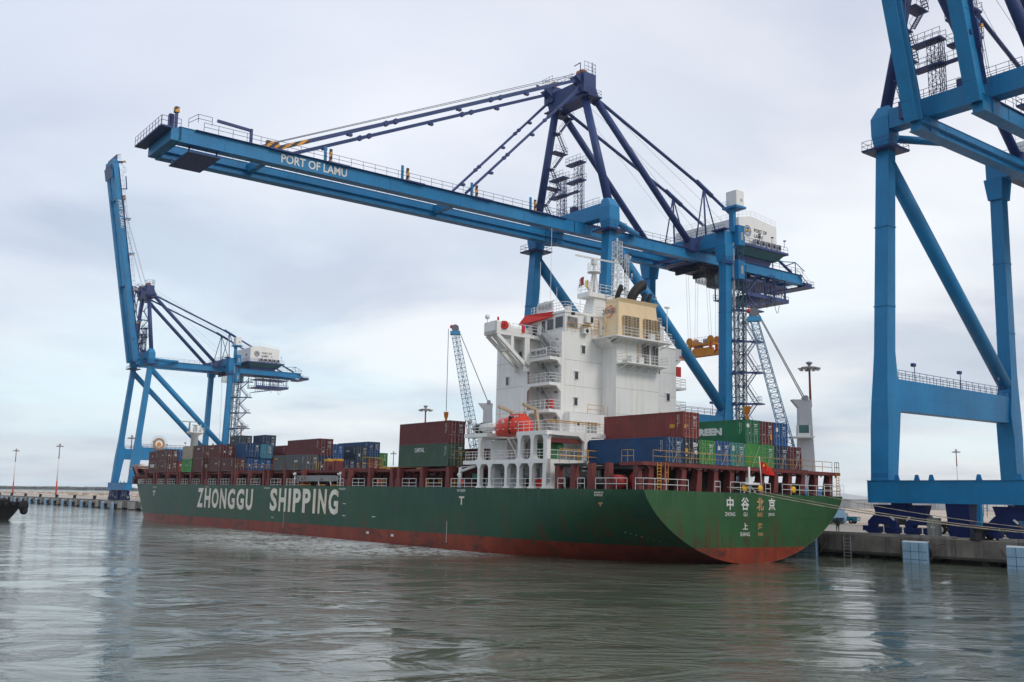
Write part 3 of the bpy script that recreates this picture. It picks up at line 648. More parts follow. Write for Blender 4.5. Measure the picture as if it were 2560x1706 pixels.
for a, b in hcs:
    w_ = min(15.3, half(b, ZD)-0.8); hc.cut(); hc.box(a, b, Y(-w_), Y(w_), 9.2, 9.5); 
    for s in [a+i*(b-a)/8 for i in range(9)]: hc.box(s-0.08, s+0.08, Y(-w_-0.02), Y(w_+0.02), 9.0, 9.53)
hc.build('hatch_cover', DB, ship)
sk = MB()
for a, b in hcs: sk.cut(); sk.box(a+0.2, b-0.2, Y(-12.58), Y(12.58), 9.5, 9.62)
sk.build('container_socket', DK, ship)
posts = [34.5, 40.6, 46.5, 48.3, 54.5, 60.5, 62.8, 76.3, 82.9, 89.5, 91.6, 98, 104.4, 105.9, 112.5, 119, 121.5, 128, 134.5, 136, 143, 149.6, 151.4, 158]
def post_mb(): 
    m = MB(); m.hexa([(-0.55, -0.45, 0), (0.55, -0.45, 0), (0.55, 0.0, 0), (-0.55, 0.0, 0)], [(-0.30, -0.7, 2.3), (0.30, -0.7, 2.3), (0.30, 0.05, 2.3), (-0.30, 0.05, 2.3)]); m.box(-0.3, 0.3, -2.6, 0.05, 2.25, 2.6); return m
pm = post_mb().mesh('lashing_post', DBL)
for s in posts:
    for sg in ((1,) if s > 37 else (1,)):
        o = bpy.data.objects.new('lashing_post', pm); C.objects.link(o); o.parent = ship; o.location = (s, half(s, ZD)-0.12, ZD-0.02)
ln = MB()
for i in range(len(posts)-1):
    a, b = posts[i], posts[i+1]
    if b-a < 3: ln.cut(); ln.box(a+0.3, b-0.3, half(a, ZD)-0.5, half(a, ZD)-0.3, ZD, ZD+1.05)
ln.build('post_web', DBL, ship)
cl = MB()
for s in [37+i*3.6 for i in range(38)]:
    if 65 < s < 78: continue
    cl.box(s, s+0.5, 12.65, 12.75, ZD+0.5, ZD+1.3)
for s, hgt in ((44.0, 0.7), (58, 0.8), (66, 0.9), (74.5, 0.8), (100, 0.8), (124, 0.7), (131, 0.7)): cl.box(s, s+0.55, 12.7, 12.9, 8.6, 8.6+hgt)
for s in (50.7, 51.1, 51.6, 33.2, 33.8, 39.2, 39.6): cl.tube((s, B0-0.3, ZD), (s, B0-0.3, ZD+1.1), 0.05, 5)
cl.build('yellow_hatch_gear', YE, ship)
for lab, s, z in (('7-P', 76.5, 8.72), ('9-P', 59.3, 8.78), ('10-P', 42.5, 8.75), ('5-P', 102, 8.7), ('3-P', 131, 8.7)):
    text(lab, (s, 13.12, z), (-1, 0, 0), (0, 0, 1), 1.3, 0.42, LEW, ship, 'hatch_number')
# white deck-edge rails between posts
rl = MB()
segs = []
pp = posts
for i in range(len(pp)-1):
    a, b = pp[i]+0.8, pp[i+1]-0.8
    if b-a < 1.5 or (a < 76 and b > 63): continue
    segs.append((a+0.4, b-0.4) if (b-a) < 7 else (a+0.3, b-0.3))
for a, b in segs: rl.cut(); rl.rail([(a, half(a, ZD)-0.08, ZD), (b, half(b, ZD)-0.08, ZD)], 1.08, 0.034, 1.5, (0.12, 0.5))
rl.cut(); rl.rail([(s, half(s, ZD)-0.08, ZD) for s in (159.5, 165, 170, 175, 180, 186)], 1.08, 0.034, 1.3, (0.12, 0.5))
rl.cut(); rl.rail([(62, B0-0.08, ZD), (64, B0-0.08, ZD)], 1.08, 0.034, 1.0, (0.12, 0.5)); rl.cut(); rl.rail([(79.5, B0-0.08, ZD), (82, B0-0.08, ZD)], 1.08, 0.034, 1.0, (0.12, 0.5))
rl.cut(); rl.rail([(33.6, B0-0.08, ZD), (14.2, B0-0.08, ZD)], 1.08, 0.034, 1.5, (0.12, 0.5))
rl.cut(); rl.rail([(13.0, B0-0.08, ZD), (11.8, B0-0.08, ZD)], 1.1, 0.042, 1.0); rl.cut(); rl.rail([(9.8, B0-0.08, ZD), (8.7, B0-0.08, ZD)], 1.1, 0.042, 1.0)
rl.cut(); rl.rail([(7.0, B0-0.08, ZD), (2.4, B0-0.08, ZD)], 1.1, 0.034, 1.4); rl.cut(); rl.rail([(1.2, B0-0.05, ZD), (0.12, B0-0.05, ZD), (0.12, 9.5, ZD)], 1.1, 0.034, 1.6)
rl.cut(); rl.rail([(0.12, 5.6, ZD), (0.12, 4.8, ZD)], 1.1, 0.034, 0.8); rl.cut(); rl.rail([(0.12, 3.2, ZD), (0.12, -1.5, ZD)], 1.1, 0.034, 1.5); rl.cut(); rl.rail([(0.12, -2.4, ZD), (0.12, -3.2, ZD)], 1.1, 0.034, 0.8)
rl.cut(); rl.rail([(0.12, -5.2, ZD), (0.12, -B0+0.05, ZD), (20, -B0+0.08, ZD)], 1.1, 0.034, 1.6)
rl.cut(); rl.rail([(-0.05, -12.4, ZD+0.05), (-0.2, -15.9, ZD+0.05)], 1.25, 0.03, 1.2)
rl.build('deck_railing', WR, ship)
# stowed accommodation ladder
ga = MB(); ga.box(64.7, 77.9, B0+0.02, B0+0.10, 7.86, 7.95); ga.box(64.7, 77.9, B0+0.02, B0+0.10, 8.62, 8.72); ga.box(64.7, 77.9, B0-0.55, B0-0.5, 7.9, 8.7)
for i in range(27): s = 64.8+i*0.5; ga.box(s, s+0.04, B0+0.02, B0+0.08, 7.9, 8.65)
for i in range(7): s = 65.0+i*1.85; ga.beam((s, B0+0.1, 7.95), (s+1.8, B0+0.1, 8.6), 0.07, 0.07)
ga.build('accommodation_ladder', GY, ship)
gd = MB()
for s in (63.1, 78.9): gd.cut(); gd.path([(s, B0-0.1, ZD), (s, B0-0.1, 8.7), (s+0.3*(1 if s < 70 else -1), B0+0.3, 9.0)], 0.11, 8); gd.sphere((s, B0-0.1, 9.0), 0.28, 8)
for s in (66, 70): gd.cut(); gd.path([(s, B0-0.1, ZD), (s+0.4, B0-0.1, ZD+0.7)], 0.1)
gd.build('ladder_davit', WR, ship)
yb = MB(); yb.cut(); yb.box(63.2, 66, B0-0.2, B0-0.1, ZD+0.1, ZD+0.22); yb.cut(); yb.box(68, 71, B0-0.2, B0-0.1, ZD+0.1, ZD+0.22); yb.cut(); yb.box(73, 77.5, B0-0.2, B0-0.1, ZD+0.1, ZD+0.2)
yb.build('yellow_fence', YE, ship)
# ventilators and yellow frames over empty hatch
vt = MB()
for s, t in ((67.0, -15.0), (66.0, -15.0), (68.9, -15), (69.8, -15)): vt.cut(); vt.box(s-0.32, s+0.32, Y(t), Y(t+0.9), 9.5, 10.9)
for s, t in ((57, 10.4), (58.2, 10.4), (59.4, 10.4), (60.6, 10.4)): vt.cut(); vt.box(s-0.45, s+0.45, Y(t), Y(t+1), 9.5, 11.4)
vt.build('ventilator', DBL, ship)
vt = MB()
for s, t in ((67.0, -15.0), (66.0, -15.0), (68.9, -15), (69.8, -15)): vt.cut(); vt.box(s-0.36, s+0.36, Y(t-0.05), Y(t+0.95), 10.9, 11.25)
for s, t in ((57, 10.4), (58.2, 10.4), (59.4, 10.4), (60.6, 10.4)): vt.cut(); vt.box(s-0.5, s+0.5, Y(t-0.05), Y(t+1), 11.4, 11.9)
vt.build('ventilator_cap', YE, ship)
yb = MB(); yb.box(49.3, 62.2, Y(-9.8), Y(-9.2), 9.62, 10.15); yb.box(49.3, 50.0, Y(-9.8), Y(2), 9.62, 10.1); yb.box(50, 61, Y(1), Y(1.6), 9.62, 10.1)
yb.build('yellow_lashing_beam', YE, ship)
yr = MB()
yr.rail([(61.9, 12.8, 9.6), (61.9, 9.5, 9.6)], 1.9, 0.05, 1.1); yr.cut(); yr.rail([(33.6, B0-0.4, 9.9), (33.6, 12.4, 9.9)], 1.7, 0.05, 1.0)
for s in (79, 80, 84, 84.8, 70.5, 71.2, 72): yr.cut(); yr.tube((s, 15.4, 9.5), (s, 15.4, 10.9), 0.04, 5)
for s in (105.2, 120.2, 135.2, 150.4): yr.cut(); yr.rail([(s, 15.3, 9.9), (s, 8, 9.9)], 1.1, 0.04, 1.5)
yr.build('hatch_railing', YR, ship)
# lashing bridges (tall frames between stacks)
lb = MB()
for s in (105.15, 120.25, 135.25, 150.5, 61.65, 33.0):
    wd = min(15.2, half(s, ZD)-0.5)
    lb.cut(); lb.box(s-0.35, s+0.35, Y(-wd), Y(wd), 9.65, 9.8)
lb.build('lashing_bridge', DBL, ship)
# forward hose davit at the break of the superstructure
hd = MB(); hd.tube((32.0, B0-0.35, ZD), (32.0, B0-0.35, 9.6), 0.22, 10); hd.tube((32.0, B0-0.35, 9.1), (28.7, B0-0.35, 9.75), 0.17, 8); hd.sphere((32.2, B0-0.35, 8.7), 0.3, 8)
hd.tube((32, B0-0.35, 9.6), (28.7, B0-0.35, 9.8), 0.05, 5); hd.build('hose_davit', WR, ship)
gp = MB(); gp.box(31.0, 32.3, 12.6, 13.5, 8.2, 8.9); gp.build('green_winch', paint('winch green', (0.03, 0.16, 0.12), 0.5), ship)
tr_ = MB()
for s in (42.2, 69.9, 84.7): tr_.cut(); tr_.lathe((s, B0-0.3, ZD+0.75), [(0.30, -0.1), (0.42, 0), (0.30, 0.1)], 12, 'y')
tr_.build('old_tyre', RB, ship)
rg = MB()
for s in (79.9, 84.7, 51.9, 31.2): rg.cut(); rg.lathe((s, B0-0.2, ZD+0.65), [(0.25, -0.05), (0.36, 0), (0.25, 0.05)], 12, 'y')
rg.build('life_ring', OR, ship)
# mast, winch gear at the bow
fc = MB(); fc.tube((197, 2.2, ZD), (199, 2.2, 11.2), 0.28, 8); fc.tube((201, -0.5, ZD), (202, -0.5, 11.2), 0.28, 8); fc.box(194, 206, -6, 6, 11.2, 11.35)
fc.build('bow_frame', LG, ship)
fm_ = MB(); fm_.lathe((173, 0, ZD), [(1.1, 0), (0.85, 12.2), (2.0, 12.8), (2.0, 13.1)], 14); fm_.lathe((173, 0, 20.2), [(0.5, 0), (0.4, 1.6), (0.9, 1.7), (0.9, 1.85)], 10)
for k in range(5): fm_.tube((173+1.4*cos(k*1.3), 1.4*sin(k*1.3), 20.2), (173+1.4*cos(k*1.3), 1.4*sin(k*1.3), 21.6+0.5*(k % 2)), 0.12, 6)
fmo = fm_.build('foremast', WR, ship)
q = MB(); q.rail([(171.2, 1.8, 20.2), (171.2, -1.8, 20.2), (174.8, -1.8, 20.2)], 1.1, 0.05, 0.9); q.build('foremast_railing', WR, fmo)
q = MB(); q.beam((173, 3.4, 22.7), (171, 0.2, 22.6), 0.15, 0.2); q.tube((172.6, 1.6, 22.6), (173.4, 1.4, 20.2), 0.2, 8); q.build('radar_scanner', GY, fmo)
fr = MB(); fr.rail([(194, 6, 11.35), (206, 5, 11.35), (206, -5, 11.35)], 1.1, 0.05, 1.5); fr.build('bow_railing', YR, ship)
# ------------------------------------------------------------------ superstructure
sup = MB()
sup.box(25.9, 31.6, Y(-10.66), Y(10.66), ZD, 25.9)
sup.box(21.0, 25.9, Y(-8.43), Y(10.66), ZD, 25.9)
sup.box(25.3, 25.91, Y(-10.66), Y(-10.35), 16.4, 25.9)
sup.box(19.8, 21.0, Y(-8.43), Y(10.0), ZD, 16.2)
sup.box(17.2, 30.6, Y(-11.3), Y(11.3), ZD, 9.9)
sup.box(18.6, 21.0, Y(-9.8), Y(10.0), 9.9, 13.0)
sup.box(27.2, 30.6, Y(-12.0), Y(12.0), 9.9, 13.0)
superb = sup.build('superstructure', WS, ship)
cs = MB(); cs.box(18.4, 21.0, Y(-2.4), Y(4.8), ZD, 25.6); cs.build('engine_casing', WS, superb)
# weld lines and soft seams
sm = MB()
for z in (22.6, 19.5, 16.35):
    sm.box(21-0.012, 21, Y(-8.43), Y(-2.4), z, z+0.035); sm.box(18.4-0.012, 18.4, Y(-2.4), Y(4.8), z, z+0.035); sm.box(21-0.012, 21, Y(4.8), Y(10.66), z, z+0.035)
    sm.box(25.9, 31.6, Y(-10.66), Y(-10.66)+0.012, z, z+0.035)
sm.build('deck_seam', paint('seam grey', (0.34, 0.33, 0.32), 0.6), superb)
# stair tower landings at the aft port corner
lnd = MB()
for z in (22.75, 19.7, 16.5, 13.45, 10.3):
    lnd.cut(); lnd.box(20.96, 25.3, Y(-10.70), Y(-8.43), z-0.36, z)
    for yy in (Y(-10.66),):
        lnd.add([(25.3, yy, z-0.36), (24.6, yy, z-0.36), (25.3, yy, z-0.95)], [(0, 1, 2)])
lnd.build('stair_landing', WS, superb)
lnd2 = MB(); lnd2.box(20.95, 21.4, Y(-8.9), Y(-8.43), ZD, 25.9)
for z in (22.4, 19.35, 16.15): lnd2.hexa([(20.95, Y(-8.9), z-0.7), (21.3, Y(-8.9), z-0.7), (21.3, Y(-8.89), z-0.7), (20.95, Y(-8.89), z-0.7)], [(20.95, Y(-9.6), z), (21.3, Y(-9.6), z), (21.3, Y(-8.89), z), (20.95, Y(-8.89), z)])
lnd2.build('corner_post', WS, superb)
sr = MB()
for z in (22.75, 19.7, 16.5): sr.cut(); sr.rail([(25.2, Y(-10.6), z), (21.05, Y(-10.6), z), (21.05, Y(-8.5), z)], 1.1, 0.035, 0.9, (0.35, 0.68))
sr.rail([(21.05, Y(-10.6), 22.75), (21.05, Y(-8.5), 22.75)], 1.9, 0.03, 1.0)
sr.build('landing_railing', WR, superb)
stt = MB()
for z0, z1 in ((22.75, 25.9), (19.7, 22.4), (16.5, 19.35), (13.45, 16.15)):
    stt.cut(); stt.stairs((22.0, Y(-9.35), z0), (24.6, Y(-9.35), z1), 0.7, (0, 1, 0), 0.25, 0.03)
stt.cut(); stt.stairs((21.6, Y(-9.0), 22.75), (24.2, Y(-9.9), 25.9), 0.8, (0, 1, 0), 0.25, 0.03)
stt.build('staircase', GY, superb)
pr = MB()
for s, t in ((25.2, -10.55),): pr.tube((s, Y(t), ZD), (s, Y(t), 25.3), 0.07, 6)
pr.build('fire_pipe', paint('fire pipe maroon', (0.22, 0.04, 0.03), 0.5), superb)
# weathertight doors on landings
for z in (19.7, 16.5, 22.75, 13.45):
    dmb = MB(); dmb.box(24.2, 24.9, Y(-8.43), Y(-8.43)+0.06, z+0.15, z+1.95); dd = dmb.build('door', WR, superb)
    q = MB(); q.box(24.4, 24.7, Y(-8.43)+0.05, Y(-8.43)+0.08, z+1.2, z+1.5); q.build('door_window', GL, dd)
fb = MB(); fb.box(23.6, 24.0, Y(-8.43), Y(-8.43)+0.3, 16.7, 17.9); fb.cut(); fb.box(21.1, 21.5, Y(-10.2), Y(-9.9), 16.6, 17.7); fb.build('fire_cabinet', RD, superb)
lg = MB()
for z in (21.7, 18.6, 15.5, 12.4): 
    for s in (22.2, 24.9): lg.cut(); lg.box(s, s+0.3, Y(-8.43), Y(-8.43)+0.35, z, z+0.25)
for z, t in ((21.9, -9.2), (24.8, -9.3)): lg.cut(); lg.box(21.0, 21.3, Y(t), Y(t)+0.3, z, z+0.22)
lg.build('deck_light', GY, superb)
# IMO number board on the top landing
nb = MB(); nb.box(21.5, 24.5, Y(-10.78), Y(-10.72), 22.9, 23.75); nbo = nb.build('number_board', WR, superb)
text('IMO 9810276', (24.35, 10.80, 23.05), (-1, 0, 0), (0, 0, 1), 2.75, 0.55, TX, nbo, 'lettering', 0.0, 0.01)
# windows: port holes with hoods
def window(s, t, z, w_=0.42, h_=0.95, face='aft', parent=None):
    f = MB(); g2 = MB()
    if face == 'aft':
        f.box(s-0.10, s+0.02, Y(t-w_/2-0.07), Y(t+w_/2+0.07), z-0.07, z+h_+0.07); f.box(s-0.28, s, Y(t-w_/2-0.14), Y(t+w_/2+0.14), z+h_+0.07, z+h_+0.14)
        g2.box(s-0.115, s, Y(t-w_/2), Y(t+w_/2), z, z+h_)
    else:
        f.box(s-w_/2-0.07, s+w_/2+0.07, Y(t)-0.02, Y(t)+0.10, z-0.07, z+h_+0.07); f.box(s-w_/2-0.14, s+w_/2+0.14, Y(t), Y(t)+0.28, z+h_+0.07, z+h_+0.14)
        g2.box(s-w_/2, s+w_/2, Y(t), Y(t)+0.115, z, z+h_)
    o = f.build('window', WR, parent or superb); g2.build('window_pane', GL, o); return o
for t, z in ((-5.5, 23.6), (-6.55, 20.35), (-6.6, 17.2)): window(21.0, t, z, 0.5, 0.85)
for t, z in ((9.1, 19.0), (9.3, 16.2), (7.3, 22.3)): window(21.0, t, z, 0.5, 0.85)
window(29.2, -10.66, 19.9, 0.5, 0.9, 'port'); window(26.6, -10.66, 22.9, 0.5, 0.9, 'port'); window(28.9, -10.66, 23.3, 0.45, 0.9, 'port')
# lower house aft wall: louvre, doors, small fittings
def louvre(s, t0, t1, z0, z1, parent, cols=3, mat=WR, dk=DK, rows=10):
    f = MB(); f.box(s-0.12, s, Y(t0-0.08), Y(t1+0.08), z0-0.08, z1+0.08); o = f.build('louvre', mat, parent)
    b_ = MB(); b_.box(s-0.14, s-0.1, Y(t0), Y(t1), z0, z1); b_.build('louvre_opening', dk, o)
    g_ = MB(); n_ = rows
    for i in range(n_+1): z = z0+(z1-z0)*i/n_; g_.box(s-0.2, s-0.13, Y(t0), Y(t1), z-0.025, z+0.025)
    for i in range(cols+1): t = t0+(t1-t0)*i/cols; g_.box(s-0.22, s-0.12, Y(t-0.035), Y(t+0.035), z0, z1)
    g_.build('louvre_slat', mat, o); return o
louvre(19.8, -5.9, -4.3, 13.75, 15.2, superb, 3); louvre(19.8, -1.1, 0.8, 13.6, 15.1, superb, 3)
for t, z in ((-7.2, 13.5),):
    q = MB(); q.box(19.72, 19.8, Y(t-0.45), Y(t+0.45), z+0.1, z+1.9); dq = q.build('door', WR, superb); q = MB(); q.box(19.70, 19.73, Y(t-0.15), Y(t+0.2), z+1.2, z+1.5); q.build('door_window', GL, dq)
up = MB(); up.rail([(19.9, Y(-5.6), 16.2), (19.9, Y(-3.0), 16.2)], 1.1, 0.035, 2.6); up.cut(); up.rail([(19.9, Y(-2.4), 16.2), (19.9, Y(1.0), 16.2)], 1.1, 0.035, 3.4)
up.cut(); up.rail([(18.9, Y(5.2), 16.2), (18.9, Y(9.0), 16.2)], 0.9, 0.03, 1.4)
up.cut(); up.ladder((19.72, Y(-2.2), 14.7), (19.72, Y(-2.2), 15.9), 1.1, (0, 1, 0)); up.cut(); up.ladder((20.9, Y(-3.4), 25.95), (20.9, Y(-3.4), 28.3), 0.6, (0, 1, 0)); up.cut(); up.ladder((18.3, Y(1.4), 23.1), (18.3, Y(1.4), 25.2), 0.6, (0, 1, 0))
up.build('yellow_railing', YE, superb)
# ---- outboard galleries: decks and pillars (port side)
gal = MB()
gal.box(14.9, 20.3, Y(-15.85), Y(-7.2), 13.0, 13.45)
gal.cut(); gal.box(20.3, 26.1, Y(-12.6), Y(-8.4), 13.0, 13.45)
gal.cut(); gal.box(26.1, 30.8, Y(-15.85), Y(-8.4), 13.1, 13.55)
gal.cut(); gal.box(14.9, 30.9, Y(-15.85), Y(-8.4), 9.9, 10.35)
gal.build('gallery_deck', WS, superb)
def pillar(m, s, t, z0, z1, w_=0.42):
    m.box(s-w_/2, s+w_/2, Y(t)-0.28, Y(t)+0.28, z0, z1)
    for sg in (-1, 1):
        for zz, dz in ((z1, -0.55), (z0, 0.45)):
            x0 = s+sg*w_/2; yv = Y(t)
            vs = [(x0, yv+0.27, zz), (x0+sg*0.45, yv+0.27, zz), (x0+sg*0.14, yv+0.27, zz+dz*0.45), (x0, yv+0.27, zz+dz)]
            vs += [(a, yv-0.27, c_) for a, b_, c_ in vs]
            m.add(vs, [(0, 1, 2, 3), (4, 7, 6, 5), (0, 4, 5, 1), (1, 5, 6, 2), (2, 6, 7, 3)])
for s in (27.6, 25.4, 22.2, 19.9, 17.6): 
    q = MB(); pillar(q, s, -15.55, ZD, 9.9); q.build('pillar', WS, superb)
q = MB(); pillar(q, 15.2, -15.5, ZD, 13.0, 0.6); q.box(14.9, 15.5, Y(-15.82), Y(-14.6), ZD, 9.9); q.build('pillar', WS, superb)
for s in (27.6, 19.8, 17.45): 
    q = MB(); pillar(q, s, -15.55, 10.35, 13.05, 0.5); q.build('pillar', WS, superb)
q = MB(); q.box(14.9, 15.3, Y(-10.4), Y(-10.0), ZD+2, 13.0); q.hexa([(14.9, Y(-10.0), 12.4), (15.3, Y(-10.0), 12.4), (15.3, Y(-9.98), 12.4), (14.9, Y(-9.98), 12.4)], [(14.9, Y(-10), 13.0), (15.3, Y(-10), 13.0), (15.3, Y(-9.2), 13.0), (14.9, Y(-9.2), 13.0)])
q.hexa([(14.9, Y(-10.4), 12.4), (15.3, Y(-10.4), 12.4), (15.3, Y(-10.38), 12.4), (14.9, Y(-10.38), 12.4)], [(14.9, Y(-11.2), 13.0), (15.3, Y(-11.2), 13.0), (15.3, Y(-10.38), 13.0), (14.9, Y(-10.38), 13.0)])
q.build('pillar', WS, superb)
q = MB(); q.box(15.3, 15.6, Y(-15.2), Y(-10.2), 12.2, 12.7); q.build('red_beam', DBL, superb)
q = MB(); q.box(18.0, 18.6, Y(-15.0), Y(-13.6), 10.4, 12.2); q.tube((19.5, Y(-14.6), 10.4), (18.2, Y(-14.6), 12.5), 0.2); q.box(16.2, 17.0, Y(-14.4), Y(-12.8), 10.35, 12.3); q.lathe((16.4, Y(-13), 11.8), [(0.1, -0.5), (0.6, -0.4), (0.6, 0.4), (0.1, 0.5)], 12, 'y')
q.build('provision_crane', GM, superb)
for s in (29.0, 24.6, 23.6, 18.6, 16.3):
    q = MB(); q.box(s-0.38, s+0.38, 11.3, 11.36, ZD+0.2, 9.5); dq = q.build('door', LG, superb); q = MB(); q.box(s-0.12, s+0.12, 11.35, 11.38, 8.7, 9.0); q.build('door_window', GL, dq)
q = MB(); q.lathe((21.0, 11.32, 8.3), [(0.2, 0), (0.26, -0.06)], 14, 'y'); q.box(21.7, 22.0, 11.3, 11.4, 7.4, 9.5); q.build('porthole', GL, superb)
q = MB(); q.box(21.3, 22.3, 11.4, 12.1, ZD, 8.2); q.build('hose_box', RD, superb)
q = MB(); q.box(17.0, 17.05, 13.2, 15.3, ZD, ZD+1.1); 
for yv in (13.2, 14.2, 15.3): q.box(16.95, 17.1, yv-0.05, yv+0.05, ZD, ZD+1.1)
q.build('red_gate', RD, superb)
def bits(s, t=None, aft=False):
    m = MB()
    if not aft:
        for dx in (-0.45, 0.45): m.lathe((s+dx, B0-1.0, ZD), [(0.36, 0), (0.33, 1.0), (0.42, 1.1), (0.42, 1.3)], 12)
        m.box(s-1.0, s+1.0, B0-1.5, B0-0.5, ZD, ZD+0.2)
    else:
        for dx in (-0.45, 0.45): m.lathe((1.0, Y(t+dx), ZD), [(0.36, 0), (0.33, 1.0), (0.42, 1.1), (0.42, 1.3)], 12)
        m.box(0.5, 1.5, Y(t-1), Y(t+1), ZD, ZD+0.2)
    return m.build('mooring_bitts', BK, ship)
bits(19.0); bits(11.9); bits(9.3); bits(0, -1.9, True); bits(0, 0.8, True); bits(0, 5.5, True); bits(0, 8.8, True)
gr = MB()
for s0, s1 in ((30.7, 27.9), (27.3, 20.0), (19.5, 17.7), (17.2, 15.5)): gr.cut(); gr.rail([(s0, Y(-15.6), 10.35), (s1, Y(-15.6), 10.35)], 1.05, 0.035, 0.75, (0.35, 0.68))
gr.cut(); gr.rail([(30.7, Y(-15.6), 13.55), (26.3, Y(-15.6), 13.55), (26.3, Y(-13.6), 13.55)], 1.05, 0.035, 0.9, (0.35, 0.68)); gr.cut(); gr.rail([(15.1, Y(-15.2), 10.35), (15.1, Y(-10.5), 10.35)], 1.0, 0.035, 1.1)
gr.cut(); gr.rail([(15.05, Y(-7.4), 13.45), (15.05, Y(-15.7), 13.45), (20.2, Y(-15.7), 13.45)], 1.1, 0.035, 1.1, (0.35, 0.68))
gr.cut(); gr.stairs((23.3, 12.6, 10.4), (26.0, 12.6, 13.2), 0.7, (0, 1, 0)); gr.cut(); gr.stairs((24.6, 12.4, ZD), (26.6, 12.4, 9.9), 0.7, (0, 1, 0))
gr.cut(); gr.path([(28.0, 15.2, 10.35), (28.0, 15.2, 12.2), (27.4, 15.2, 12.3)], 0.07); gr.cut(); gr.path([(31.0, 15.0, 13.5), (31.0, 15.0, 15.3)], 0.06)
gr.build('gallery_railing', WR, superb)
gr = MB(); gr.rail([(15.0, Y(-15.7), 14.2), (15.0, Y(-8), 14.2)], 0.4, 0.04, 1.3); gr.cut(); gr.rail([(13.6, 15.0, 10.0), (13.6, 9.6, 10.0)], 1.4, 0.04, 1.2); gr.cut(); gr.rail([(13.6, 8.8, 10.0), (13.6, 7.6, 10.0)], 1.2, 0.04, 1.2)
gr.build('yellow_railing', YE, superb)
fl = MB(); fl.tube((30.9, 15.2, 13.5), (30.9, 15.2, 14.9), 0.07, 6); fl.lathe((30.7, 15.2, 15.05), [(0.22, -0.15), (0.3, 0.05), (0.14, 0.28)], 10); fl.build('floodlight', GY, superb)
cn = MB()
cn.tube((28.6, 14.6, 14.35), (26.6, 14.6, 14.35), 0.48, 14); cn.sphere((28.6, 14.6, 14.35), 0.48, 12); cn.sphere((26.6, 14.6, 14.35), 0.48, 12)
for s in (28.2, 27, 27.6): cn.beam((s, 14.3, 13.55), (s, 14.9, 14.0), 0.08, 0.08)
cn.build('liferaft_canister', WR, superb)
cn = MB(); cn.tube((30.2, 14.4, 14.3), (29.2, 14.4, 14.3), 0.6, 12); cn.build('green_drum', DK, superb)
# bridge deck wings
def wing(sg):
    m = MB(); Z = lambda t: Y(t*sg)
    m.box(24.87, 27.3, Z(-15.8), Z(-8.4), 25.3, 25.72)
    m.box(24.87, 25.0, Z(-15.8), Z(-13.8), 25.7, 26.85); m.box(27.15, 27.3, Z(-15.8), Z(-8.4), 25.7, 26.85); m.box(24.87, 27.3, Z(-15.8), Z(-15.68), 25.3, 26.85)
    # sloping run of the bulwark down to the rail
    pl_ = [(-13.8, 26.85), (-13.8, 25.7), (-10.9, 25.7), (-12.9, 25.85), (-13.3, 26.15)]
    m.prism(pl_, 24.87, 25.0, lambda u, v, d_: (d_, Z(u), v))
    o = m.build('bridge_wing', WS, superb)
    b_ = MB()
    for s in (25.05, 27.1):
        b_.beam((s, Z(-15.5), 25.3), (s, Z(-10.8), 21.7), 0.3, 0.42); b_.beam((s, Z(-13.4), 25.3), (s, Z(-11.6), 22.4), 0.3, 0.45) if 0 else None
        b_.box(s-0.15, s+0.15, Z(-11.4), Z(-10.66), 21.2, 25.3); b_.box(s-0.14, s+0.14, Z(-13.5), Z(-13.1), 23.6, 25.3)
    b_.beam((26.1, Z(-15.2), 25.15), (26.1, Z(-10.9), 21.7), 0.7, 0.12); b_.box(25, 27.2, Z(-13.6), Z(-13.2), 23.6, 24.0)
    b_.build('wing_bracket', WS, o)
    r_ = MB(); r_.rail([(24.95, Z(-13.3), 25.72), (24.95, Z(-8.5), 25.72)], 1.1, 0.035, 0.9, (0.35, 0.68)); r_.build('wing_railing', WR, o)
    return o
wp = wing(1); wsb = wing(-1)
q = MB(); q.lathe((24.84, Y(-14.6), 26.45), [(0.5, 0.0), (0.5, 0.22), (0.35, 0.26)], 16, 'x'); 
for i in range(len(q.v)): v = q.v[i]; q.v[i] = (24.86-abs(v[0]-24.86)*1.0, v[1], v[2])
q.box(24.62, 24.86, Y(-15.0), Y(-14.6), 26.0, 26.9)
q.box(24.7, 24.86, Y(-12.0), Y(-11.6), 25.8, 26.7); q.lathe((25.2, Y(-15.3), 27.0), [(0.12, 0), (0.12, 0.4)], 8); q.build('lifebuoy_holder', RD, wp)
q = MB(); q.tube((27.0, Y(-15.6), 26.8), (27.0, Y(-15.6), 27.3), 0.06, 6); q.sphere((27.0, Y(-15.6), 27.6), 0.32, 10); q.box(26.0, 26.6, Y(-15.5), Y(-15.2), 26.8, 27.0); q.box(25.2, 25.9, Y(-15.6), Y(-15.3), 26.8, 26.95); q.build('searchlight', WR, wp)
q = MB(); q.box(20.9, 21.1, Y(10.7), Y(11.5), 22.3, 23.6); q.cut(); q.box(20.7, 20.95, Y(11.2), Y(11.5), 24.8, 25.0); q.build('lifebuoy_holder', RD, superb)
for z in (21.0, 18.0): 
    q = MB(); q.box(21.2, 26, Y(10.6), Y(12.8), z-0.3, z); q.build('stair_landing', WS, superb)
    q = MB(); q.rail([(21.25, Y(10.7), z), (21.25, Y(12.7), z), (26, Y(12.7), z)], 1.1, 0.035, 0.9, (0.35, 0.68)); q.build('landing_railing', WR, superb)
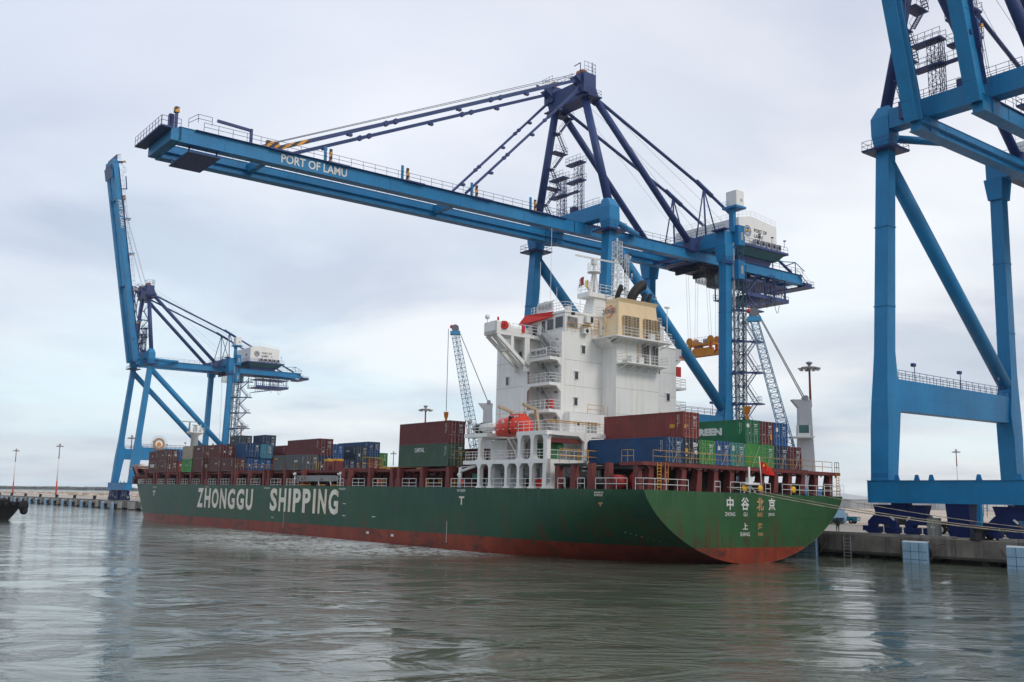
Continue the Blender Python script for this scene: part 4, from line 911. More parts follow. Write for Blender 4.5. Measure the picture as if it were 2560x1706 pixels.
# bridge house
bh = MB(); bh.box(21.0, 28.2, Y(-8.4), Y(8.4), 25.9, 28.35); bh.box(20.9, 28.4, Y(-8.55), Y(8.5), 28.35, 28.6)
bho = bh.build('bridge_house', WS, superb)
vz = MB(); vz.hexa([(23.2, Y(-8.5), 28.05), (28.4, Y(-9.9), 27.5), (29.2, Y(-8.5), 27.6), (29.2, Y(-8.4), 27.6)], [(23.0, Y(-8.55), 28.7), (28.0, Y(-9.1), 28.75), (28.6, Y(-8.5), 28.75), (28.6, Y(-8.4), 28.75)])
vz.build('red_visor', RD, bho)
for s0, s1, z0, z1 in ((21.35, 22.75, 26.55, 27.9), (23.15, 24.35, 26.5, 27.8), (24.7, 25.4, 26.3, 27.7), (26.2, 27.6, 26.0, 27.4)):
    f = MB(); f.box(s0-0.1, s1+0.1, 8.4, 8.46, z0-0.1, z1+0.1); wf = f.build('window', WR, bho); g2 = MB(); g2.box(s0, s1, 8.44, 8.48, z0, z1); g2.build('window_pane', GL, wf)
f = MB(); f.box(20.93, 21.0, Y(-8.2), Y(-6.4), 26.5, 27.95); wf = f.build('window', WR, bho); g2 = MB(); g2.box(20.91, 20.95, Y(-8.1), Y(-6.5), 26.6, 27.85); g2.build('window_pane', paint('curtained glass', (0.22, 0.21, 0.20), 0.2, 0.3, 0.9, (0.06, 0.06, 0.06), ns=3), wf)
q = MB(); q.box(20.5, 20.9, Y(-5.4), Y(-4.3), 27.4, 28.2); q.cut(); q.box(20.3, 20.9, Y(-5.9), Y(-5.0), 25.95, 26.6); q.cut(); q.box(20.7, 20.95, Y(-3.0), Y(-2.2), 26.1, 27.9); q.build('air_conditioner', WR, bho)
q = MB(); q.box(20.46, 20.5, Y(-4.75), Y(-4.35), 27.45, 28.15); q.lathe((20.3, Y(-5.45), 26.3), [(0.25, -0.02), (0.25, 0.02)], 12, 'x'); q.box(20.2, 20.5, Y(-7.9), Y(-7.5), 28.0, 28.3); q.box(20.85, 20.95, Y(-2.8), Y(-2.5), 27.0, 27.3); q.build('vent_grille', DK, bho)
q = MB(); q.rail([(20.6, Y(-8.4), 25.95), (20.6, Y(-3.3), 25.95)], 1.1, 0.035, 1.2); q.box(20.2, 20.9, Y(-6.0), Y(-4.7), 26.95, 27.0); q.build('yellow_railing', YE, bho)
q = MB(); q.rail([(27.8, Y(-8.3), 28.6), (21.2, Y(-8.3), 28.6), (21.2, Y(-1.0), 28.6)], 1.1, 0.035, 1.1, (0.35, 0.68)); q.cut(); q.rail([(21.2, Y(5), 28.6), (21.2, Y(8.2), 28.6), (27, Y(8.2), 28.6)], 1.1, 0.035, 1.1, (0.35, 0.68))
for s, t, h_ in ((24.5, -7.9, 11), (26.5, -8.0, 7), (23.9, -7.4, 3.4), (21.5, -5.6, 4.3), (22, -5.2, 3)): q.tube((s, Y(t), 28.6), (s, Y(t), 28.6+h_), 0.028, 5)
for s in (27.6, 26.9, 26.2): q.tube((s, Y(-8.0), 28.6), (s, Y(-8.0), 29.9), 0.06, 6)
for s in (25.4, 24.9, 23.6): q.sphere((s, Y(-8.1), 30.2), 0.13, 8)
q.box(21.5, 22.1, Y(-7.6), Y(-7.0), 28.6, 29.3); q.build('compass_deck_gear', WR, bho)
q = MB(); q.box(23.4, 26.4, Y(-8.42), Y(-8.36), 28.85, 30.1); nbo = q.build('name_board', WR, bho)
text('中谷北京', (26.2, 8.46, 29.15), (-1, 0, 0), (0, 0, 1), 2.6, 0.7, GY, nbo, 'lettering', 0, 0.01)
# casing platforms and funnel
pf = MB(); pf.box(16.5, 21.0, Y(-4.1), Y(5.4), 25.45, 25.62); pf.box(18.4, 21.0, Y(-3.3), Y(-2.4), 24.9, 25.5); pf.hexa([(18.4, Y(-2.5), 24.4), (21, Y(-2.5), 24.4), (21, Y(-2.4), 24.4), (18.4, Y(-2.4), 24.4)], [(18.4, Y(-3.9), 25.45), (21, Y(-3.9), 25.45), (21, Y(-2.4), 25.45), (18.4, Y(-2.4), 25.45)])
for t in range(-4, 6): pf.beam((18.4, Y(t), 24.9), (16.6, Y(t), 25.4), 0.08, 0.08)
pf.box(16.5, 18.4, Y(-2.35), Y(4.7), 22.4, 22.52)
for t in (-2, -0.5, 1, 2.5, 4): pf.beam((18.4, Y(t), 21.8), (16.6, Y(t), 22.38), 0.08, 0.08)
pf.box(20.9, 21.3, Y(4.8), Y(10.6), 25.9, 26.0); pf.build('casing_platform', WS, superb)
pr_ = MB(); pr_.rail([(20.9, Y(-4.0), 25.62), (16.6, Y(-4.0), 25.62), (16.6, Y(5.3), 25.62), (20.9, Y(5.3), 25.62)], 1.1, 0.032, 1.1, (0.35, 0.68))
pr_.rail([(18.4, Y(-2.3), 22.52), (16.6, Y(-2.3), 22.52), (16.6, Y(4.6), 22.52), (18.4, Y(4.6), 22.52)], 1.1, 0.032, 1.1, (0.35, 0.68))
pr_.rail([(21.1, Y(5.4), 26.0), (21.1, Y(10.5), 26.0), (26, Y(10.5), 26.0)], 1.1, 0.032, 1.1, (0.35, 0.68)); pr_.tube((18, Y(5.9), 25.6), (18, Y(5.9), 30.4), 0.05, 5); pr_.box(17.8, 18.2, Y(5.6), Y(6.2), 30.3, 30.5)
pr_.box(17.0, 17.8, Y(-1.2), Y(-0.4), 22.55, 23.5); pr_.box(17.0, 17.8, Y(0.1), Y(0.9), 22.55, 23.4); pr_.box(16.9, 17.4, Y(1.9), Y(2.7), 25.7, 26.4)
pr_.build('platform_railing', WR, superb)
louvre(18.4, 2.0, 2.95, 22.7, 25.2, superb, 2, GY, paint('louvre dark', (0.07, 0.055, 0.045), 0.7), 11); louvre(18.4, 3.6, 4.5, 22.7, 25.2, superb, 2, GY, paint('louvre dark', (0.07, 0.055, 0.045), 0.7), 11)
fn = MB(); fn.hexa([(17.9, Y(-2.6), 25.62), (21.9, Y(-2.6), 25.62), (21.9, Y(4.45), 25.62), (17.9, Y(4.45), 25.62)], [(18.1, Y(-2.35), 30.1), (20.6, Y(-2.2), 30.1), (20.6, Y(4.0), 30.1), (18.1, Y(4.0), 30.1)])
fn.hexa([(18.1, Y(-2.35), 30.1), (20.6, Y(-2.2), 30.1), (20.6, Y(4.0), 30.1), (18.1, Y(4.0), 30.1)], [(17.8, Y(-2.4), 30.55), (20.8, Y(-2.3), 30.55), (20.8, Y(4.15), 30.55), (17.8, Y(4.15), 30.55)])
fno = fn.build('funnel', CR, ship)
cdk = paint('louvre brown', (0.10, 0.065, 0.04), 0.7)
for t0 in (-1.75, -0.35, 1.75, 3.25): louvre(17.86, t0, t0+1.05, 25.95, 28.35, fno, 2, paint('louvre tan', (0.52, 0.42, 0.28), 0.6, 0.1), cdk, 12)
q = MB(); q.box(20.2, 20.9, 2.58, 2.66, 26.0, 27.6); dq = q.build('door', CR, fno); q = MB(); q.box(20.45, 20.65, 2.64, 2.68, 26.9, 27.2); q.build('door_window', DK, dq)
text('ZHONGGU', (20.95, 2.45, 28.75), (-1, 0, 0), (0, -0.05, 1), 2.35, 0.62, paint('logo blue', (0.03, 0.06, 0.16), 0.5), fno, 'lettering', 0.0, 0.03)
q = MB(); pts = [(19.75+0.75*cos(a)*(1), 2.50-0.02*sin(a), 29.05+0.75*sin(a)) for a in [R(-60-i*12) for i in range(17)]]; q.path(pts, 0.045, 5); pts = [(19.6+0.8*cos(a), 2.50, 29.05+0.55*sin(a)) for a in [R(100-i*12) for i in range(9)]]; q.path(pts, 0.045, 5); q.build('logo_ring', RD, fno)
ex = MB()
def pipe(s, t, r, h_, bend, z=30.4):
    pts = [(s, Y(t), z), (s, Y(t), z+h_)]; n = 6
    for i in range(1, n+1): a = i/n*R(48); pts.append((s-0.1*bend*(1-cos(a)), Y(t)-bend*(1-cos(a))*1.25, z+h_+bend*sin(a)*0.75))
    p = Vector(pts[-1]); d_ = (p-Vector(pts[-2])).normalized(); pts.append(tuple(p+d_*bend*0.35)); ex.path(pts, r, 12)
    for p in pts[1:-1]: ex.sphere(p, r*1.0, 10)
def bent(s, t, r, rise, lean, r2=None):
    r2 = r2 or r; n = 9; pts = []
    for i in range(n+1):
        u = i/n; pts.append(Vector((s-0.15*lean*u*u, Y(t)-lean*u*u*(1.6-0.6*u), 30.4+rise*(1-(1-u)**1.35*1.0))))
    ex.sweep(pts, [r+(r2-r)*i/n for i in range(n+1)])
bent(19.2, -1.5, 0.27, 2.0, 0.55); ex.cut(); bent(20.1, -0.9, 0.3, 1.9, 0.8); ex.cut(); bent(19.2, 0.75, 0.60, 2.6, 1.9, 0.66); ex.cut(); bent(18.7, 2.2, 0.22, 1.5, 0.5); ex.cut(); bent(18.7, 3.1, 0.24, 1.45, 0.6)
ex.build('exhaust_pipe', BK, fno)
q = MB(); q.rail([(20.6, Y(-2.2), 30.5), (18.0, Y(-2.2), 30.5), (18.0, Y(4.0), 30.5), (20.6, Y(4), 30.5)], 1.0, 0.035, 1.2); q.build('funnel_railing', BK, fno)
# radar mast
rm = MB(); rm.hexa([(24.8, Y(-0.9), 28.6), (27, Y(-0.9), 28.6), (27, Y(1.5), 28.6), (24.8, Y(1.5), 28.6)], [(24.9, Y(-0.2), 32.0), (26.5, Y(-0.2), 32.0), (26.5, Y(1.8), 32.0), (24.9, Y(1.8), 32.0)])
rm.box(24.6, 27.0, Y(-1.4), Y(5.4), 31.9, 32.5); rmo = rm.build('radar_mast', WS, ship)
q = MB(); q.rail([(27, Y(-1.3), 32.5), (24.7, Y(-1.3), 32.5), (24.7, Y(5.3), 32.5)], 1.2, 0.035, 0.9, (0.35, 0.68))
for a in range(6): q.tube((25.8+0.75*cos(a*pi/3), Y(0.4)+0.75*sin(a*pi/3), 32.5), (25.8+0.22*cos(a*pi/3), Y(0.4)+0.22*sin(a*pi/3), 35.4), 0.06, 5)
q.tube((25.8, Y(0.4), 32.5), (25.8, Y(0.4), 37.3), 0.20, 10); q.lathe((25.8, Y(0.4), 35.4), [(0.9, 0), (0.9, 0.1)], 16)
for i in range(10):
    a = i*pi/5; p = Vector((25.8+0.85*cos(a), Y(0.4)+0.85*sin(a), 35.5)); q.tube(p, p+Vector((0, 0, 1.1)), 0.03, 4)
    p2 = Vector((25.8+0.85*cos(a+pi/5), Y(0.4)+0.85*sin(a+pi/5), 35.5)); q.tube(p+Vector((0, 0, 1.1)), p2+Vector((0, 0, 1.1)), 0.03, 4); q.tube(p+Vector((0, 0, .55)), p2+Vector((0, 0, .55)), 0.03, 4)
q.truss((25.5, Y(4.2), 32.5), (25.5, Y(4.2), 40.2), 0.95, 0.055, 14); q.truss((25.8, Y(6.2), 30.5), (25.8, Y(6.2), 38.8), 0.45, 0.045, 16)
for z in (33.4, 35.6, 37.9): q.tube((25.8, Y(4.2), z), (25.8, Y(7.3), z+0.05), 0.04, 4); q.tube((25.5, Y(3.1), z), (25.5, Y(4.2), z), 0.04, 4)
for t, z in ((5.9, 33.4), (7.2, 33.4), (5.9, 35.8), (7.2, 35.9), (6.9, 38.3)): q.tube((25.8, Y(t), z), (25.8, Y(t), z+0.5), 0.1, 6)
q.tube((25.5, Y(4.2), 40.2), (25.5, Y(4.2), 40.7), 0.12, 6); q.ladder((25.0, Y(3.9), 32.5), (25.0, Y(3.9), 40), 0.4, (0, 1, 0), 0.03)
q.build('mast_lattice', WR, rmo)
q = MB(); q.box(25.5, 26.1, Y(0.1), Y(0.7), 36.5, 37.2); q.beam((25.9, Y(-2.7), 37.3), (25.7, Y(4.6), 37.35), 0.16, 0.2); q.build('radar_scanner', WR, rmo)
q = MB()
for t, z in ((5.9, 33.9), (7.2, 33.9), (5.9, 36.3), (7.2, 36.4), (6.9, 38.8)): q.lathe((25.8, Y(t), z), [(0.12, 0), (0.12, 0.4)], 8)
q.build('navigation_light', BK, rmo)
def flag(pts, mat, name, parent, du=(1, 0, 0)):
    m = MB(); m.add(pts, [tuple(range(len(pts)))]); return m.build(name, mat, parent)
fm = MB(); cols = []
def wavy(o, xd, yd, w_, h_, amp, mat, name, parent, nx=8, ny=5):
    m = MB(); o, xd, yd = Vector(o), Vector(xd), Vector(yd); n_ = xd.cross(yd).normalized(); vs = []
    for j in range(ny+1):
        for i in range(nx+1): u, v = i/nx, j/ny; vs.append(o+xd*w_*u+yd*h_*v+n_*amp*sin(u*9+v*3)+Vector((0, 0, -1))*u*u*h_*0.35)
    m.add(vs, [(j*(nx+1)+i, j*(nx+1)+i+1, (j+1)*(nx+1)+i+1, (j+1)*(nx+1)+i) for j in range(ny) for i in range(nx)], True); return m.build(name, mat, parent)
wavy((26, Y(-1.1), 33.6), (0, 1, -0.2), (0, 0, 1), 0.9, 1.1, 0.12, paint('flag maroon', (0.22, 0.02, 0.02), 0.8), 'signal_flag', rmo)
wavy((26, Y(-1.05), 33.4), (0, -1, -0.15), (0, 0, 1), 0.75, 0.9, 0.1, paint('flag yellow', (0.6, 0.5, 0.05), 0.8), 'signal_flag', rmo)
wavy((26, Y(-0.55), 33.2), (0, -0.3, 0.0), (0, 0, 1), 0.45, 1.2, 0.1, RD, 'signal_flag', rmo)
# lifeboat (hangs in its davit: a thing of its own)
lbt = empty('lifeboat'); lbt.matrix_world = SHIP_M @ Matrix.Translation((22.6, 14.6, 14.0)); tag(lbt, 'orange enclosed lifeboat hanging in its davit beside the white superstructure', 'lifeboat')
m = MB(); prof = []
sec = [(-3.1, .05, .3, .3), (-2.95, .65, .75, .65), (-2.3, 1.05, 1.05, .95), (-1, 1.28, 1.2, 1.0), (0.4, 1.3, 1.2, 1.05), (1.6, 1.15, 1.15, 1.05), (2.5, .75, .95, 1.0), (3.0, .25, .45, .75), (3.15, .03, .1, .4)]
vs = []; nn = 20
for x, wy, zu, zd_ in sec:
    for i in range(nn):
        a = 2*pi*i/nn; c_, s_ = cos(a), sin(a); yy = wy*abs(c_)**0.75*(1 if c_ > 0 else -1); zz = (zu if s_ > 0 else zd_)*abs(s_)**0.8*(1 if s_ > 0 else -1)
        if x < 0 and s_ > 0: zz *= 1.0
        vs.append((x, yy, zz+0.1))
m.add(vs, [(k*nn+i, k*nn+(i+1) % nn, (k+1)*nn+(i+1) % nn, (k+1)*nn+i) for k in range(len(sec)-1) for i in range(nn)], True)
m.build('lifeboat_hull', OR, lbt)
q = MB(); q.hexa([(-2.2, -0.7, 1.0), (0.6, -0.7, 1.0), (0.6, 0.7, 1.0), (-2.2, 0.7, 1.0)], [(-1.8, -0.45, 1.62), (-0.1, -0.45, 1.62), (-0.1, 0.45, 1.62), (-1.8, 0.45, 1.62)]); q.build('canopy', OR, lbt)
q = MB(); 
for x in (-1.7, -1.2, -0.6): q.box(x, x+0.3, 0.60, 0.64, 1.2, 1.4)
for x in (-2.3, -1.2, 0, 1.2): q.box(x, x+0.35, 1.22, 1.31, 0.55, 0.62); q.box(x, x+0.35, 1.2, 1.30, -0.2, -0.13)
q.box(0.3, 0.36, 1.2, 1.32, 0.45, 0.95); q.box(0.1, 0.56, 1.2, 1.32, 0.68, 0.74); q.build('reflective_tape', WR, lbt)
q = MB(); q.tube((-2.9, 1.0, 0.12), (2.5, 0.9, 0.12), 0.035, 5); q.tube((-2.9, -1.0, 0.12), (2.5, -0.9, 0.12), 0.035, 5); q.box(-0.86, -0.82, -1.2, 1.32, -0.7, 1.3); q.build('rubbing_strake', BK, lbt)
dv = MB()
for s in (20.6, 25.3):
    dv.beam((s, 12.4, 13.4), (s, 12.9, 16.3), 0.3, 0.4); dv.beam((s, 12.9, 16.2), (s, 14.8, 16.7), 0.3, 0.3); dv.tube((s, 14.6, 16.6), (s, 14.6, 15.2), 0.05, 5)
dv.build('lifeboat_davit', paint('davit cream', (0.45, 0.36, 0.24), 0.6, 0.2, rust=0.5), superb)
# ---- stern lashing platform
lp = MB(); lp.box(0.15, 2.3, Y(-15.75), Y(15.8), 9.5, 9.85); lp.box(2.3, 3.4, Y(-15.75), Y(-14.3), 9.5, 9.85)
lpo = lp.build('stern_platform', DBL, ship)
for t in (-14.15, -12.1, -9.6, -7.3, -4.85, -2.4, 0.05, 2.5, 4.85, 7.2, 9.5, 11.9, 14.6):
    q = MB(); q.hexa([(0.6, Y(t-0.55), ZD), (1.5, Y(t-0.55), ZD), (1.5, Y(t+0.25), ZD), (0.6, Y(t+0.25), ZD)], [(0.55, Y(t-0.28), 9.5), (1.3, Y(t-0.28), 9.5), (1.3, Y(t+0.32), 9.5), (0.55, Y(t+0.32), 9.5)])
    for sg in (-1, 1): q.add([(0.35, Y(t+sg*0.42), 9.5), (0.35, Y(t+sg*1.0), 9.5), (0.35, Y(t+sg*0.42), 9.15)], [(0, 1, 2)])
    q.build('platform_leg', DBL, lpo)
for s in (13.2, 10.7, 8.0, 5.4, 1.3):
    q = MB(); q.hexa([(s-0.48, 15.2, ZD), (s+0.48, 15.2, ZD), (s+0.48, 15.6, ZD), (s-0.48, 15.6, ZD)], [(s-0.28, 15.0, 9.8), (s+0.28, 15.0, 9.8), (s+0.28, 15.65, 9.8), (s-0.28, 15.65, 9.8)]); q.build('platform_leg', DBL, lpo)
q = MB(); q.box(12.2, 13.7, 12.3, 15.7, 9.6, 9.82); q.box(9.0, 12.4, 15.2, 15.65, 9.62, 9.8); q.box(2.3, 14.2, 8.0, 9.5, 9.55, 9.8); q.box(2.3, 14.5, Y(12.8), Y(-9.8), 9.9, 10.05); q.build('stack_support', DK, lpo)
q = MB(); q.box(2.6, 14.4, Y(11.0), Y(-12), 9.3, 9.5); q.box(14.3, 14.6, Y(6), Y(-9.4), ZD, 9.5); q.box(3.0, 14.0, Y(-8.5), Y(-8.2), ZD, 9.4); q.box(5.0, 5.3, Y(3.5), Y(-8.4), ZD, 9.4); q.build('platform_shade_backing', BK, lpo)  # black boxes added behind the legs as the shadow under the platform
q = MB(); q.rail([(3.3, Y(-15.6), 9.85), (1.6, Y(-15.6), 9.85)], 1.15, 0.035, 0.9); q.cut(); q.rail([(0.25, Y(-14.3), 9.85), (0.25, Y(14.4), 9.85)], 1.15, 0.035, 1.75)
q.build('platform_railing', YR, lpo)
q = MB(); q.rail([(0.25, Y(14.9), 9.85), (0.25, Y(15.7), 9.85)], 1.15, 0.035, 0.4); q.build('platform_railing', DK, lpo)
for t in (-13.6, 15.2):
    q = MB(); q.ladder((0.1, Y(t), ZD), (0.1, Y(t), 9.85), 0.5, (0, 1, 0), 0.045, 0.3); q.build('ladder', YE, lpo)
q = MB(); q.ladder((0.05, Y(-12.6), ZD+0.8), (0.05, Y(-12.6), 9.8), 0.4, (0, 1, 0), 0.035, 0.7); q.build('ladder', YE, lpo)
q = MB()
for t in (-8, -5.5, 2, 4.2, 8.8, 12): q.cut(); q.box(0.4, 0.9, Y(t), Y(t+0.8), 9.38, 9.46)
q.build('deck_lamp', LG, lpo)
# dark machinery under the platform
q = MB(); q.lathe((5.5, 10.5, 8.1), [(0.1, -1.2), (1.0, -1.1), (1.0, 1.1), (0.1, 1.2)], 18, 'y'); q.lathe((7.0, 12.4, 7.9), [(0.1, -0.8), (0.8, -0.7), (0.8, 0.7), (0.1, 0.8)], 16, 'y'); q.build('mooring_winch', paint('winch red', (0.28, 0.022, 0.015), 0.6, 0.2), ship)
q = MB(); q.box(3, 8, -11, 8, ZD, 8.4); q.lathe((9.5, 13.2, ZD), [(0.7, 0), (0.7, 1.2), (0.35, 1.5), (0.35, 2.0)], 12); q.build('deck_machinery', BK, ship)
q = MB()
for t in (-1.05, 1.5, 7.1): q.cut(); q.lathe((0.1, Y(t), ZD+0.55), [(0.1, -0.08), (0.38, -0.06), (0.38, 0.06), (0.1, 0.08)], 14, 'x')
q.build('rope_guide', paint('guide yellow', (0.75, 0.42, 0.02), 0.5), ship)
# stern light mast and ensign staff
q = MB(); q.tube((0.1, Y(-0.3), ZD), (0.1, Y(-0.3), 9.9), 0.12, 8); q.box(-0.1, 0.3, Y(-0.6), Y(0.1), 8.0, 8.8); q.box(-0.3, 0.5, Y(-1.3), Y(0.9), ZD+0.9, ZD+1.05)
for t in (-1.2, 0.8): q.beam((0.1, Y(t), ZD), (0.1, Y(-0.2), ZD+0.9), 0.08, 0.08)
q.build('stern_light_mast', WR, ship)
q = MB(); q.tube((0.05, Y(1.75), ZD), (0.05, Y(1.35), 11.1), 0.05, 6); fs = q.build('flag_staff', WR, ship)
flm = paint('flag red', (0.55, 0.015, 0.012), 0.8, 0.05)
m = MB(); nx, ny = 14, 8; vs = []
for j in range(ny+1):
    for i in range(nx+1):
        u, v = i/nx, j/ny; vs.append((0.05+0.14*sin(u*7+v*2), Y(1.45+2.55*u), 9.35+1.25*v-0.85*u*(0.35+0.65*v)+0.05*sin(u*9)))
m.add(vs, [(j*(nx+1)+i, j*(nx+1)+i+1, (j+1)*(nx+1)+i+1, (j+1)*(nx+1)+i) for j in range(ny) for i in range(nx)], True); fo = m.build('flag', flm, fs)
def star(cx, cz, r, m):
    pts = [(-0.13, Y(cx+r*(1 if k % 2 == 0 else 0.4)*sin(k*pi/5)), cz+r*(1 if k % 2 == 0 else 0.4)*cos(k*pi/5)) for k in range(10)]; m.add(pts+[(-0.13, Y(cx), cz)], [(k, (k+1) % 10, 10) for k in range(10)])
m = MB(); star(1.85, 10.15, 0.22, m)
for t, z in ((2.3, 10.2), (2.5, 10.0), (2.5, 9.78), (2.32, 9.62)): star(t, z, 0.07, m)
m.build('flag_star', paint('flag gold', (0.75, 0.5, 0.03), 0.7), fo)
# ================================================================== CONTAINERS
_cm = {}
def corr_side(m, L_, H_, y, sgn, along='x', x0=0.0, pitch=0.28, depth=0.04, zlo=0.16, zhi=0.12):
    n = int((L_-0.3)/pitch); st = x0+0.15; p = (L_-0.3)/n; vs = []
    prof = []
    for i in range(n):
        a = st+i*p; prof += [(a, 0), (a+p*0.28, 0), (a+p*0.5, 1), (a+p*0.78, 1)]
    prof.append((st+n*p, 0))
    for x, d_ in prof:
        yy = y-sgn*depth*d_
        for z in (zlo, H_-zhi): vs.append((x, yy, z) if along == 'x' else (yy, x, z))
    k = len(prof); m.add(vs, [(2*i, 2*i+2, 2*i+3, 2*i+1) for i in range(k-1)])
def container_meshes(L_, H_):
    key = (L_, H_)
    if key in _cm: return _cm[key]
    W_ = 2.44; m = MB()   # local: x 0..L (aft face x=0), y -W..0 , z 0..H ; y=0 is the port side
    for y, sg in ((0.0, 1), (-W_, -1)):
        corr_side(m, L_, H_, y-sg*0.02, sg)
        m.box(0, L_, y-sg*0.0, y-sg*0.09, 0, 0.16); m.box(0, L_, y, y-sg*0.07, H_-0.12, H_)
    corr_side(m, W_, H_, L_-0.02, 1, 'y', -W_)
    for x in (0, L_-0.12):
        for y in (0, -W_+0.14): m.box(x, x+0.12, y-0.14, y, 0, H_)
    m.box(0, 0.1, -W_, 0, H_-0.13, H_); m.box(0, 0.1, -W_, 0, 0, 0.14); m.box(L_-0.1, L_, -W_, 0, H_-0.13, H_); m.box(L_-0.1, L_, -W_, 0, 0, 0.14)
    m.box(0.05, L_-0.05, -W_+0.05, -0.05, H_-0.06, H_-0.02); m.box(0.05, L_-0.05, -W_+0.05, -0.05, 0.02, 0.1)
    body = m.mesh('body', BOX)
    d_ = MB()
    hw = (W_-0.28-0.02)/2
    for k in range(2):
        y1 = -0.14-k*(hw+0.02); y0 = y1-hw
        # horizontally pressed panels
        n = 5; z0, z1 = 0.15, H_-0.14; hh = (z1-z0)/n
        for i in range(n):
            a = z0+i*hh; vs = [(0.04, y0, a), (0.04, y1, a), (0.04, y0, a+hh*0.62), (0.04, y1, a+hh*0.62), (0.09, y0, a+hh*0.72), (0.09, y1, a+hh*0.72), (0.09, y0, a+hh*0.92), (0.09, y1, a+hh*0.92), (0.04, y0, a+hh), (0.04, y1, a+hh)]
            d_.add(vs, [(0, 1, 3, 2), (2, 3, 5, 4), (4, 5, 7, 6), (6, 7, 9, 8)])
        d_.box(0.02, 0.05, y0, y0+0.04, z0, z1); d_.box(0.02, 0.05, y1-0.04, y1, z0, z1)
    door = d_.mesh('door', BOX)
    r = MB()
    for y in (-0.44, -0.93, -1.51, -2.00):
        r.tube((-0.01, y, 0.08), (-0.01, y, H_-0.08), 0.022, 5)
        for z in (0.1, 0.55, H_*0.55, H_-0.5, H_-0.14): r.box(-0.03, 0.03, y-0.05, y+0.05, z-0.03, z+0.03)
        r.box(-0.03, 0.0, y, y+0.32, 1.02, 1.06)
    rod = r.mesh('lock_rod', ROD)
    e = MB()
    for y0, z0, w_, h_ in ((-2.12, H_-0.55, 0.5, 0.1), (-1.92, H_-0.72, 0.3, 0.08), (-2.1, H_-1.05, 0.16, 0.07), (-1.85, H_-1.05, 0.2, 0.07), (-2.1, H_-1.25, 0.16, 0.06), (-1.85, H_-1.25, 0.2, 0.06), (-2.1, H_-1.45, 0.16, 0.06), (-1.85, H_-1.45, 0.16, 0.06), (-0.8, H_-1.5, 0.1, 0.1)): e.box(0.012, 0.02, y0, y0+w_, z0, z0+h_)
    # side code, set vertically near the door end
    for i in range(9):
        if i != 4: e.box(0.75, 0.83, -0.012, 0.002, H_-0.45-i*0.14, H_-0.37-i*0.14)
    for i in range(5): e.box(0.55, 0.60, -0.012, 0.002, H_-0.5-i*0.2, H_-0.36-i*0.2)
    marks = e.mesh('code_marking', LEW)
    c = MB()
    for x in (-0.004, L_-0.17):
        for y in (0.004, -W_+0.16):
            for z in (-0.004, H_-0.115): c.box(x, x+0.178, y-0.165, y, z, z+0.12)
    cast = c.mesh('corner_casting', BOX)
    _cm[key] = (body, door, rod, marks, cast); return _cm[key]
CCOL = {'blue': (0.006, 0.055, 0.155), 'royal blue': (0.008, 0.085, 0.26), 'navy': (0.012, 0.035, 0.085), 'dark': (0.020, 0.024, 0.035), 'green': (0.05, 0.25, 0.05), 'teal': (0.05, 0.22, 0.19),
        'emerald': (0.012, 0.15, 0.065), 'maroon': (0.115, 0.020, 0.022), 'oxide red': (0.20, 0.034, 0.026), 'brown': (0.105, 0.036, 0.034), 'grey': (0.080, 0.085, 0.092), 'sage green': (0.040, 0.085, 0.055),
        'beige': (0.36, 0.31, 0.23), 'light blue': (0.05, 0.25, 0.36), 'slate': (0.03, 0.055, 0.075)}
def container(color, s, t, z, L_=12.19, H_=2.59, label='', group='containers stacked on the ship', front=False, extras=True):
    ms = container_meshes(L_, H_); col = (*CCOL[color], 1)
    e = empty('shipping_container'); m = SHIP_M @ Matrix.Translation((s, -t, z))
    if front: m = m @ Matrix.Translation((L_, -2.44, 0)) @ Matrix.Rotation(pi, 4, 'Z')
    e.matrix_world = m
    tag(e, label, 'container', group)
    for nm, me in zip(('body', 'door', 'lock_rod', 'code_marking', 'corner_casting'), ms):
        o = bpy.data.objects.new(nm, me); C.objects.link(o); o.parent = e; o.color = col
        if nm == 'corner_casting': stickers(e, H_) if (group or '').startswith('containers stacked') else None; o.color = (col[0]*0.35, col[1]*0.35, col[2]*0.35, 1)
    return e
def csign(e, quads, mat, name='label_patch'):
    m = MB()
    for y0, y1, z0, z1 in quads: m.box(-0.02, 0.015, y0, y1, z0, z1)
    return m.build(name, mat, e)
_rs = random.Random(11)
def stickers(e, H_):
    m = MB(); n = _rs.randint(1, 3)
    for i in range(n):
        y0 = _rs.choice((-0.85, -0.7, -2.1, -1.9)); z0 = _rs.uniform(0.5, H_-0.7); w_ = _rs.uniform(0.15, 0.4); h_ = _rs.uniform(0.12, 0.35); m.cut(); m.box(0.0, 0.016, y0, y0+w_, z0, z0+h_)
    m.build('sticker', _rs.choice((LEW, LEW, YE, ROD)), e)
    if _rs.random() < 0.5:
        q = MB(); x0 = _rs.uniform(1.5, 4.5); z0 = _rs.uniform(H_*0.4, H_*0.7)
        for i in range(_rs.randint(3, 6)): q.box(x0+i*0.32, x0+i*0.32+0.2, -0.012, 0.003, z0, z0+0.28)
        q.build('line_marking', _rs.choice((LEW, ROD)), e)
PZ = 0.02; RT = lambda k: -15.2+2.467*k
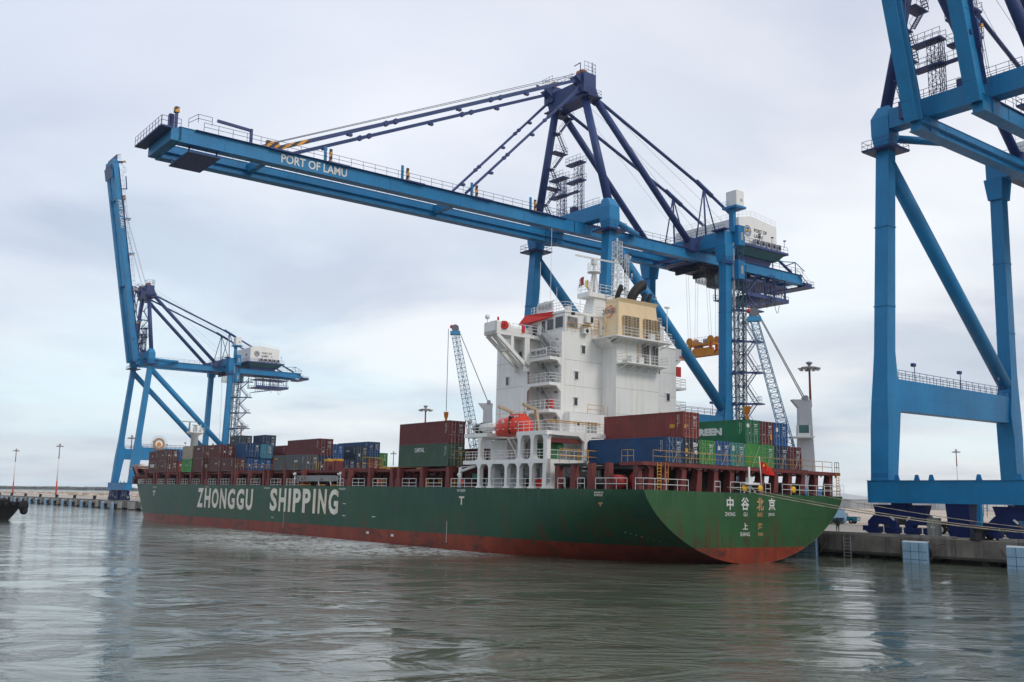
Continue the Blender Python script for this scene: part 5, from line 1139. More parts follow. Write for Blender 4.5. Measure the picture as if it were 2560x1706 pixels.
# --- stern stack
ZA = 10.06; TA = lambda k: -9.69+2.467*k; SA = 2.97; h1 = 2.9
G1 = 'containers in the stern stack'
c0 = container('blue', SA, TA(0), ZA, 12.19, 2.62, 'plain deep blue forty foot container, lowest at the port end of the stern stack', G1)
c1 = container('dark', SA, TA(1), ZA, 12.19, 2.62, 'near black container with yellow and white stickers under the red one, stern stack', G1)
c2 = container('green', SA, TA(2), ZA, 12.19, 2.55, 'lime green container between the black and the bright blue one, stern lower row', G1)
c3 = container('royal blue', SA, TA(3), ZA, 12.19, 2.59, 'bright blue container with white sticker between lime green and teal ones, stern', G1)
c4 = container('teal', SA, TA(4), ZA, 12.19, 2.55, 'weathered teal container beside the bright blue one, stern lower row', G1)
c5 = container('green', SA, TA(5), ZA, 12.19, 2.59, 'lime green container showing its plain ribbed end, under the emerald container', G1, front=True)
c6 = container('green', SA, TA(6), ZA, 12.19, 2.59, 'lime green container behind the red flag, doors facing aft', G1)
c7 = container('navy', SA, TA(7), ZA, 12.19, 2.59, 'navy container below the bright blue top one, right part of stern stack', G1)
c8 = container('maroon', SA, TA(8), ZA, 12.19, 2.59, 'maroon container alone at the starboard end of the stern stack', G1)
u1 = container('oxide red', SA, TA(1), ZA+2.64, 12.19, 2.75, 'rust red forty foot container on top at the port end of the stern stack', G1)
u5 = container('emerald', SA, TA(5), ZA+2.61, 12.19, 2.62, 'emerald green container lettered in white capitals, top tier of the stern stack', G1)
u6 = container('maroon', SA, TA(6), ZA+2.61, 12.19, 2.59, 'dark maroon container between emerald and blue ones, top tier at the stern', G1)
u7 = container('royal blue', SA, TA(7), ZA+2.61, 12.19, 2.59, 'bright blue container last on the top tier of the stern stack', G1)
me = text('EVERGREEN', (11.2, 0.03, 0.95), (-1, 0, 0), (0, 0, 1), 7.9, 0.85, LEW, u5, 'lettering', 0.07, 0.0)
csign(c1, [(-1.9, -1.5, 1.75, 2.2), (-2.2, -1.5, 1.85, 2.05), (-2.15, -1.75, 1.0, 1.35), (-0.7, -0.35, 1.95, 2.05), (-0.6, -0.4, 0.75, 0.9)], LEW, 'sticker'); csign(c1, [(-0.75, -0.3, 1.1, 1.55)], YE, 'sticker')
csign(c3, [(-0.8, -0.4, 1.6, 2.05)], LEW, 'sticker'); csign(c4, [(-0.6, -0.3, 1.65, 2.2)], LEW, 'sticker'); csign(u7, [(-0.7, -0.35, 1.55, 2.0)], LEW, 'sticker')
csign(u6, [(-2.1, -1.8, 0.6, 1.1)], YE, 'sticker'); csign(u1, [(-0.5, -0.2, 1.05, 1.4)], YE, 'sticker')
m = MB(); m.box(1.2, 1.9, 0.0, 0.012, 1.05, 1.45); m.build('sticker', YE, u1)
m = MB(); m.lathe((-0.01, -0.45, 1.95), [(0.24, 0), (0.24, -0.01)], 16, 'x'); m.build('round_sticker', LEW, u5)
# lashing rods across the stern doors
lr = MB()
for k in range(0, 9):
    t0 = TA(k)
    for a, b in ((0.15, 1.9), (2.3, 0.5)):
        lr.tube((SA-0.12, Y(t0+a), ZA+2.5), (SA-0.45, Y(t0+b), ZA-0.1), 0.022, 4)
lr.build('lashing_rod', ROD, lpo)
# --- fore part
def c(color, s, k, tier, L_, H_, label, zb=9.66, front=False, grp='containers stacked forward of the superstructure', dz=0.0):
    return container(color, s, RT(k), zb+[0, 2.62, 5.24][tier]+dz, L_, H_, label, grp, front)
cap = container('sage green', 35.2, -15.2, 9.8, 12.19, 2.86, 'sage green forty foot container lettered in white, below the maroon one', 'containers ahead of the superstructure')
mar = container('maroon', 35.2, -15.2, 12.68, 12.19, 2.84, 'maroon forty foot container on top of the sage green lettered one', 'containers ahead of the superstructure')
text('CAPITAL', (8.05, 0.03, 1.85), (-1, 0, 0), (0, 0, 1), 2.4, 0.55, LEW, cap, 'lettering', 0.02, 0.0)
for k, col in ((2, 'maroon'), (3, 'maroon'), (4, 'oxide red'), (5, 'maroon'), (6, 'navy')):
    c(col, 35.2, k, 0, 12.19, 2.59, {2: 'maroon container seen between the white gallery pillars, nearest the sage green one', 3: 'maroon container second inboard of the gap, glimpsed between white gallery pillars', 4: 'rust red container glimpsed behind the gallery pillars', 5: 'maroon container deep inside the bay ahead of the white superstructure', 6: 'navy container deep inside the bay ahead of the white superstructure'}[k])
# bay of the grey container
gy = c('grey', 76.7, 0, 0, 12.19, 2.45, 'grey forty foot container with yellow lettering at the port deck edge amidships')
text('Triton', (11.9, 0.03, 1.75), (-1, 0, 0), (0, 0, 1), 1.5, 0.35, YE, gy, 'lettering', 0.02, 0.0)
mm = c('maroon', 76.9, 1, 1, 12.19, 2.75, 'long maroon container standing highest amidships, behind the grey one', dz=-0.25)
c('navy', 76.7, 1, 0, 12.19, 2.42, 'navy container with white emblem, below the highest maroon container amidships')
c('navy', 92.3, 5, 0, 6.06, 2.59, 'navy container right of the emblem one, bottom tier amidships')
c('royal blue', 92.3, 5, 1, 6.06, 2.59, 'weathered blue container just right of the highest maroon container')
c('slate', 92.3, 7, 1, 6.06, 2.55, 'slate blue container in front of a taller blue one, top tier amidships')
c('navy', 92.3, 7, 0, 6.06, 2.59, 'navy container under the slate blue one amidships')
c('navy', 92.3, 6, 0, 6.06, 2.59, 'dark navy container between two navy ones, bottom tier amidships')
c('blue', 92.3, 8, 1, 12.19, 2.9, 'long blue container with its doors aft, right end of the amidships stack', dz=0.5)
c('oxide red', 92.3, 8, 0, 12.19, 2.9, 'rust red container below the long blue one at the right end amidships', dz=0.0)
c('green', 106.6, 12, 0, 12.19, 2.59, 'lime green container, lower of two on the far side by the gap')
c('green', 106.6, 12, 1, 12.19, 2.3, 'lime green container, upper of two on the far side by the gap', dz=-0.15)
# bay at 107
c('brown', 107, 0, 0, 6.06, 2.45, 'brown container with white vertical lettering at the port edge, forward')
c('royal blue', 106.8, 1, 0, 6.06, 2.59, 'blue container bottom tier beside the brown lettered one'); c('royal blue', 106.8, 2, 0, 6.06, 2.59, 'brighter blue container with a white sticker, bottom tier forward')
c('maroon', 113.4, 0, 1, 6.06, 2.55, 'maroon twenty foot container behind the navy one, upper tier forward', dz=-0.1); c('brown', 113.4, 0, 0, 6.06, 2.45, 'brown container ahead of the lettered brown one, bottom tier')
c('blue', 106.6, 1, 1, 6.06, 2.6, 'blue twenty foot container with white panel, upper tier forward', dz=0.1); c('light blue', 106.6, 2, 1, 6.06, 2.6, 'faded light blue container with yellowed patches, upper tier forward')
c('maroon', 106.6, 4, 1, 6.06, 2.59, 'maroon container beyond the faded light blue one, upper tier forward'); c('maroon', 106.6, 3, 0, 6.06, 2.59, 'maroon container glimpsed beside the grey one, bottom tier forward')
c('navy', 106.6, 5, 1, 6.06, 2.5, 'navy container with round white mark left of the highest maroon container'); c('navy', 106.6, 4, 0, 6.06, 2.59, 'navy container at the bottom behind the grey container'); c('navy', 106.6, 5, 0, 6.06, 2.59, 'navy container at the bottom, farthest in behind the grey one')
# bay at 122
for k, (c0_, c1_) in enumerate((('brown', 'brown'), ('maroon', 'maroon'), ('maroon', 'maroon'), ('navy', 'navy'), ('navy', 'navy'))):
    rw = ['at the port deck edge', 'second from the port edge', 'third from the port edge', 'fourth from the port edge', 'fifth from the port edge'][k]
    c(c0_, 122.6, k, 0, 6.06, 2.59, f'{c0_} container, bottom tier, {rw}, right of the green one'); c(c1_, 122.6, k, 1, 6.06, 2.59, f'{c1_} container, middle tier, {rw}, right of the beige one')
c('green', 129.2, 0, 0, 6.06, 2.55, 'bright green twenty foot container under the beige one near the bow'); c('beige', 129.2, 0, 1, 6.06, 2.6, 'beige twenty foot container on top of the bright green one')
c('slate', 129.2, 4, 2, 6.06, 2.59, 'dark slate container on the third tier behind the beige one', dz=0.1); c('navy', 122.6, 5, 2, 6.06, 2.59, 'navy container on the third tier, right of the slate one', dz=0.1)
for k in (1, 2, 3, 4, 5): 
    c('maroon', 129.2, k, 0, 6.06, 2.59, f'maroon container hidden behind the green one, row {k+1} from port'); c('maroon', 129.2, k, 1, 6.06, 2.59, f'maroon container hidden behind the beige one, row {k+1} from port')
c('navy', 122.6, 5, 0, 6.06, 2.59, 'navy container, bottom tier, sixth from the port edge'); c('navy', 122.6, 5, 1, 6.06, 2.59, 'navy container, middle tier, sixth from the port edge')
# foremost bays
kg = c('brown', 151.6, 0, 0, 6.06, 2.45, 'brown container with white block letters, foremost at the bow, bottom tier', dz=-0.1)
text('KGM', (4.7, 0.03, 1.2), (-1, 0, 0), (0, 0, 1), 2.9, 0.75, LEW, kg, 'lettering', 0.05, 0.0)
c('maroon', 151.6, 0, 1, 6.06, 2.3, 'maroon container on top of the block lettered one near the bow', dz=-0.25)
c('brown', 145.3, 0, 0, 6.06, 2.45, 'brown container with vertical white letters, bottom tier near the bow'); c('brown', 145.3, 0, 1, 6.06, 2.4, 'brown container with red doors, top tier near the bow', dz=-0.1)
c('oxide red', 145.3, 1, 0, 6.06, 2.5, 'bright red container beside the brown one, bottom tier near the bow'); c('royal blue', 145.3, 1, 1, 6.06, 2.2, 'blue container beside the brown one, top tier near the bow', dz=-0.1)
c('maroon', 151.6, 1, 0, 6.06, 2.45, 'maroon container second from port, foremost bay'); c('maroon', 157.9, 1, 0, 6.06, 2.45, 'maroon container foremost of all behind the bow bulwark', dz=-0.3)
# unseen-side neighbours keep the stacks solid
for k in (6, 7, 8, 9):
    c('navy', 122.6, k, 0, 6.06, 2.59, f'navy container deep in the forward stack, row {k+1} from port, bottom'); 
for i, k in enumerate((2, 3)): c('maroon', 145.3, k, 0, 6.06, 2.45, f'maroon container near the bow, row {k+1} from port, bottom')
# ================================================================== SHIP-TO-SHORE CRANES
# local: x along the quay (away from the camera), y = -U (towards the water positive), z above the quay
def P3(a, u, z): return (a, -u, z)
def crane(c_a, label, boom_up=None, boom_len=67.5, H=9.5, spread=None, detail=True):
    root = qempty('quay_crane', c_a, 20.0); tag(root, label, 'quay crane', 'blue ship-to-shore cranes along the quay')
    ZG0, ZG1 = 47.45, 49.3          # girder bottom/top
    GA = 3.75
    LEAN = lambda z: 4.67/50*(z+2.6); LEANL = lambda z: 1.38/50*(z+2.6); G = 32.34
    # sill beams
    for nm, uu in (('w', 0.0), ('l', G)):
        m = MB(); m.box(-10.5, 10.5, -uu-1.0, -uu+1.0, 3.7, 6.2); m.box(-10.52, 10.52, -uu-1.12, -uu+1.12, 6.2, 6.24); o = m.build('sill_beam', CB, root)
        q = MB()
        for a in (-6.6, -2.4, 2.9, 4.6, 7.0): q.cut(); q.prism([(-0.35, 6.22), (0.35, 6.22), (0.18, 6.85), (-0.18, 6.85)], -uu+0.5, -uu+0.6, lambda u, v, d_: (a+u, d_, v))
        q.build('lifting_lug', CB, o)
    # legs with a knee at the portal beam
    def leg(sa, kind):
        f = LEAN if kind == 'w' else LEANL; base = 0 if kind == 'w' else G; m = MB()
        zs_ = [6.24, 12.5, 15.5, 18.6, 21.5, 47.0]; wa = [2.2, 2.3, 2.1, 1.9, 1.75, 1.7]; wu = [2.1, 2.5, 2.9, 2.2, 1.75, 1.6]
        if kind == 'l': zs_[-1] = 49.0
        for i in range(5):
            z0, z1 = zs_[i], zs_[i+1]
            def ring(z, w_, d_):
                cu = base+f(z)+((1 if kind == 'w' else -1)*(d_-1.6)*0.35); return [P3(sa*H-w_/2, cu-d_/2, z), P3(sa*H+w_/2, cu-d_/2, z), P3(sa*H+w_/2, cu+d_/2, z), P3(sa*H-w_/2, cu+d_/2, z)]
            m.hexa(ring(z0, wa[i], wu[i]), ring(z1, wa[i+1], wu[i+1]))
        lo_ = m.build('leg', CB, root); q = MB()
        for z in (27.0, 37.0):
            cu_ = base+f(z); q.box(sa*H-0.95, sa*H+0.95, -cu_-0.9, -cu_+0.9, z, z+0.12)
        q.build('leg_flange', CB, lo_); return lo_
    for sa in (-1, 1):
        leg(sa, 'w'); leg(sa, 'l')
    # portal beams, braces, struts
    for sa in (-1, 1):
        u0, u1 = LEAN(16)+0.8, G+LEANL(16)-0.8
        m = MB(); m.hexa([P3(sa*H-0.75, u0, 14.5), P3(sa*H+0.75, u0, 14.5), P3(sa*H+0.75, u1, 14.5), P3(sa*H-0.75, u1, 14.5)], [P3(sa*H-0.75, u0, 18.3), P3(sa*H+0.75, u0, 18.3), P3(sa*H+0.75, u1, 18.1), P3(sa*H-0.75, u1, 18.1)])
        for us, ue, dz in ((u0, u0+1.3, 1), (u1, u1-1.3, 1)): m.add([P3(sa*H-0.7, us, 18.2), P3(sa*H-0.7, ue, 18.2), P3(sa*H-0.7, us, 20.2), P3(sa*H+0.7, us, 18.2), P3(sa*H+0.7, ue, 18.2), P3(sa*H+0.7, us, 20.2)], [(0, 1, 2), (3, 5, 4), (1, 4, 5, 2)])
        o = m.build('portal_beam', CB, root)
        r = MB()
        for da in (-0.7, 0.7): r.rail([P3(sa*H+da, u0+1.3, 18.3), P3(sa*H+da, u1-0.8, 18.1)], 1.1, 0.035, 1.6)
        for u in (u0+5, u0+16, u0+26): r.tube(P3(sa*H-0.7, u, 18.2), P3(sa*H-0.7, u, 20.3), 0.05, 5); r.box(sa*H-0.9, sa*H-0.5, -u-0.1, -u+0.5, 20.1, 20.5)
        r.build('beam_railing', CN, o)
        m = MB(); m.tube(P3(sa*H, LEAN(46)+0.3, 45.6), P3(sa*H, G+LEANL(19), 18.8), 0.92, 20); m.build('diagonal_brace', CB, root)
        m = MB(); m.tube(P3(sa*H, LEAN(49)+1.0, 49.0), P3(sa*5.0, 15.5, 49.3), 0.5, 14); m.build('horizontal_strut', CB, root)
    # bogies: main equaliser, two sub equalisers, four wheel trucks per corner
    for uu in (0.0, G):
        for sa in (-1, 1):
            ca = sa*6.9; m = MB()
            m.hexa([(ca-2.9, -uu-0.45, 2.1), (ca+2.9, -uu-0.45, 2.1), (ca+2.9, -uu+0.45, 2.1), (ca-2.9, -uu+0.45, 2.1)], [(ca-3.3, -uu-0.5, 3.5), (ca+3.3, -uu-0.5, 3.5), (ca+3.3, -uu+0.5, 3.5), (ca-3.3, -uu+0.5, 3.5)])
            m.box(ca-0.9, ca+0.9, -uu-0.7, -uu+0.7, 3.3, 3.7)
            bg_ = m.build('bogie', CD, root)
            for k in (-1, 1):
                c2 = ca+k*2.35; q = MB(); q.prism([(-1.75, 0.95), (-1.0, 0.95), (-0.75, 1.3), (0.75, 1.3), (1.0, 0.95), (1.75, 0.95), (1.75, 1.6), (0.8, 2.5), (-0.8, 2.5), (-1.75, 1.6)], -uu-0.4, -uu+0.4, lambda u, v, d_: (c2+u, d_, v))
                q.build('equaliser', CD, bg_)
                q = MB()
                for j in (-1, 1):
                    c3 = c2+j*1.15; q.box(c3-0.85, c3+0.85, -uu-0.42, -uu+0.42, 0.35, 1.0); q.box(c3-0.9, c3-0.2, -uu+0.3, -uu+0.55, 0.2, 0.9)
                q.build('wheel_truck', CD, bg_)
                q = MB()
                for j in (-1, 1):
                    for w_ in (-0.45, 0.45): q.lathe((c2+j*1.15+w_, -uu, 0.36), [(0.36, -0.12), (0.36, 0.12)], 14, 'y')
                q.build('wheel', paint('bogie wheel', (0.05, 0.03, 0.03), 0.6, 0.3), bg_)
            q = MB(); q.box(ca+sa*4.6-0.25, ca+sa*4.6+0.25, -uu-0.3, -uu+0.3, 0.5, 1.1); q.box(ca+sa*4.2, ca+sa*4.6, -uu-0.2, -uu+0.2, 0.6, 1.0); q.build('buffer', CD, bg_)
            q = MB(); q.box(ca-4.6, ca-4.0, -uu+0.1, -uu+0.5, 1.0, 1.6); q.build('cable_box', GY, bg_)
            q = MB(); q.beam((ca-1.55, -uu+0.42, 2.5), (ca-0.75, -uu+0.44, 1.8), 0.05, 0.22); q.cut(); q.beam((ca+1.55, -uu+0.42, 2.5), (ca+0.75, -uu+0.44, 1.8), 0.05, 0.22); q.build('white_guard', LEW, bg_)
        m = MB(); m.hexa([(-1.15, -uu-0.6, 0.15), (1.15, -uu-0.6, 0.15), (1.15, -uu+0.6, 0.15), (-1.15, -uu+0.6, 0.15)], [(-1.3, -uu-0.9, 3.75), (1.3, -uu-0.9, 3.75), (1.3, -uu+0.9, 3.75), (-1.3, -uu+0.9, 3.75)])
        m.build('stowage_pin', CD, root)
    # collars, leg heads
    for sa in (-1, 1):
        cu = LEAN(47); m = MB(); m.hexa([P3(sa*H-2.0, cu-2.0, 46.9), P3(sa*H+2.0, cu-2.0, 46.9), P3(sa*H+2.0, cu+2.0, 46.9), P3(sa*H-2.0, cu+2.0, 46.9)], [P3(sa*H-2.1, cu-2.1, 47.15), P3(sa*H+2.1, cu-2.1, 47.15), P3(sa*H+2.1, cu+2.1, 47.15), P3(sa*H-2.1, cu+2.1, 47.15)])
        o = m.build('collar_platform', CN, root)
        r = MB(); q_ = [P3(sa*H-2, cu-2, 47.15), P3(sa*H+2, cu-2, 47.15), P3(sa*H+2, cu+2, 47.15), P3(sa*H-2, cu+2, 47.15), P3(sa*H-2, cu-2, 47.15)]; r.rail(q_, 1.1, 0.035, 1.3); r.build('collar_railing', CN, o)
        m = MB(); wq = 1.05
        m.hexa([P3(sa*H-0.9, cu-0.9, 47), P3(sa*H+0.9, cu-0.9, 47), P3(sa*H+0.9, cu+0.9, 47), P3(sa*H-0.9, cu+0.9, 47)], [P3(sa*H-1.2, cu-1.1, 49), P3(sa*H+1.2, cu-1.1, 49), P3(sa*H+1.2, cu+1.2, 49), P3(sa*H-1.2, cu+1.2, 49)])
        m.hexa([P3(sa*H-1.2, cu-1.1, 49), P3(sa*H+1.2, cu-1.1, 49), P3(sa*H+1.2, cu+1.2, 49), P3(sa*H-1.2, cu+1.2, 49)], [P3(sa*H-1.2, cu-1.1, 51.2), P3(sa*H+1.2, cu-1.1, 51.2), P3(sa*H+1.2, cu+1.1, 51.2), P3(sa*H-1.2, cu+1.1, 51.2)])
        x2 = sa*(H-0.35); m.hexa([P3(sa*H-1.2, cu-1.1, 51.2), P3(sa*H+1.2, cu-1.1, 51.2), P3(sa*H+1.2, cu+1.1, 51.2), P3(sa*H-1.2, cu+1.1, 51.2)], [P3(x2-0.72, cu-0.72, 52.6), P3(x2+0.72, cu-0.72, 52.6), P3(x2+0.72, cu+0.72, 52.6), P3(x2-0.72, cu+0.72, 52.6)])
        m.build('leg_head', CB, root)
        m = MB(); m.tube(P3(sa*(H-0.35), cu, 52.5), P3(sa*3.75, cu-0.4, 72.4), 0.72, 20, 0.66); m.build('pylon_leg', CN, root)
    cu = LEAN(47)
    m = MB(); m.box(-H+1.15, H-1.15, -(cu+1.0), -(cu-1.0), 49.45, 51.9); m.hexa([P3(-H+0.9, cu-0.9, 49.4), P3(-H+1.2, cu-0.9, 49.4), P3(-H+1.2, cu+0.9, 49.4), P3(-H+0.9, cu+0.9, 49.4)], [P3(-H+0.9, cu-0.9, 51.9), P3(-H+2.0, cu-0.9, 51.9), P3(-H+2.0, cu+0.9, 51.9), P3(-H+0.9, cu+0.9, 51.9)])
    for g in (-GA, GA): m.box(g-0.75, g+0.75, -(cu+0.9), -(cu-0.9), 47.5, 49.5)
    o = m.build('upper_cross_beam', CB, root)
    r = MB(); r.rail([P3(-H+1.5, cu-0.95, 51.9), P3(H-1.5, cu-0.95, 51.9)], 1.1, 0.035, 1.4); r.rail([P3(-H+1.5, cu+0.95, 51.9), P3(H-1.5, cu+0.95, 51.9)], 1.1, 0.035, 1.4)
    r.box(-1.3, -0.2, -(cu+0.5), -(cu-0.5), 52.0, 53.1); r.build('beam_railing', CN, o)
    # apex head
    m = MB(); uc = cu-0.4
    m.hexa([P3(-4.4, uc-1.1, 71.6), P3(4.4, uc-1.1, 71.6), P3(4.4, uc+1.1, 71.6), P3(-4.4, uc+1.1, 71.6)], [P3(-5.0, uc-1.3, 74.7), P3(5.0, uc-1.3, 74.7), P3(5.0, uc+1.3, 74.7), P3(-5.0, uc+1.3, 74.7)])
    m.box(-5.3, -3.0, -(uc+1.3), -(uc-1.5), 72.3, 75.9); m.box(3.0, 5.3, -(uc+1.2), -(uc-1.5), 73.0, 76.0)
    m.box(-5.9, 5.9, -(uc+2.2), -(uc-1.0), 71.7, 71.9)
    for a in (-4.6, -3.2, 3.2, 4.6): m.prism([(uc-2.9, 74.9), (uc-1.4, 73.8), (uc-1.4, 75.9)], a-0.12, a+0.12, lambda u, v, d_: (d_, -u, v)); m.prism([(uc+3.0, 71.4), (uc+1.2, 72.0), (uc+1.4, 74.8)], a-0.12, a+0.12, lambda u, v, d_: (d_, -u, v))
    m.tube(P3(5.0, uc-1.0, 76.0), P3(6.4, uc-2.4, 76.9), 0.2, 8); m.box(4.6, 5.6, -(uc), -(uc-1.0), 75.9, 76.4)
    ah = m.build('apex_head', CN, root)
    q = MB(); q.lathe(P3(-3.4, uc-0.6, 76.2), [(0.7, -0.4), (0.7, 0.4)], 14, 'x'); q.box(-4.1, -3.1, -(uc+0.3), -(uc-0.7), 75.8, 76.9); q.lathe(P3(3.0, uc-1.2, 76.2), [(0.55, -0.3), (0.55, 0.3)], 12, 'x'); q.build('rope_sheave', paint('sheave orange', (0.35, 0.12, 0.03), 0.6, 0.4), ah)
    r = MB(); r.rail([P3(-5.8, uc-1.3, 71.9), P3(-5.8, uc+2.1, 71.9), P3(0, uc+2.1, 71.9)], 1.1, 0.035, 1.1); r.rail([P3(-5.2, uc-1.3, 75.9), P3(-5.2, uc+1.3, 75.9), P3(-4.3, uc+1.3, 75.9)], 1.9, 0.04, 0.9, (0.3, 0.6)); r.rail([P3(-2.5, uc-1.6, 75.3), P3(2.5, uc-1.6, 75.3)], 1.1, 0.035, 1.1)
    r.rail([P3(2.6, uc-1.8, 76.6), P3(5.4, uc-1.8, 76.6), P3(5.4, uc+1.5, 76.6)], 1.1, 0.035, 1.1); r.tube(P3(-4.9, uc+0.8, 76.3), P3(-4.9, uc+0.8, 78.2), 0.06, 5); r.path([P3(-4.4, uc-1.5, 75.9), P3(-4.4, uc-1.5, 77.7), P3(-2.8, uc-1.5, 77.6)], 0.08)
    r.build('apex_railing', CN, ah)
    # fixed girders: from the hinge to the back
    UR = 64.0; UH = 1.6
    def girder(m, u0, u1, g, za=ZG0, zb=ZG1, f=lambda a, u, z: P3(a, u, z)):
        lo_u, hi_u = min(u0, u1), max(u0, u1); k_ = lo_u+6.0
        while k_ < hi_u-3:      # bolted site joints
            m.hexa([f(g-0.66, k_, za+0.02), f(g+0.66, k_, za+0.02), f(g+0.66, k_+0.16, za+0.02), f(g-0.66, k_+0.16, za+0.02)], [f(g-0.66, k_, zb-0.02), f(g+0.66, k_, zb-0.02), f(g+0.66, k_+0.16, zb-0.02), f(g-0.66, k_+0.16, zb-0.02)]); k_ += 12.4
        for (a0, a1, z0, z1) in ((g-0.62, g+0.62, za, zb), (g-0.8, g+0.8, za-0.12, za), (g-0.7, g+0.7, zb, zb+0.06)):
            m.hexa([f(a0, u0, z0), f(a1, u0, z0), f(a1, u1, z0), f(a0, u1, z0)], [f(a0, u0, z1), f(a1, u0, z1), f(a1, u1, z1), f(a0, u1, z1)])
        sg = 1 if g < 0 else -1
        a0, a1 = g+sg*0.62, g+sg*1.05     # trolley rail ledge on the inner face
        m.hexa([f(a0, u0, za+0.55), f(a1, u0, za+0.72), f(a1, u1, za+0.72), f(a0, u1, za+0.55)], [f(a0, u0, za+0.95), f(a1, u0, za+0.85), f(a1, u1, za+0.85), f(a0, u1, za+0.95)])
    for g in (-GA, GA):
        m = MB(); girder(m, UH, UR, g); o = m.build('main_girder', CB, root)
        r = MB(); sd = -0.85 if g < 0 else 0.85; r.rail([P3(g+sd, UH+3, ZG1+0.05), P3(g+sd, UR, ZG1+0.05)], 1.1, 0.035, 1.9)
        r.hexa([P3(g+sd, UH+2, ZG1-0.1), P3(g+sd*0.7, UH+2, ZG1-0.1), P3(g+sd*0.7, UR, ZG1-0.1), P3(g+sd, UR, ZG1-0.1)], [P3(g+sd, UH+2, ZG1), P3(g+sd*0.7, UH+2, ZG1), P3(g+sd*0.7, UR, ZG1), P3(g+sd, UR, ZG1)]); r.build('girder_walkway', CN, o)
    m = MB()
    for u in (UR-0.6, 33.0, 44): m.cut(); m.box(-GA+0.6, GA-0.6, -u-0.5, -u+0.5, ZG0+0.1, ZG1-0.1)
    m.build('girder_tie', CB, root)
    m = MB(); m.box(-GA-1.3, GA+1.3, -UR-0.2-3.2, -UR-0.2, ZG0-0.5, ZG0-0.3); m.box(-GA-0.6, -GA+0.6, -UR-3.4, -UR, ZG0-0.3, ZG0+0.4); m.box(GA-0.6, GA+0.6, -UR-3.4, -UR, ZG0-0.3, ZG0+0.4)
    m.rail([P3(-GA-1.2, UR, ZG0-0.3), P3(-GA-1.2, UR+3.2, ZG0-0.3), P3(GA+1.2, UR+3.2, ZG0-0.3)], 1.1, 0.035, 1.1); m.stairs(P3(-GA-1.0, UR+1.5, ZG0-0.3), P3(-GA-1.0, UR-1.5, ZG1), 0.7, (1, 0, 0)); m.build('rear_walkway', CN, root)
    m = MB()
    for u in (54.0, 61.5):
        m.path([P3(-GA-0.9, u, ZG1), P3(-GA-0.9, u, ZG1+2.3), P3(-GA+1.5, u, ZG1+2.0)], 0.10)
    m.path([P3(-GA-0.9, 46, ZG1+1.4), P3(-GA-0.9, 54, ZG1+2.3), P3(-GA-0.9, 54.0, ZG1+1.2)], 0.09); m.path([P3(-GA-0.9, 52, ZG1+1.5), P3(-GA-0.9, 58, ZG1+1.9), P3(-GA-0.9, 61.5, ZG1+2.3), P3(-GA-0.9, 64.5, ZG1+0.9)], 0.09); m.build('service_davit', CB, root)
    # landside head beam and boxes
    m = MB(); uL = G+LEANL(48); m.box(-H-1.0, H+1.0, -(uL+1.3), -(uL-1.3), 49.35, 52.0)
    for sa in (-1, 1): m.hexa([P3(sa*H-1.0, uL-1.2, 46.4), P3(sa*H+1.0, uL-1.2, 46.4), P3(sa*H+1.0, uL+1.2, 46.4), P3(sa*H-1.0, uL+1.2, 46.4)], [P3(sa*H-1.3, uL-1.5, 49.4), P3(sa*H+1.3, uL-1.5, 49.4), P3(sa*H+1.3, uL+1.5, 49.4), P3(sa*H-1.3, uL+1.5, 49.4)])
    for g in (-GA, GA): m.box(g-0.8, g+0.8, -(uL+1.2), -(uL-1.2), 49.3, 49.5)
    o = m.build('landside_head_beam', CB, root)
    r = MB(); r.rail([P3(-H-0.9, uL-1.25, 52.0), P3(H, uL-1.25, 52.0)], 1.1, 0.035, 1.3); r.box(-H-2.2, -H+1, -(uL-1.3), -(uL-2.6), 51.9, 52.1)
    r.stairs(P3(-GA-1.6, uL-3.6, ZG1), P3(-GA-1.6, uL-1.5, 52.0), 0.8, (1, 0, 0)); r.box(-H-1.3, -H-1.0, -(uL+0.5), -(uL-2.5), 45.9, 46.1); r.rail([P3(-H-1.3, uL-2.4, 46.1), P3(-H-1.3, uL+0.4, 46.1)], 1.1, 0.035, 1); r.build('head_beam_walkway', CN, o)
    # machinery house
    hx0, hx1, hu0, hu1, hz0, hz1 = -5.8, 10.5, 42.4, 54.0, 52.0, 57.4
    m = MB(); m.prism([(hu0, hz0), (hu1, hz0), (hu1, hz1), ((hu0+hu1)/2-2.0, hz1+0.8), (hu0, hz1)], hx0, hx1, lambda u, v, d_: (d_, -u, v)); mh = m.build('machinery_house', CW, root)
    m = MB(); m.box(hx0-1.6, hx1+1.2, -(hu1+1.6), -(hu0-1.6), hz0-0.45, hz0-0.02); m.hexa([P3(-4.6, hu0+1, ZG1), P3(4.6, hu0+1, ZG1), P3(4.6, hu1-1, ZG1), P3(-4.6, hu1-1, ZG1)], [P3(-5.2, hu0, hz0-0.45), P3(6.2, hu0, hz0-0.45), P3(6.2, hu1, hz0-0.45), P3(-5.2, hu1, hz0-0.45)]); m.build('house_platform', CN, mh)
    m = MB(); m.hexa([P3(hx0+0.1, hu0, hz0-1.7), P3(6, hu0, hz0-1.7), P3(6, hu1, hz0-1.7), P3(hx0+0.1, hu1, hz0-1.7)], [P3(hx0-1.2, hu0-1, hz0-0.46), P3(hx1, hu0-1, hz0-0.46), P3(hx1, hu1+1, hz0-0.46), P3(hx0-1.2, hu1+1, hz0-0.46)]); m.build('house_base', paint('house base teal', (0.02, 0.10, 0.13), 0.6), mh)
    r = MB(); r.rail([P3(hx0-1.5, hu0-1.5, hz0), P3(hx0-1.5, hu1+1.5, hz0)], 1.1, 0.035, 1.3); r.rail([P3(hx0-1.5, hu0-1.5, hz0), P3(hx1, hu0-1.5, hz0)], 1.1, 0.035, 1.3); r.build('house_railing', CN, mh)
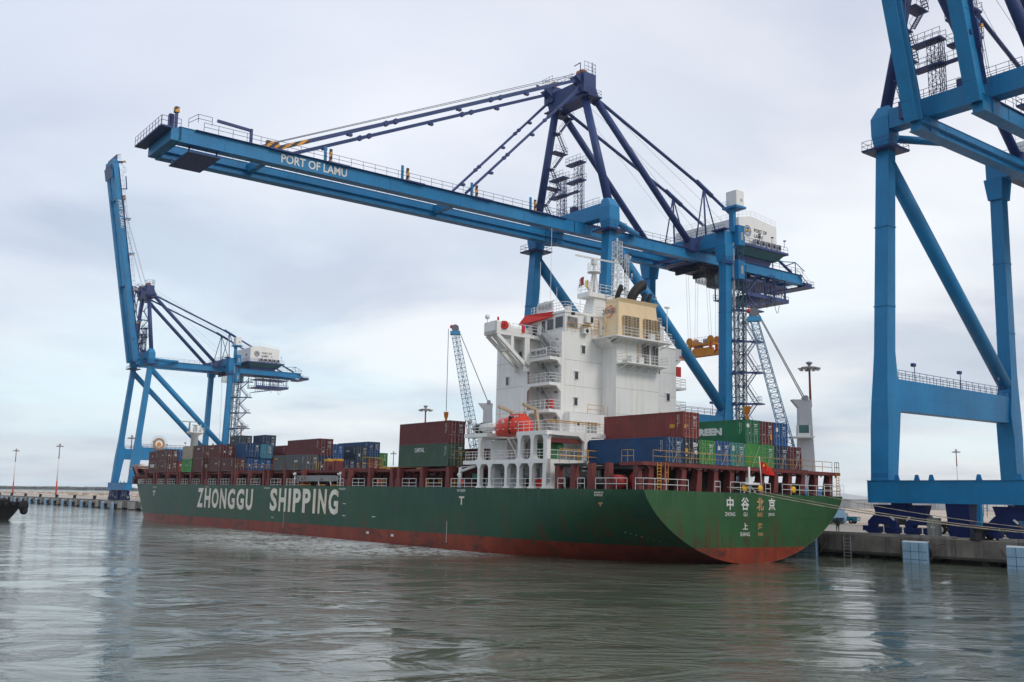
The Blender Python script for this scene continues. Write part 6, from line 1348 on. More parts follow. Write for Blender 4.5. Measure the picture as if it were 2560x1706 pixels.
    r = MB(); r.rail([P3(hx0+0.1, hu0, hz1), P3(hx0+0.1, (hu0+hu1)/2-2.0, hz1+0.8), P3(hx0+0.1, hu1, hz1)], 1.1, 0.03, 1.5); r.rail([P3(hx0, hu0+0.1, hz1), P3(hx1, hu0+0.1, hz1)], 1.1, 0.03, 1.5); r.build('roof_railing', WR, mh)
    q = MB()
    for i in range(5): u = hu0+4.0+i*1.7; q.cut(); q.box(hx0-1.3, hx0-0.4, -u-0.5, -u+0.5, hz0+0.02, hz0+1.35)
    ac = q.build('air_conditioner', LG, mh)
    q = MB()
    for i in range(5): u = hu0+4.0+i*1.7; q.cut(); q.lathe((hx0-1.32, -u, hz0+0.7), [(0.4, 0), (0.4, 0.01)], 12, 'x'); q.box(hx0-1.32, hx0-1.28, -u-0.45, -u+0.45, hz0+1.15, hz0+1.25)
    q.build('fan_grille', BK, ac)
    q = MB()
    for i in range(3): u = hu0+4.2+i*3.9; q.cut(); q.path([P3(hx0-1.5, u, hz0+1), P3(hx0-1.5, u, hz0+1.9), P3(hx0-1.9, u-0.4, hz0+2.2)], 0.05); q.box(hx0-2.1, hx0-1.7, -u+0.2, -u+0.6, hz0+2.1, hz0+2.3)
    q.build('floodlight', CN, mh)
    q = MB(); q.box(hx0+3.2, hx0+4.2, -hu0+0.01, -hu0+0.05, hz0+2.4, hz0+3.2); q.cut(); q.box(hx0+9.2, hx0+10.2, -hu0+0.01, -hu0+0.05, hz0+1.4, hz0+2.2); q.build('house_window', DK, mh)
    text('PORT OF', P3(hx0-0.0, 47.0, hz0+3.2), (0, -1, 0), (0, 0, 1), 3.9, 0.72, TX, mh, 'lettering', 0.02, 0.03); text('LAMU', P3(hx0, 47.0, hz0+2.1), (0, -1, 0), (0, 0, 1), 2.6, 0.72, TX, mh, 'lettering', 0.02, 0.03)
    uc_, zc_ = 45.0, hz0+3.1
    for rad, mt, d_, nm in ((1.12, TX, 0.02, 'emblem_rim'), (0.98, LEW, 0.03, 'emblem_ring'), (0.80, paint('emblem blue', (0.02, 0.12, 0.35), 0.5), 0.04, 'emblem')):
        q = MB(); q.lathe((hx0-d_, -uc_, zc_), [(rad, 0), (rad, 0.02)], 24, 'x'); q.build(nm, mt, mh)
    q = MB(); 
    for k in range(20): a = k*pi/10; q.box(hx0-0.04, hx0-0.03, -uc_+0.9*cos(a)-0.05, -uc_+0.9*cos(a)+0.05, zc_+0.9*sin(a)-0.05, zc_+0.9*sin(a)+0.05)
    q.build('emblem_text', TX, mh)
    q = MB()
    for sg in (-1, 1): q.prism([(sg*0.15, -0.2), (sg*0.6, 0.0), (sg*0.5, 0.45), (sg*0.2, 0.3)], -0.06, -0.05, lambda u, v, d_: (hx0+d_, -uc_+u, zc_+v))
    q.build('emblem_figure', paint('emblem yellow', (0.55, 0.45, 0.05), 0.5), mh)
    q = MB(); q.prism([(-0.14, 0.3), (0.14, 0.3), (0.12, -0.2), (0, -0.35), (-0.12, -0.2)], -0.07, -0.06, lambda u, v, d_: (hx0+d_, -uc_+u, zc_+v)); q.build('emblem_shield', RD, mh)
    q = MB(); q.prism([(-0.5, -0.35), (0.5, -0.35), (0.3, -0.6), (-0.3, -0.6)], -0.065, -0.055, lambda u, v, d_: (hx0+d_, -uc_+u, zc_+v)); q.build('emblem_scroll', LEW, mh)
    # elevator: shaft on the near landside leg, machine box above, cars
    ue = uL+0.7
    m = MB(); m.box(-H-2.6, -H-0.2, -(ue+1.7), -(ue-0.4), 56.7, 59.6); eb = m.build('elevator_machine_box', CW, root)
    q = MB(); q.box(-H-2.62, -H-2.58, -(ue+1.2), -(ue+0.7), 57.6, 58.1); q.build('vent', GY, eb)
    q = MB(); q.box(-H-2.9, -H+0.4, -(ue+2.0), -(ue-0.9), 56.3, 56.68); q.box(-H-1.6, -H-0.6, -(ue+0.6), -(ue-0.2), 52.0, 56.3); q.rail([P3(-H+0.3, ue-0.8, 56.68), P3(-H-1, ue-0.8, 56.68)], 1.0, 0.03, 0.7)
    q.build('box_support', CB, eb)
    m = MB(); m.box(-H-1.25, -H-0.85, -(uL+1.05), -(uL+0.75), 1.0, 50.0); m.build('cable_conduit', paint('conduit grey', (0.45, 0.46, 0.48), 0.5), root)
    m = MB(); el = G+1.9
    f2 = lambda z: G+LEANL(z)+1.2
    m.truss(P3(-H-1.3, G+1.9, 1.0), P3(-H-1.3, G+3.3, 50.5), 1.5, 0.10, 24, rr=0.06); m.truss(P3(-H-1.3, G+3.2, 1.0), P3(-H-1.3, G+4.6, 46), 0.9, 0.07, 30, rr=0.05); m.build('elevator_shaft', paint('shaft blue', (0.015, 0.07, 0.13), 0.5), root)
    for z0, z1 in ((43.2, 46.6), (49.5, 53.2)):
        m = MB(); m.box(-H-2.3, -H-0.9, -(f2(z0)+1.5), -(f2(z0)-0.2), z0, z1); 
        for i in range(5): m.box(-H-2.34, -H-2.3, -(f2(z0)+0.0+i*0.33), -(f2(z0)+0.06+i*0.33), z0, z1)
        o = m.build('elevator_cabin', CB, root)
        q = MB(); q.box(-H-2.38, -H-2.34, -(f2(z0)+1.0), -(f2(z0)+0.4), z0+0.9, z0+2.4); q.build('cabin_window', GY, o)
    # zigzag stairs beside the elevator
    m = MB(); zz = 1.0; k = 0; us = f2(0)+2.4
    while zz < 43:
        z1 = zz+2.85; off = LEANL(zz); a_, b_ = (us+off, us+off+2.9) if k % 2 == 0 else (us+off+2.9, us+off)
        m.stairs(P3(-H-1.6, a_, zz), P3(-H-1.6, b_, z1), 0.9, (1, 0, 0), 0.28, 0.045)
        ub = b_
        m.box(-H-2.2, -H-0.9, -(ub+(0.9 if k % 2 == 0 else 0.2)), -(ub-(0.2 if k % 2 == 0 else 0.9)), z1-0.08, z1)
        if k % 2 == 0: m.box(-H-2.3, -H-0.7, -(ub+1.6), -(ub-0.6), z1-0.3, z1-0.05); m.beam(P3(-H-1.6, ub-0.4, z1-0.2), P3(-H-1.0, G+LEANL(z1)+0.6, z1-0.7), 0.4, 0.35); m.rail([P3(-H-2.2, ub-0.2, z1), P3(-H-2.2, ub+0.9, z1), P3(-H-0.9, ub+0.9, z1)], 1.1, 0.03, 0.6); m.beam(P3(-H-1.0, ub+0.6, z1-0.15), P3(-H-1.0, G+LEANL(z1)+0.8, z1-0.35), 0.18, 0.3)
        zz = z1; k += 1
    m.build('stair_tower', CN, root)
    # pylon stair on the far leg and two lattice mast platforms on the cross beam
    m = MB()
    zz = 52.5; k = 0
    while zz < 70:
        z1 = zz+3.1; f = (zz-52.5)/20; aL = (H-0.35)*(1-f)+3.75*f
        a0 = aL-1.5-(0 if k % 2 == 0 else 1.6); a1 = aL-1.5-(1.6 if k % 2 == 0 else 0)
        m.stairs(P3(aL-1.1, cu+0.6+(0 if k % 2 else 2.2), zz), P3(aL-1.4, cu+0.6+(2.2 if k % 2 else 0), z1), 0.7, (1, 0, 0), 0.3)
        m.box(aL-2.0, aL-0.2, -(cu+3.3), -(cu+0.2), z1-0.12, z1) if k % 2 else m.box(aL-1.9, aL-0.4, -(cu+1.0), -(cu-0.5), z1-0.12, z1)
        m.rail([P3(aL-2.0, cu+0.4, z1), P3(aL-2.0, cu+3.2, z1), P3(aL-0.3, cu+3.2, z1)], 1.1, 0.03, 0.9) if k % 2 else None
        zz = z1; k += 1
    m.build('pylon_stair', CN, root)
    m = MB()
    for a, u, zt, pl_ in ((2.6, cu-0.2, 58.9, 1), (-1.9, cu-0.2, 60.6, -1)):
        m.cut(); m.truss(P3(a, u, 51.9), P3(a, u, zt), 0.95, 0.05, 9)
        m.truss(P3(a-1.1, u, 51.9), P3(a-1.1, u, zt), 0.5, 0.045, 12)
        for z in (zt, zt-3.2): m.box(a-1.4, a+2.4, -(u+0.7), -(u-0.7), z-0.05, z+0.2); m.rail([P3(a-1.4, u-0.7, z+0.2), P3(a+2.4, u-0.7, z+0.2), P3(a+2.4, u+0.7, z+0.2), P3(a-1.4, u+0.7, z+0.2)], 1.1, 0.035, 1.0)
    m.box(-2, 3, -(cu+0.3), -(cu-0.5), 55.6, 55.8); m.rail([P3(-2, cu-0.3, 55.8), P3(3, cu-0.3, 55.8)], 1.1, 0.03, 1.0)
    m.build('beam_mast_platform', CN, root)
    m = MB(); m.box(5.0, 6.6, -(cu+0.4), -(cu-1.6), 50.0, 52.2); m.build('electrical_cabinet', CN, root)
    # stays
    def bar(m, p, q, w_, h_, joints=()):
        m.beam(p, q, w_, h_); p, q = Vector(p), Vector(q)
        for t in joints: c_ = p.lerp(q, t); d_ = (q-p).normalized(); m.lathe(c_, [(h_*0.85, -w_*0.8), (h_*0.85, w_*0.8)], 10, 'x')
    for sg, A_ in ((-1, -4.4), (1, 4.4)):
        m = MB(); m.tube(P3(sg*4.3, uc+1.0, 73.0), P3(sg*4.6, 29.8, ZG1+0.8), 0.62, 18); m.box(sg*4.6-0.9, sg*4.6+0.9, -31.2, -28.9, ZG1-0.6, ZG1+1.8); m.build('back_stay', CN, root)
        knee = (sg*3.9, 34.6, 62.0); e_ = (sg*3.8, 61.2, ZG1+0.3)
        m = MB(); m.tube(P3(sg*3.9, uc+2.2, 72.6), P3(*knee), 0.30, 12); m.tube(P3(*knee), P3(*e_), 0.30, 12)
        kp, kd = Vector(P3(*knee)), (Vector(P3(*e_))-Vector(P3(*knee))).normalized()
        m.tube(kp-kd*2.2, kp+kd*2.6, 0.44, 10); m.build('rear_stay', CN, root)
        m = MB(); m.tube(P3(*knee), P3(sg*4.0, 35.0, ZG1+1.0), 0.17, 8); m.tube(P3(*knee), P3(sg*4.0, 38.5, 52.0), 0.13, 8); m.tube(P3(*knee), P3(sg*4.0, 31.8, ZG1+0.6), 0.13, 8); m.build('stay_strut', CN, root)
    # boom
    al = 0.0 if boom_up is None else boom_up
    HZ = ZG1-1.0
    def F(a, u, z):       # boom-local: distance d = -u ahead of the hinge
        d_ = -(u-UH); dz = z-HZ
        return P3(a, UH-(d_*cos(al)-dz*sin(al)), HZ+d_*sin(al)+dz*cos(al))
    UT = UH-boom_len
    bm = empty('boom'); bm.parent = root
    for g in (-GA, GA):
        m = MB(); girder(m, UH-0.2, UT+1.0, g, ZG0, ZG1, F); m.build('boom_girder', CB, bm)
    m = MB(); 
    m.hexa([F(-GA-0.62, UT, ZG0), F(GA+0.62, UT, ZG0), F(GA+0.62, UT+1.3, ZG0), F(-GA-0.62, UT+1.3, ZG0)], [F(-GA-0.62, UT, ZG1-0.3), F(GA+0.62, UT, ZG1-0.3), F(GA+0.62, UT+1.3, ZG1), F(-GA-0.62, UT+1.3, ZG1)])
    for u in (UT+13.5, UT+44.5):
        if u < UH: m.cut(); m.hexa([F(-GA+0.6, u-0.4, ZG0+0.4), F(GA-0.6, u-0.4, ZG0+0.4), F(GA-0.6, u+0.4, ZG0+0.4), F(-GA+0.6, u+0.4, ZG0+0.4)], [F(-GA+0.6, u-0.4, ZG1-0.2), F(GA-0.6, u-0.4, ZG1-0.2), F(GA-0.6, u+0.4, ZG1-0.2), F(-GA+0.6, u+0.4, ZG1-0.2)])
    m.build('boom_cross_tie', CB, bm)
    def fbox(m, a0, a1, u0, u1, z0, z1): m.hexa([F(a0, u0, z0), F(a1, u0, z0), F(a1, u1, z0), F(a0, u1, z0)], [F(a0, u0, z1), F(a1, u0, z1), F(a1, u1, z1), F(a0, u1, z1)])
    up_ = Vector(F(0, 0, 1))-Vector(F(0, 0, 0))
    m = MB(); fbox(m, -GA-1.2, GA+1.6, UT-1.5, UT, ZG1-0.55, ZG1-0.35); fbox(m, -GA-0.5, GA-0.6, UT+2.4, UT+6.6, ZG0-1.05, ZG0-0.9)
    for a in (-GA+0.2, GA-0.9): fbox(m, a, a+0.15, UT+2.6, UT+2.8, ZG0-1, ZG0+0.1); fbox(m, a, a+0.15, UT+6.2, UT+6.4, ZG0-1, ZG0+0.1)
    m.rail([F(-GA-1.2, UT-1.45, ZG1-0.35), F(GA+1.6, UT-1.45, ZG1-0.35)], 1.15, 0.035, 1.2, (0.5,), up_)
    m.rail([F(-GA-1.2, UT-1.4, ZG1-0.35), F(-GA-1.2, UT+1, ZG1-0.35)], 1.15, 0.035, 1.2, (0.5,), up_)
    m.rail([F(-GA-1.0, UT+2, ZG1+0.1), F(-GA-1.0, UT+3.2, ZG1+1.0), F(-GA-1.0, UT+5, ZG1+1.0)], 1.1, 0.035, 1.2, (0.5,), up_)
    m.rail([F(-GA-1.0, UT+4, ZG1+0.06), F(-GA-1.0, UH-2, ZG1+0.06)], 1.1, 0.033, 1.9, (0.5,), up_); m.rail([F(GA+1.0, UT+4, ZG1+0.06), F(GA+1.0, UH-2, ZG1+0.06)], 1.1, 0.033, 1.9, (0.5,), up_)
    fbox(m, -GA-1.05, -GA-0.6, UT+3, UH-2, ZG1-0.05, ZG1+0.02); fbox(m, GA+0.6, GA+1.05, UT+3, UH-2, ZG1-0.05, ZG1+0.02)
    for u in (UT+13, UT+21.5, UT+34, UT+46.5, UT+58): 
        if u < UH-3: fbox(m, -GA-1.2, -GA-0.5, u, u+3.4, ZG1-0.16, ZG1+0.05)
    fbox(m, -GA-0.3, -GA+0.1, UT+10.5, UT+10.8, ZG1, ZG1+2.2); 
    for (p, q) in ((F(-GA-0.1, UT+10.6, ZG1+2.0), F(-GA-0.1, UT+6.0, ZG1+2.2)),): m.beam(p, q, 0.3, 0.35)
    fbox(m, -GA-0.2, -GA+0.2, UT+0.6, UT+0.9, ZG1, ZG1+2.6); fbox(m, -GA+1.2, -GA+1.9, UT+0.3, UT+0.9, ZG1, ZG1+2.2)
    m.build('boom_walkway', CN, bm)
    m = MB(); fbox(m, -GA-0.35, -GA+0.35, UT+0.45, UT+1.0, ZG1+2.0, ZG1+2.7); fbox(m, -GA-0.1, -GA+0.4, UT+12.9, UT+14.7, ZG1+0.1, ZG1+1.3)
    for u in (UT+21.8, UT+34.3, UT+46.8, UT+58.5): m.cut(); fbox(m, -GA-0.95, -GA-0.75, u, u+0.4, ZG1, ZG1+1.9)
    m.build('hazard_bracket', STRIPE, bm)
    m = MB()
    for u in (UT+21.2, UT+33.7, UT+46.2, UT+57.9): m.cut(); fbox(m, -GA-0.5, -GA-0.3, u, u+0.35, ZG1, ZG1+2.3)
    m.build('boom_bracket', CB, bm)
    m = MB(); q = MB()
    text_o = text('PORT OF LAMU', (0, 0, 0), (1, 0, 0), (0, 1, 0), 9.9, 1.22, LEW, bm, 'lettering', 0.02, 0.0)
    ut0 = UT+14.8
    for v in text_o.data.vertices: x, y, z = v.co; v.co = F(-GA-0.66-max(z, 0), ut0+x, ZG0+0.28+y)
    # forestays
    st = [(uc-2.4, 74.3, UT+14.5, 0.30, 0.50), (uc-1.2, 73.4, UT+45.5, 0.26, 0.38)]
    for i, (ua, za, ub, w_, h_) in enumerate(st):
        for sg in (-1, 1):
            m = MB(); p0 = Vector(P3(sg*4.1, ua, za)); p1 = Vector(F(sg*GA, ub, ZG1+0.5))
            if boom_up is None:
                mid = [p0, p0.lerp(p1, 0.5), p1]; bar(m, p0, p1, w_, h_, (0.30, 0.335, 0.66, 0.69)); 
                for t in (0.2, 0.45, 0.8): c_ = p0.lerp(p1, t); m.box(c_.x-0.25, c_.x+0.25, c_.y-0.4, c_.y+0.4, c_.z-0.6, c_.z-0.25)
            else:
                Lh = 38 if i == 0 else 20; drop = p0+Vector((0, 1.6*sg*0+1.2, -min(Lh*0.48, 22)))
                bar(m, p0, drop, w_*0.9, h_*0.8, (0.5,)); bar(m, drop, drop+Vector((0.3*sg, 1.2, 0)), w_, h_); bar(m, drop+Vector((0, 1.2, 0)), p1, w_*0.9, h_*0.8, (0.4,))
            m.build('fore_stay', CN, root)
            if boom_up is None and i == 0:
                q = MB(); q.beam(p1, p1.lerp(p0, 0.085), w_*1.06, h_*1.04); q.build('hazard_sleeve', STRIPE, root)
    # hoist ropes from the apex
    m = MB()
    for sg in (-1, 1):
        if boom_up is None:
            m.tube(P3(sg*2.2, uc-0.8, 76.6), F(sg*2.2, UT+12, ZG1+0.6), 0.05, 4); m.tube(P3(sg*1.6, uc-0.8, 76.4), F(sg*1.6, UT+12, ZG1+0.6), 0.05, 4); m.tube(P3(sg*4.1, uc-1.0, 74.0), F(sg*3.7, UT+46, ZG1+0.9), 0.025, 4)
        else:
            for k in range(2): m.tube(P3(sg*(1.6+0.7*k), uc-0.8, 76.5), F(sg*(1.6+0.7*k), UT+15, ZG1+0.8), 0.04, 4)
        m.tube(P3(sg*1.5, uc+1.0, 76), P3(sg*1.5, 43, hz1), 0.03, 4); m.tube(P3(sg*2.0, uc+1.0, 75.5), P3(sg*2.0, 36, 52.5), 0.025, 4)
    m.build('hoist_rope', WIRE, root)
    # trolley, operator cab, festoon
    ut = 36.5
    m = MB(); m.box(-GA+0.4, GA-0.4, -ut-4.0, -ut+3.5, ZG0-0.6, ZG0+0.6); m.box(-GA-0.4, GA+0.4, -ut-3.4, -ut+3.2, ZG0-0.35, ZG0+0.1)
    for u in (ut-2.5, ut+2.5): m.box(-2.8, 2.8, -u-0.3, -u+0.3, ZG0-1.4, ZG0-0.5)
    m.rail([P3(-GA-0.3, ut-3.3, ZG0-0.6), P3(-GA-0.3, ut+4, ZG0-0.6)], 1.1, 0.035, 1.2); tr_o = m.build('trolley', paint('trolley dark blue', (0.008, 0.014, 0.05), 0.5), root)
    m = MB(); m.box(-1.9, 0.2, -ut-5.4, -ut-3.2, ZG0-3.4, ZG0-3.2); m.box(-1.9, 0.2, -ut-5.4, -ut-3.2, ZG0-1.1, ZG0-0.9); 
    for a in (-1.9, 0.1):
        for u in (ut+3.25, ut+5.35): m.box(a, a+0.1, -u-0.05, -u+0.05, ZG0-3.3, ZG0-1)
    oc = m.build('operator_cab', CN, tr_o); m = MB(); m.box(-1.85, 0.15, -ut-5.35, -ut-3.25, ZG0-3.19, ZG0-1.1); m.build('cab_glass', GT, oc)
    m = MB()
    for k in range(16):
        u = ut-3.6+k*0.42; m.cut(); m.path([P3(-GA+0.7+0.1*(k % 3), u, ZG0-0.7), P3(-GA+0.7, u-0.15, ZG0-2.6-0.3*(k % 2)), P3(-GA+0.7, u, ZG0-4.0-0.03*k), P3(-GA+0.75, u+0.22, ZG0-3.9), P3(-GA+0.7, u+0.25, ZG0-0.7)], 0.055, 5)
    m.build('festoon_cable', CABLE, root)
    # suspended service gantry at the rear
    m = MB(); g0, g1, zg = 45.8, 59.0, ZG0-4.6
    m.box(-GA-0.9, GA, -g1, -g0, zg-0.15, zg); m.hexa([P3(-GA-0.9, g0, zg-2.1), P3(1, g0, zg-2.1), P3(1, g0+7, zg-0.9), P3(-GA-0.9, g0+7, zg-0.9)], [P3(-GA-0.9, g0, zg-1.9), P3(1, g0, zg-1.9), P3(1, g0+7, zg-0.7), P3(-GA-0.9, g0+7, zg-0.7)])
    m.rail([P3(-GA-0.85, g0, zg), P3(-GA-0.85, g1, zg)], 1.15, 0.05, 0.9); m.rail([P3(GA, g0, zg), P3(GA, g1, zg)], 1.15, 0.05, 0.9); m.box(-GA-0.9, -GA-0.8, -g1, -g0, zg+0.0, zg+0.55)
    for u in (g0+0.3, g0+3, g0+6, g0+9, g1-0.6):
        for a in (-GA-0.5, GA-0.3): m.box(a-0.1, a+0.1, -u-0.1, -u+0.1, zg, ZG0)
    for u in [g0+i*0.85 for i in range(15)]: m.box(-GA-0.8, -GA-0.7, -u-0.06, -u+0.06, zg+0.5, zg+2.6); m.box(-GA-0.8, -GA-0.7, -u-0.06, -u+0.06, zg-1.9+max(0, (u-g0)*0.17), zg)
    m.beam(P3(-GA-0.85, g1-3.5, zg+2.8), P3(-GA-0.85, g1-0.5, zg), 0.1, 0.1); m.truss(P3(-GA-1.0, g1-6, zg-1.2), P3(-GA-1.0, g1-6, ZG0), 1.2, 0.06, 5)
    m.box(-GA-0.2, GA, -g1-0.5, -g0-1, ZG0-1.5, ZG0-1.3); m.build('service_gantry', CN, root)
    m = MB()
    for u, w_, dd in ((g0+3.5, 0.6, 0.6), (g0+5.6, 0.9, 0.9), (g0+8.5, 1.5, 1.6)): m.cut(); m.path([P3(-GA-0.9, u+w_*i/8, zg-1.0+0.0-dd*sin(pi*i/8)) for i in range(9)], 0.05, 5)
    m.build('hanging_cable', CABLE, root)
    # underside festoon beams, dark
    m = MB(); m.box(-GA+1.0, GA-1.0, -58, -30, ZG0-0.25, ZG0-0.1); 
    for u in range(28, 62, 3): m.box(-GA+0.8, GA-0.8, -u-0.15, -u+0.15, ZG0-0.3, ZG0+0.2)
    m.build('girder_underside', CN, root)
    if c_a > 200:
        # cable reel on the near portal beam
        m = MB(); 
        ur = 9.0
        m.lathe((-H-1.3, -ur, 19.6), [(2.05, 0), (2.05, 0.14)], 40, 'x')
        rl_ = m.build('cable_reel', paint('reel tan', (0.30, 0.20, 0.13), 0.6, 0.1), root)
        m = MB(); m.lathe((-H-1.36, -ur, 19.6), [(1.25, 0), (1.25, 0.03)], 30, 'x'); m.build('reel_disc', WR, rl_)
        m = MB(); m.lathe((-H-1.42, -ur, 19.6), [(0.62, 0), (0.62, 0.05)], 12, 'x'); m.box(-H-1.5, -H-1.4, -ur-0.7, -ur+0.7, 18.7, 19.6); m.build('reel_hub', paint('hub orange', (0.55, 0.22, 0.03), 0.6), rl_)
        m = MB()
        for k in range(40): a = k*2*pi/40; m.beam((-H-1.25, -ur+2.0*cos(a), 19.6+2.0*sin(a)), (-H-1.25, -ur+3.0*cos(a), 19.6+3.0*sin(a)), 0.05, 0.08)
        m.build('reel_spoke', paint('spoke steel', (0.28, 0.26, 0.24), 0.5), rl_)
    return root, (lambda a, u, z: root.matrix_world @ Vector(P3(a, u, z)))
cA, fA = crane(56.9, 'blue quay crane with its long boom lowered over the ship, lettering on the boom')
cB, fB = crane(287.2, 'distant blue quay crane at the left with its boom raised upright', R(80.0), 72.3)
cC, fC = crane(-11.8, 'nearest blue quay crane at the right, boom raised, cut by the picture edge', R(75.5), 67.5)
def spreader(ca, u, z, zt, label):
    e = empty('container_spreader', Qp(ca, u, z), (0, 0, PQ)); tag(e, label, 'spreader', 'orange spreaders hanging from the quay cranes')
    m = MB(); m.box(-6.1, 6.1, -0.55, 0.55, 0.3, 0.75)
    for x in (-6.0, 6.0): m.box(x-0.15, x+0.15, -1.2, 1.2, 0.0, 0.6)
    for y in (-0.9, 0.9): m.box(-3.2, 3.2, y-0.12, y+0.12, 0.2, 1.3)
    m.box(-2.2, 2.2, -0.6, 0.6, 0.7, 1.7); m.build('telescopic_frame', YB, e)
    m = MB(); m.box(-3.0, 3.0, -0.85, 0.85, 2.2, 2.6)
    for x in (-2.6, 2.6):
        for y in (-0.9, 0.9): m.box(x-0.35, x+0.35, y-0.15, y+0.15, 1.3, 2.3); m.lathe((x, y, 3.1), [(0.75, -0.12), (0.75, 0.12)], 16, 'y')
    m.build('head_block', YB, e)
    m = MB(); m.rail([(-1.8, 0.8, 2.6), (1.8, 0.8, 2.6)], 1.1, 0.035, 0.7); m.build('head_railing', WR, e)
    m = MB(); m.box(-1.4, -0.4, -0.5, 0.5, 2.6, 3.4); m.box(0.6, 1.2, -0.4, 0.4, 2.6, 3.0); m.box(0.2, 1.4, -0.3, 0.3, 1.7, 2.1); m.build('control_box', GY, e)
    m = MB(); m.box(-2.9, -2.7, 0.9, 1.15, 1.2, 2.6); m.build('red_hose', RD, e)
    m = MB()
    for x in (-2.9, -2.3, 2.3, 2.9):
        for y in (-0.9, 0.9): m.tube((x, y, 3.1), (x*0.95, y*1.6, zt-z), 0.028, 4)
    m.build('hoist_wire', WIRE, e)
    return e
spreader(56.9, 58.2, 32.9, 50.0, 'orange spreader hanging below the lowered-boom crane, behind its leg and brace')
spreader(289.2, 57.5, 13.0, 50.0, 'small orange spreader hanging low between the legs of the distant crane')
# ================================================================== MOBILE HARBOUR CRANES
def harbour_crane(au, tip_off, H_, label, hook, cabside=-1, tower_h=22, yaw=0.0):
    """au: (a,u) of tower, tip_off: (da, du, dz above ground) of jib head"""
    root = qempty('mobile_crane', au[0], au[1]); tag(root, label, 'harbour crane', 'mobile harbour cranes on the quay')
    m = MB(); m.box(-5, 5, -3.0, 3.0, 1.0, 2.4); 
    for x in (-4, -1.5, 1.5, 4):
        for y in (-3.4, 3.4): m.lathe((x, y, 0.8), [(0.8, -0.4), (0.8, 0.4)], 12, 'y')
    m.box(-4.6, 4.6, -2.5, 2.5, 2.4, 3.0); m.build('chassis', BG, root)
    d_ = Vector((tip_off[0], -tip_off[1], 0)).normalized(); sd = Vector((-d_.y, d_.x, 0))
    m = MB()
    def Q4(w_, l_, z, sh=0.0): return [tuple(d_*(-l_/2+sh)+sd*(-w_/2)+Vector((0, 0, z))), tuple(d_*(l_/2+sh)+sd*(-w_/2)+Vector((0, 0, z))), tuple(d_*(l_/2+sh)+sd*(w_/2)+Vector((0, 0, z))), tuple(d_*(-l_/2+sh)+sd*(w_/2)+Vector((0, 0, z)))]
    m.hexa(Q4(3.6, 6, 3.2, -0.5), Q4(3.4, 6, 5.6, -0.5)); m.build('machine_house', paint('crane house blue', (0.03, 0.24, 0.5), 0.5), root)
    m = MB(); m.hexa(Q4(2.1, 2.9, 5.5), Q4(1.9, 2.0, tower_h-1.4)); m.hexa(Q4(1.9, 2.0, tower_h-1.4), Q4(1.8, 3.2, tower_h, 0.5)); tw = m.build('tower', LG, root)
    m = MB(); c_ = d_*0.2; 
    for k in (-0.8, 0, 0.8): p = c_-d_*0.4+sd*k+Vector((0, 0, tower_h+0.25)); m.tube(p-sd*0.25, p+sd*0.25, 0.45, 10)
    m.build('tower_sheave', GY, tw)
    m = MB(); pc = sd*cabside*2.0+Vector((0, 0, tower_h-6.2))+d_*0.6
    def cb(p, w_, l_, h_): return [tuple(p-d_*l_/2-sd*w_/2), tuple(p+d_*l_/2-sd*w_/2), tuple(p+d_*l_/2+sd*w_/2), tuple(p-d_*l_/2+sd*w_/2)], [tuple(p-d_*l_/2-sd*w_/2+Vector((0, 0, h_))), tuple(p+d_*l_/2-sd*w_/2+Vector((0, 0, h_))), tuple(p+d_*l_/2+sd*w_/2+Vector((0, 0, h_))), tuple(p-d_*l_/2+sd*w_/2+Vector((0, 0, h_)))]
    m.hexa(*cb(pc, 1.6, 2.0, 1.8)); m.hexa(*cb(pc-Vector((0, 0, 0.25))-sd*cabside*0.4, 3.4, 3.2, 0.2)); cabo = m.build('cab', WR, tw)
    m = MB(); m.hexa(*cb(pc+d_*0.95+Vector((0, 0, 0.5)), 1.4, 0.2, 1.1)); m.hexa(*cb(pc+sd*cabside*0.77+Vector((0, 0, 0.5)), 0.12, 1.6, 1.3)); m.build('cab_glass', GT, cabo)
    foot = d_*2.4+Vector((0, 0, tower_h*0.55)); tip = Vector((tip_off[0], -tip_off[1], tip_off[2]))
    m = MB(); m.truss(foot, foot.lerp(tip, 0.12), 1.6, 0.12, 2, (0, 0, 1), 1.7, 0.06); m.truss(foot.lerp(tip, 0.12), tip, 1.7, 0.085, 24, (0, 0, 1), 1.15, 0.04); m.build('jib', BG, root)
    m = MB(); m.hexa(*cb(tip-Vector((0, 0, 0.3)), 1.3, 2.2, 0.8)); m.build('jib_head', paint('crane head blue', (0.04, 0.28, 0.52), 0.5), root)
    m = MB(); 
    for k in (-0.4, 0, 0.4): p = tip+Vector((0, 0, 1.2))+sd*k; m.tube(p-sd*0.12, p+sd*0.12, 0.8, 16)
    m.build('head_sheave', paint('sheave grey', (0.16, 0.17, 0.2), 0.5), root)
    m = MB(); p = tip+Vector((0, 0, 1.6)); m.sphere(tuple(p+d_*0.8-sd*0.4), 0.45, 10); m.build('beacon', paint('beacon red', (0.7, 0.05, 0.05), 0.4), root)
    m = MB(); top = Vector((0, 0, tower_h+0.4))
    for k in (-0.9, -0.5, 0.5, 0.9): m.tube(top+sd*k, tip+Vector((0, 0, 1.2))+sd*k*0.6-d_*0.6, 0.05, 4)
    hz = hook-QZ
    hp = tip+d_*1.6
    for k, j in ((-1, 0), (1, 0), (0, 0.3)): m.tube(tip+Vector((0, 0, 1.0))+d_*1.5+sd*k*0.9, Vector((hp.x, hp.y, hz+1.0))+sd*k*1.3, 0.045, 4)
    m.build('wire_rope', WIRE, root)
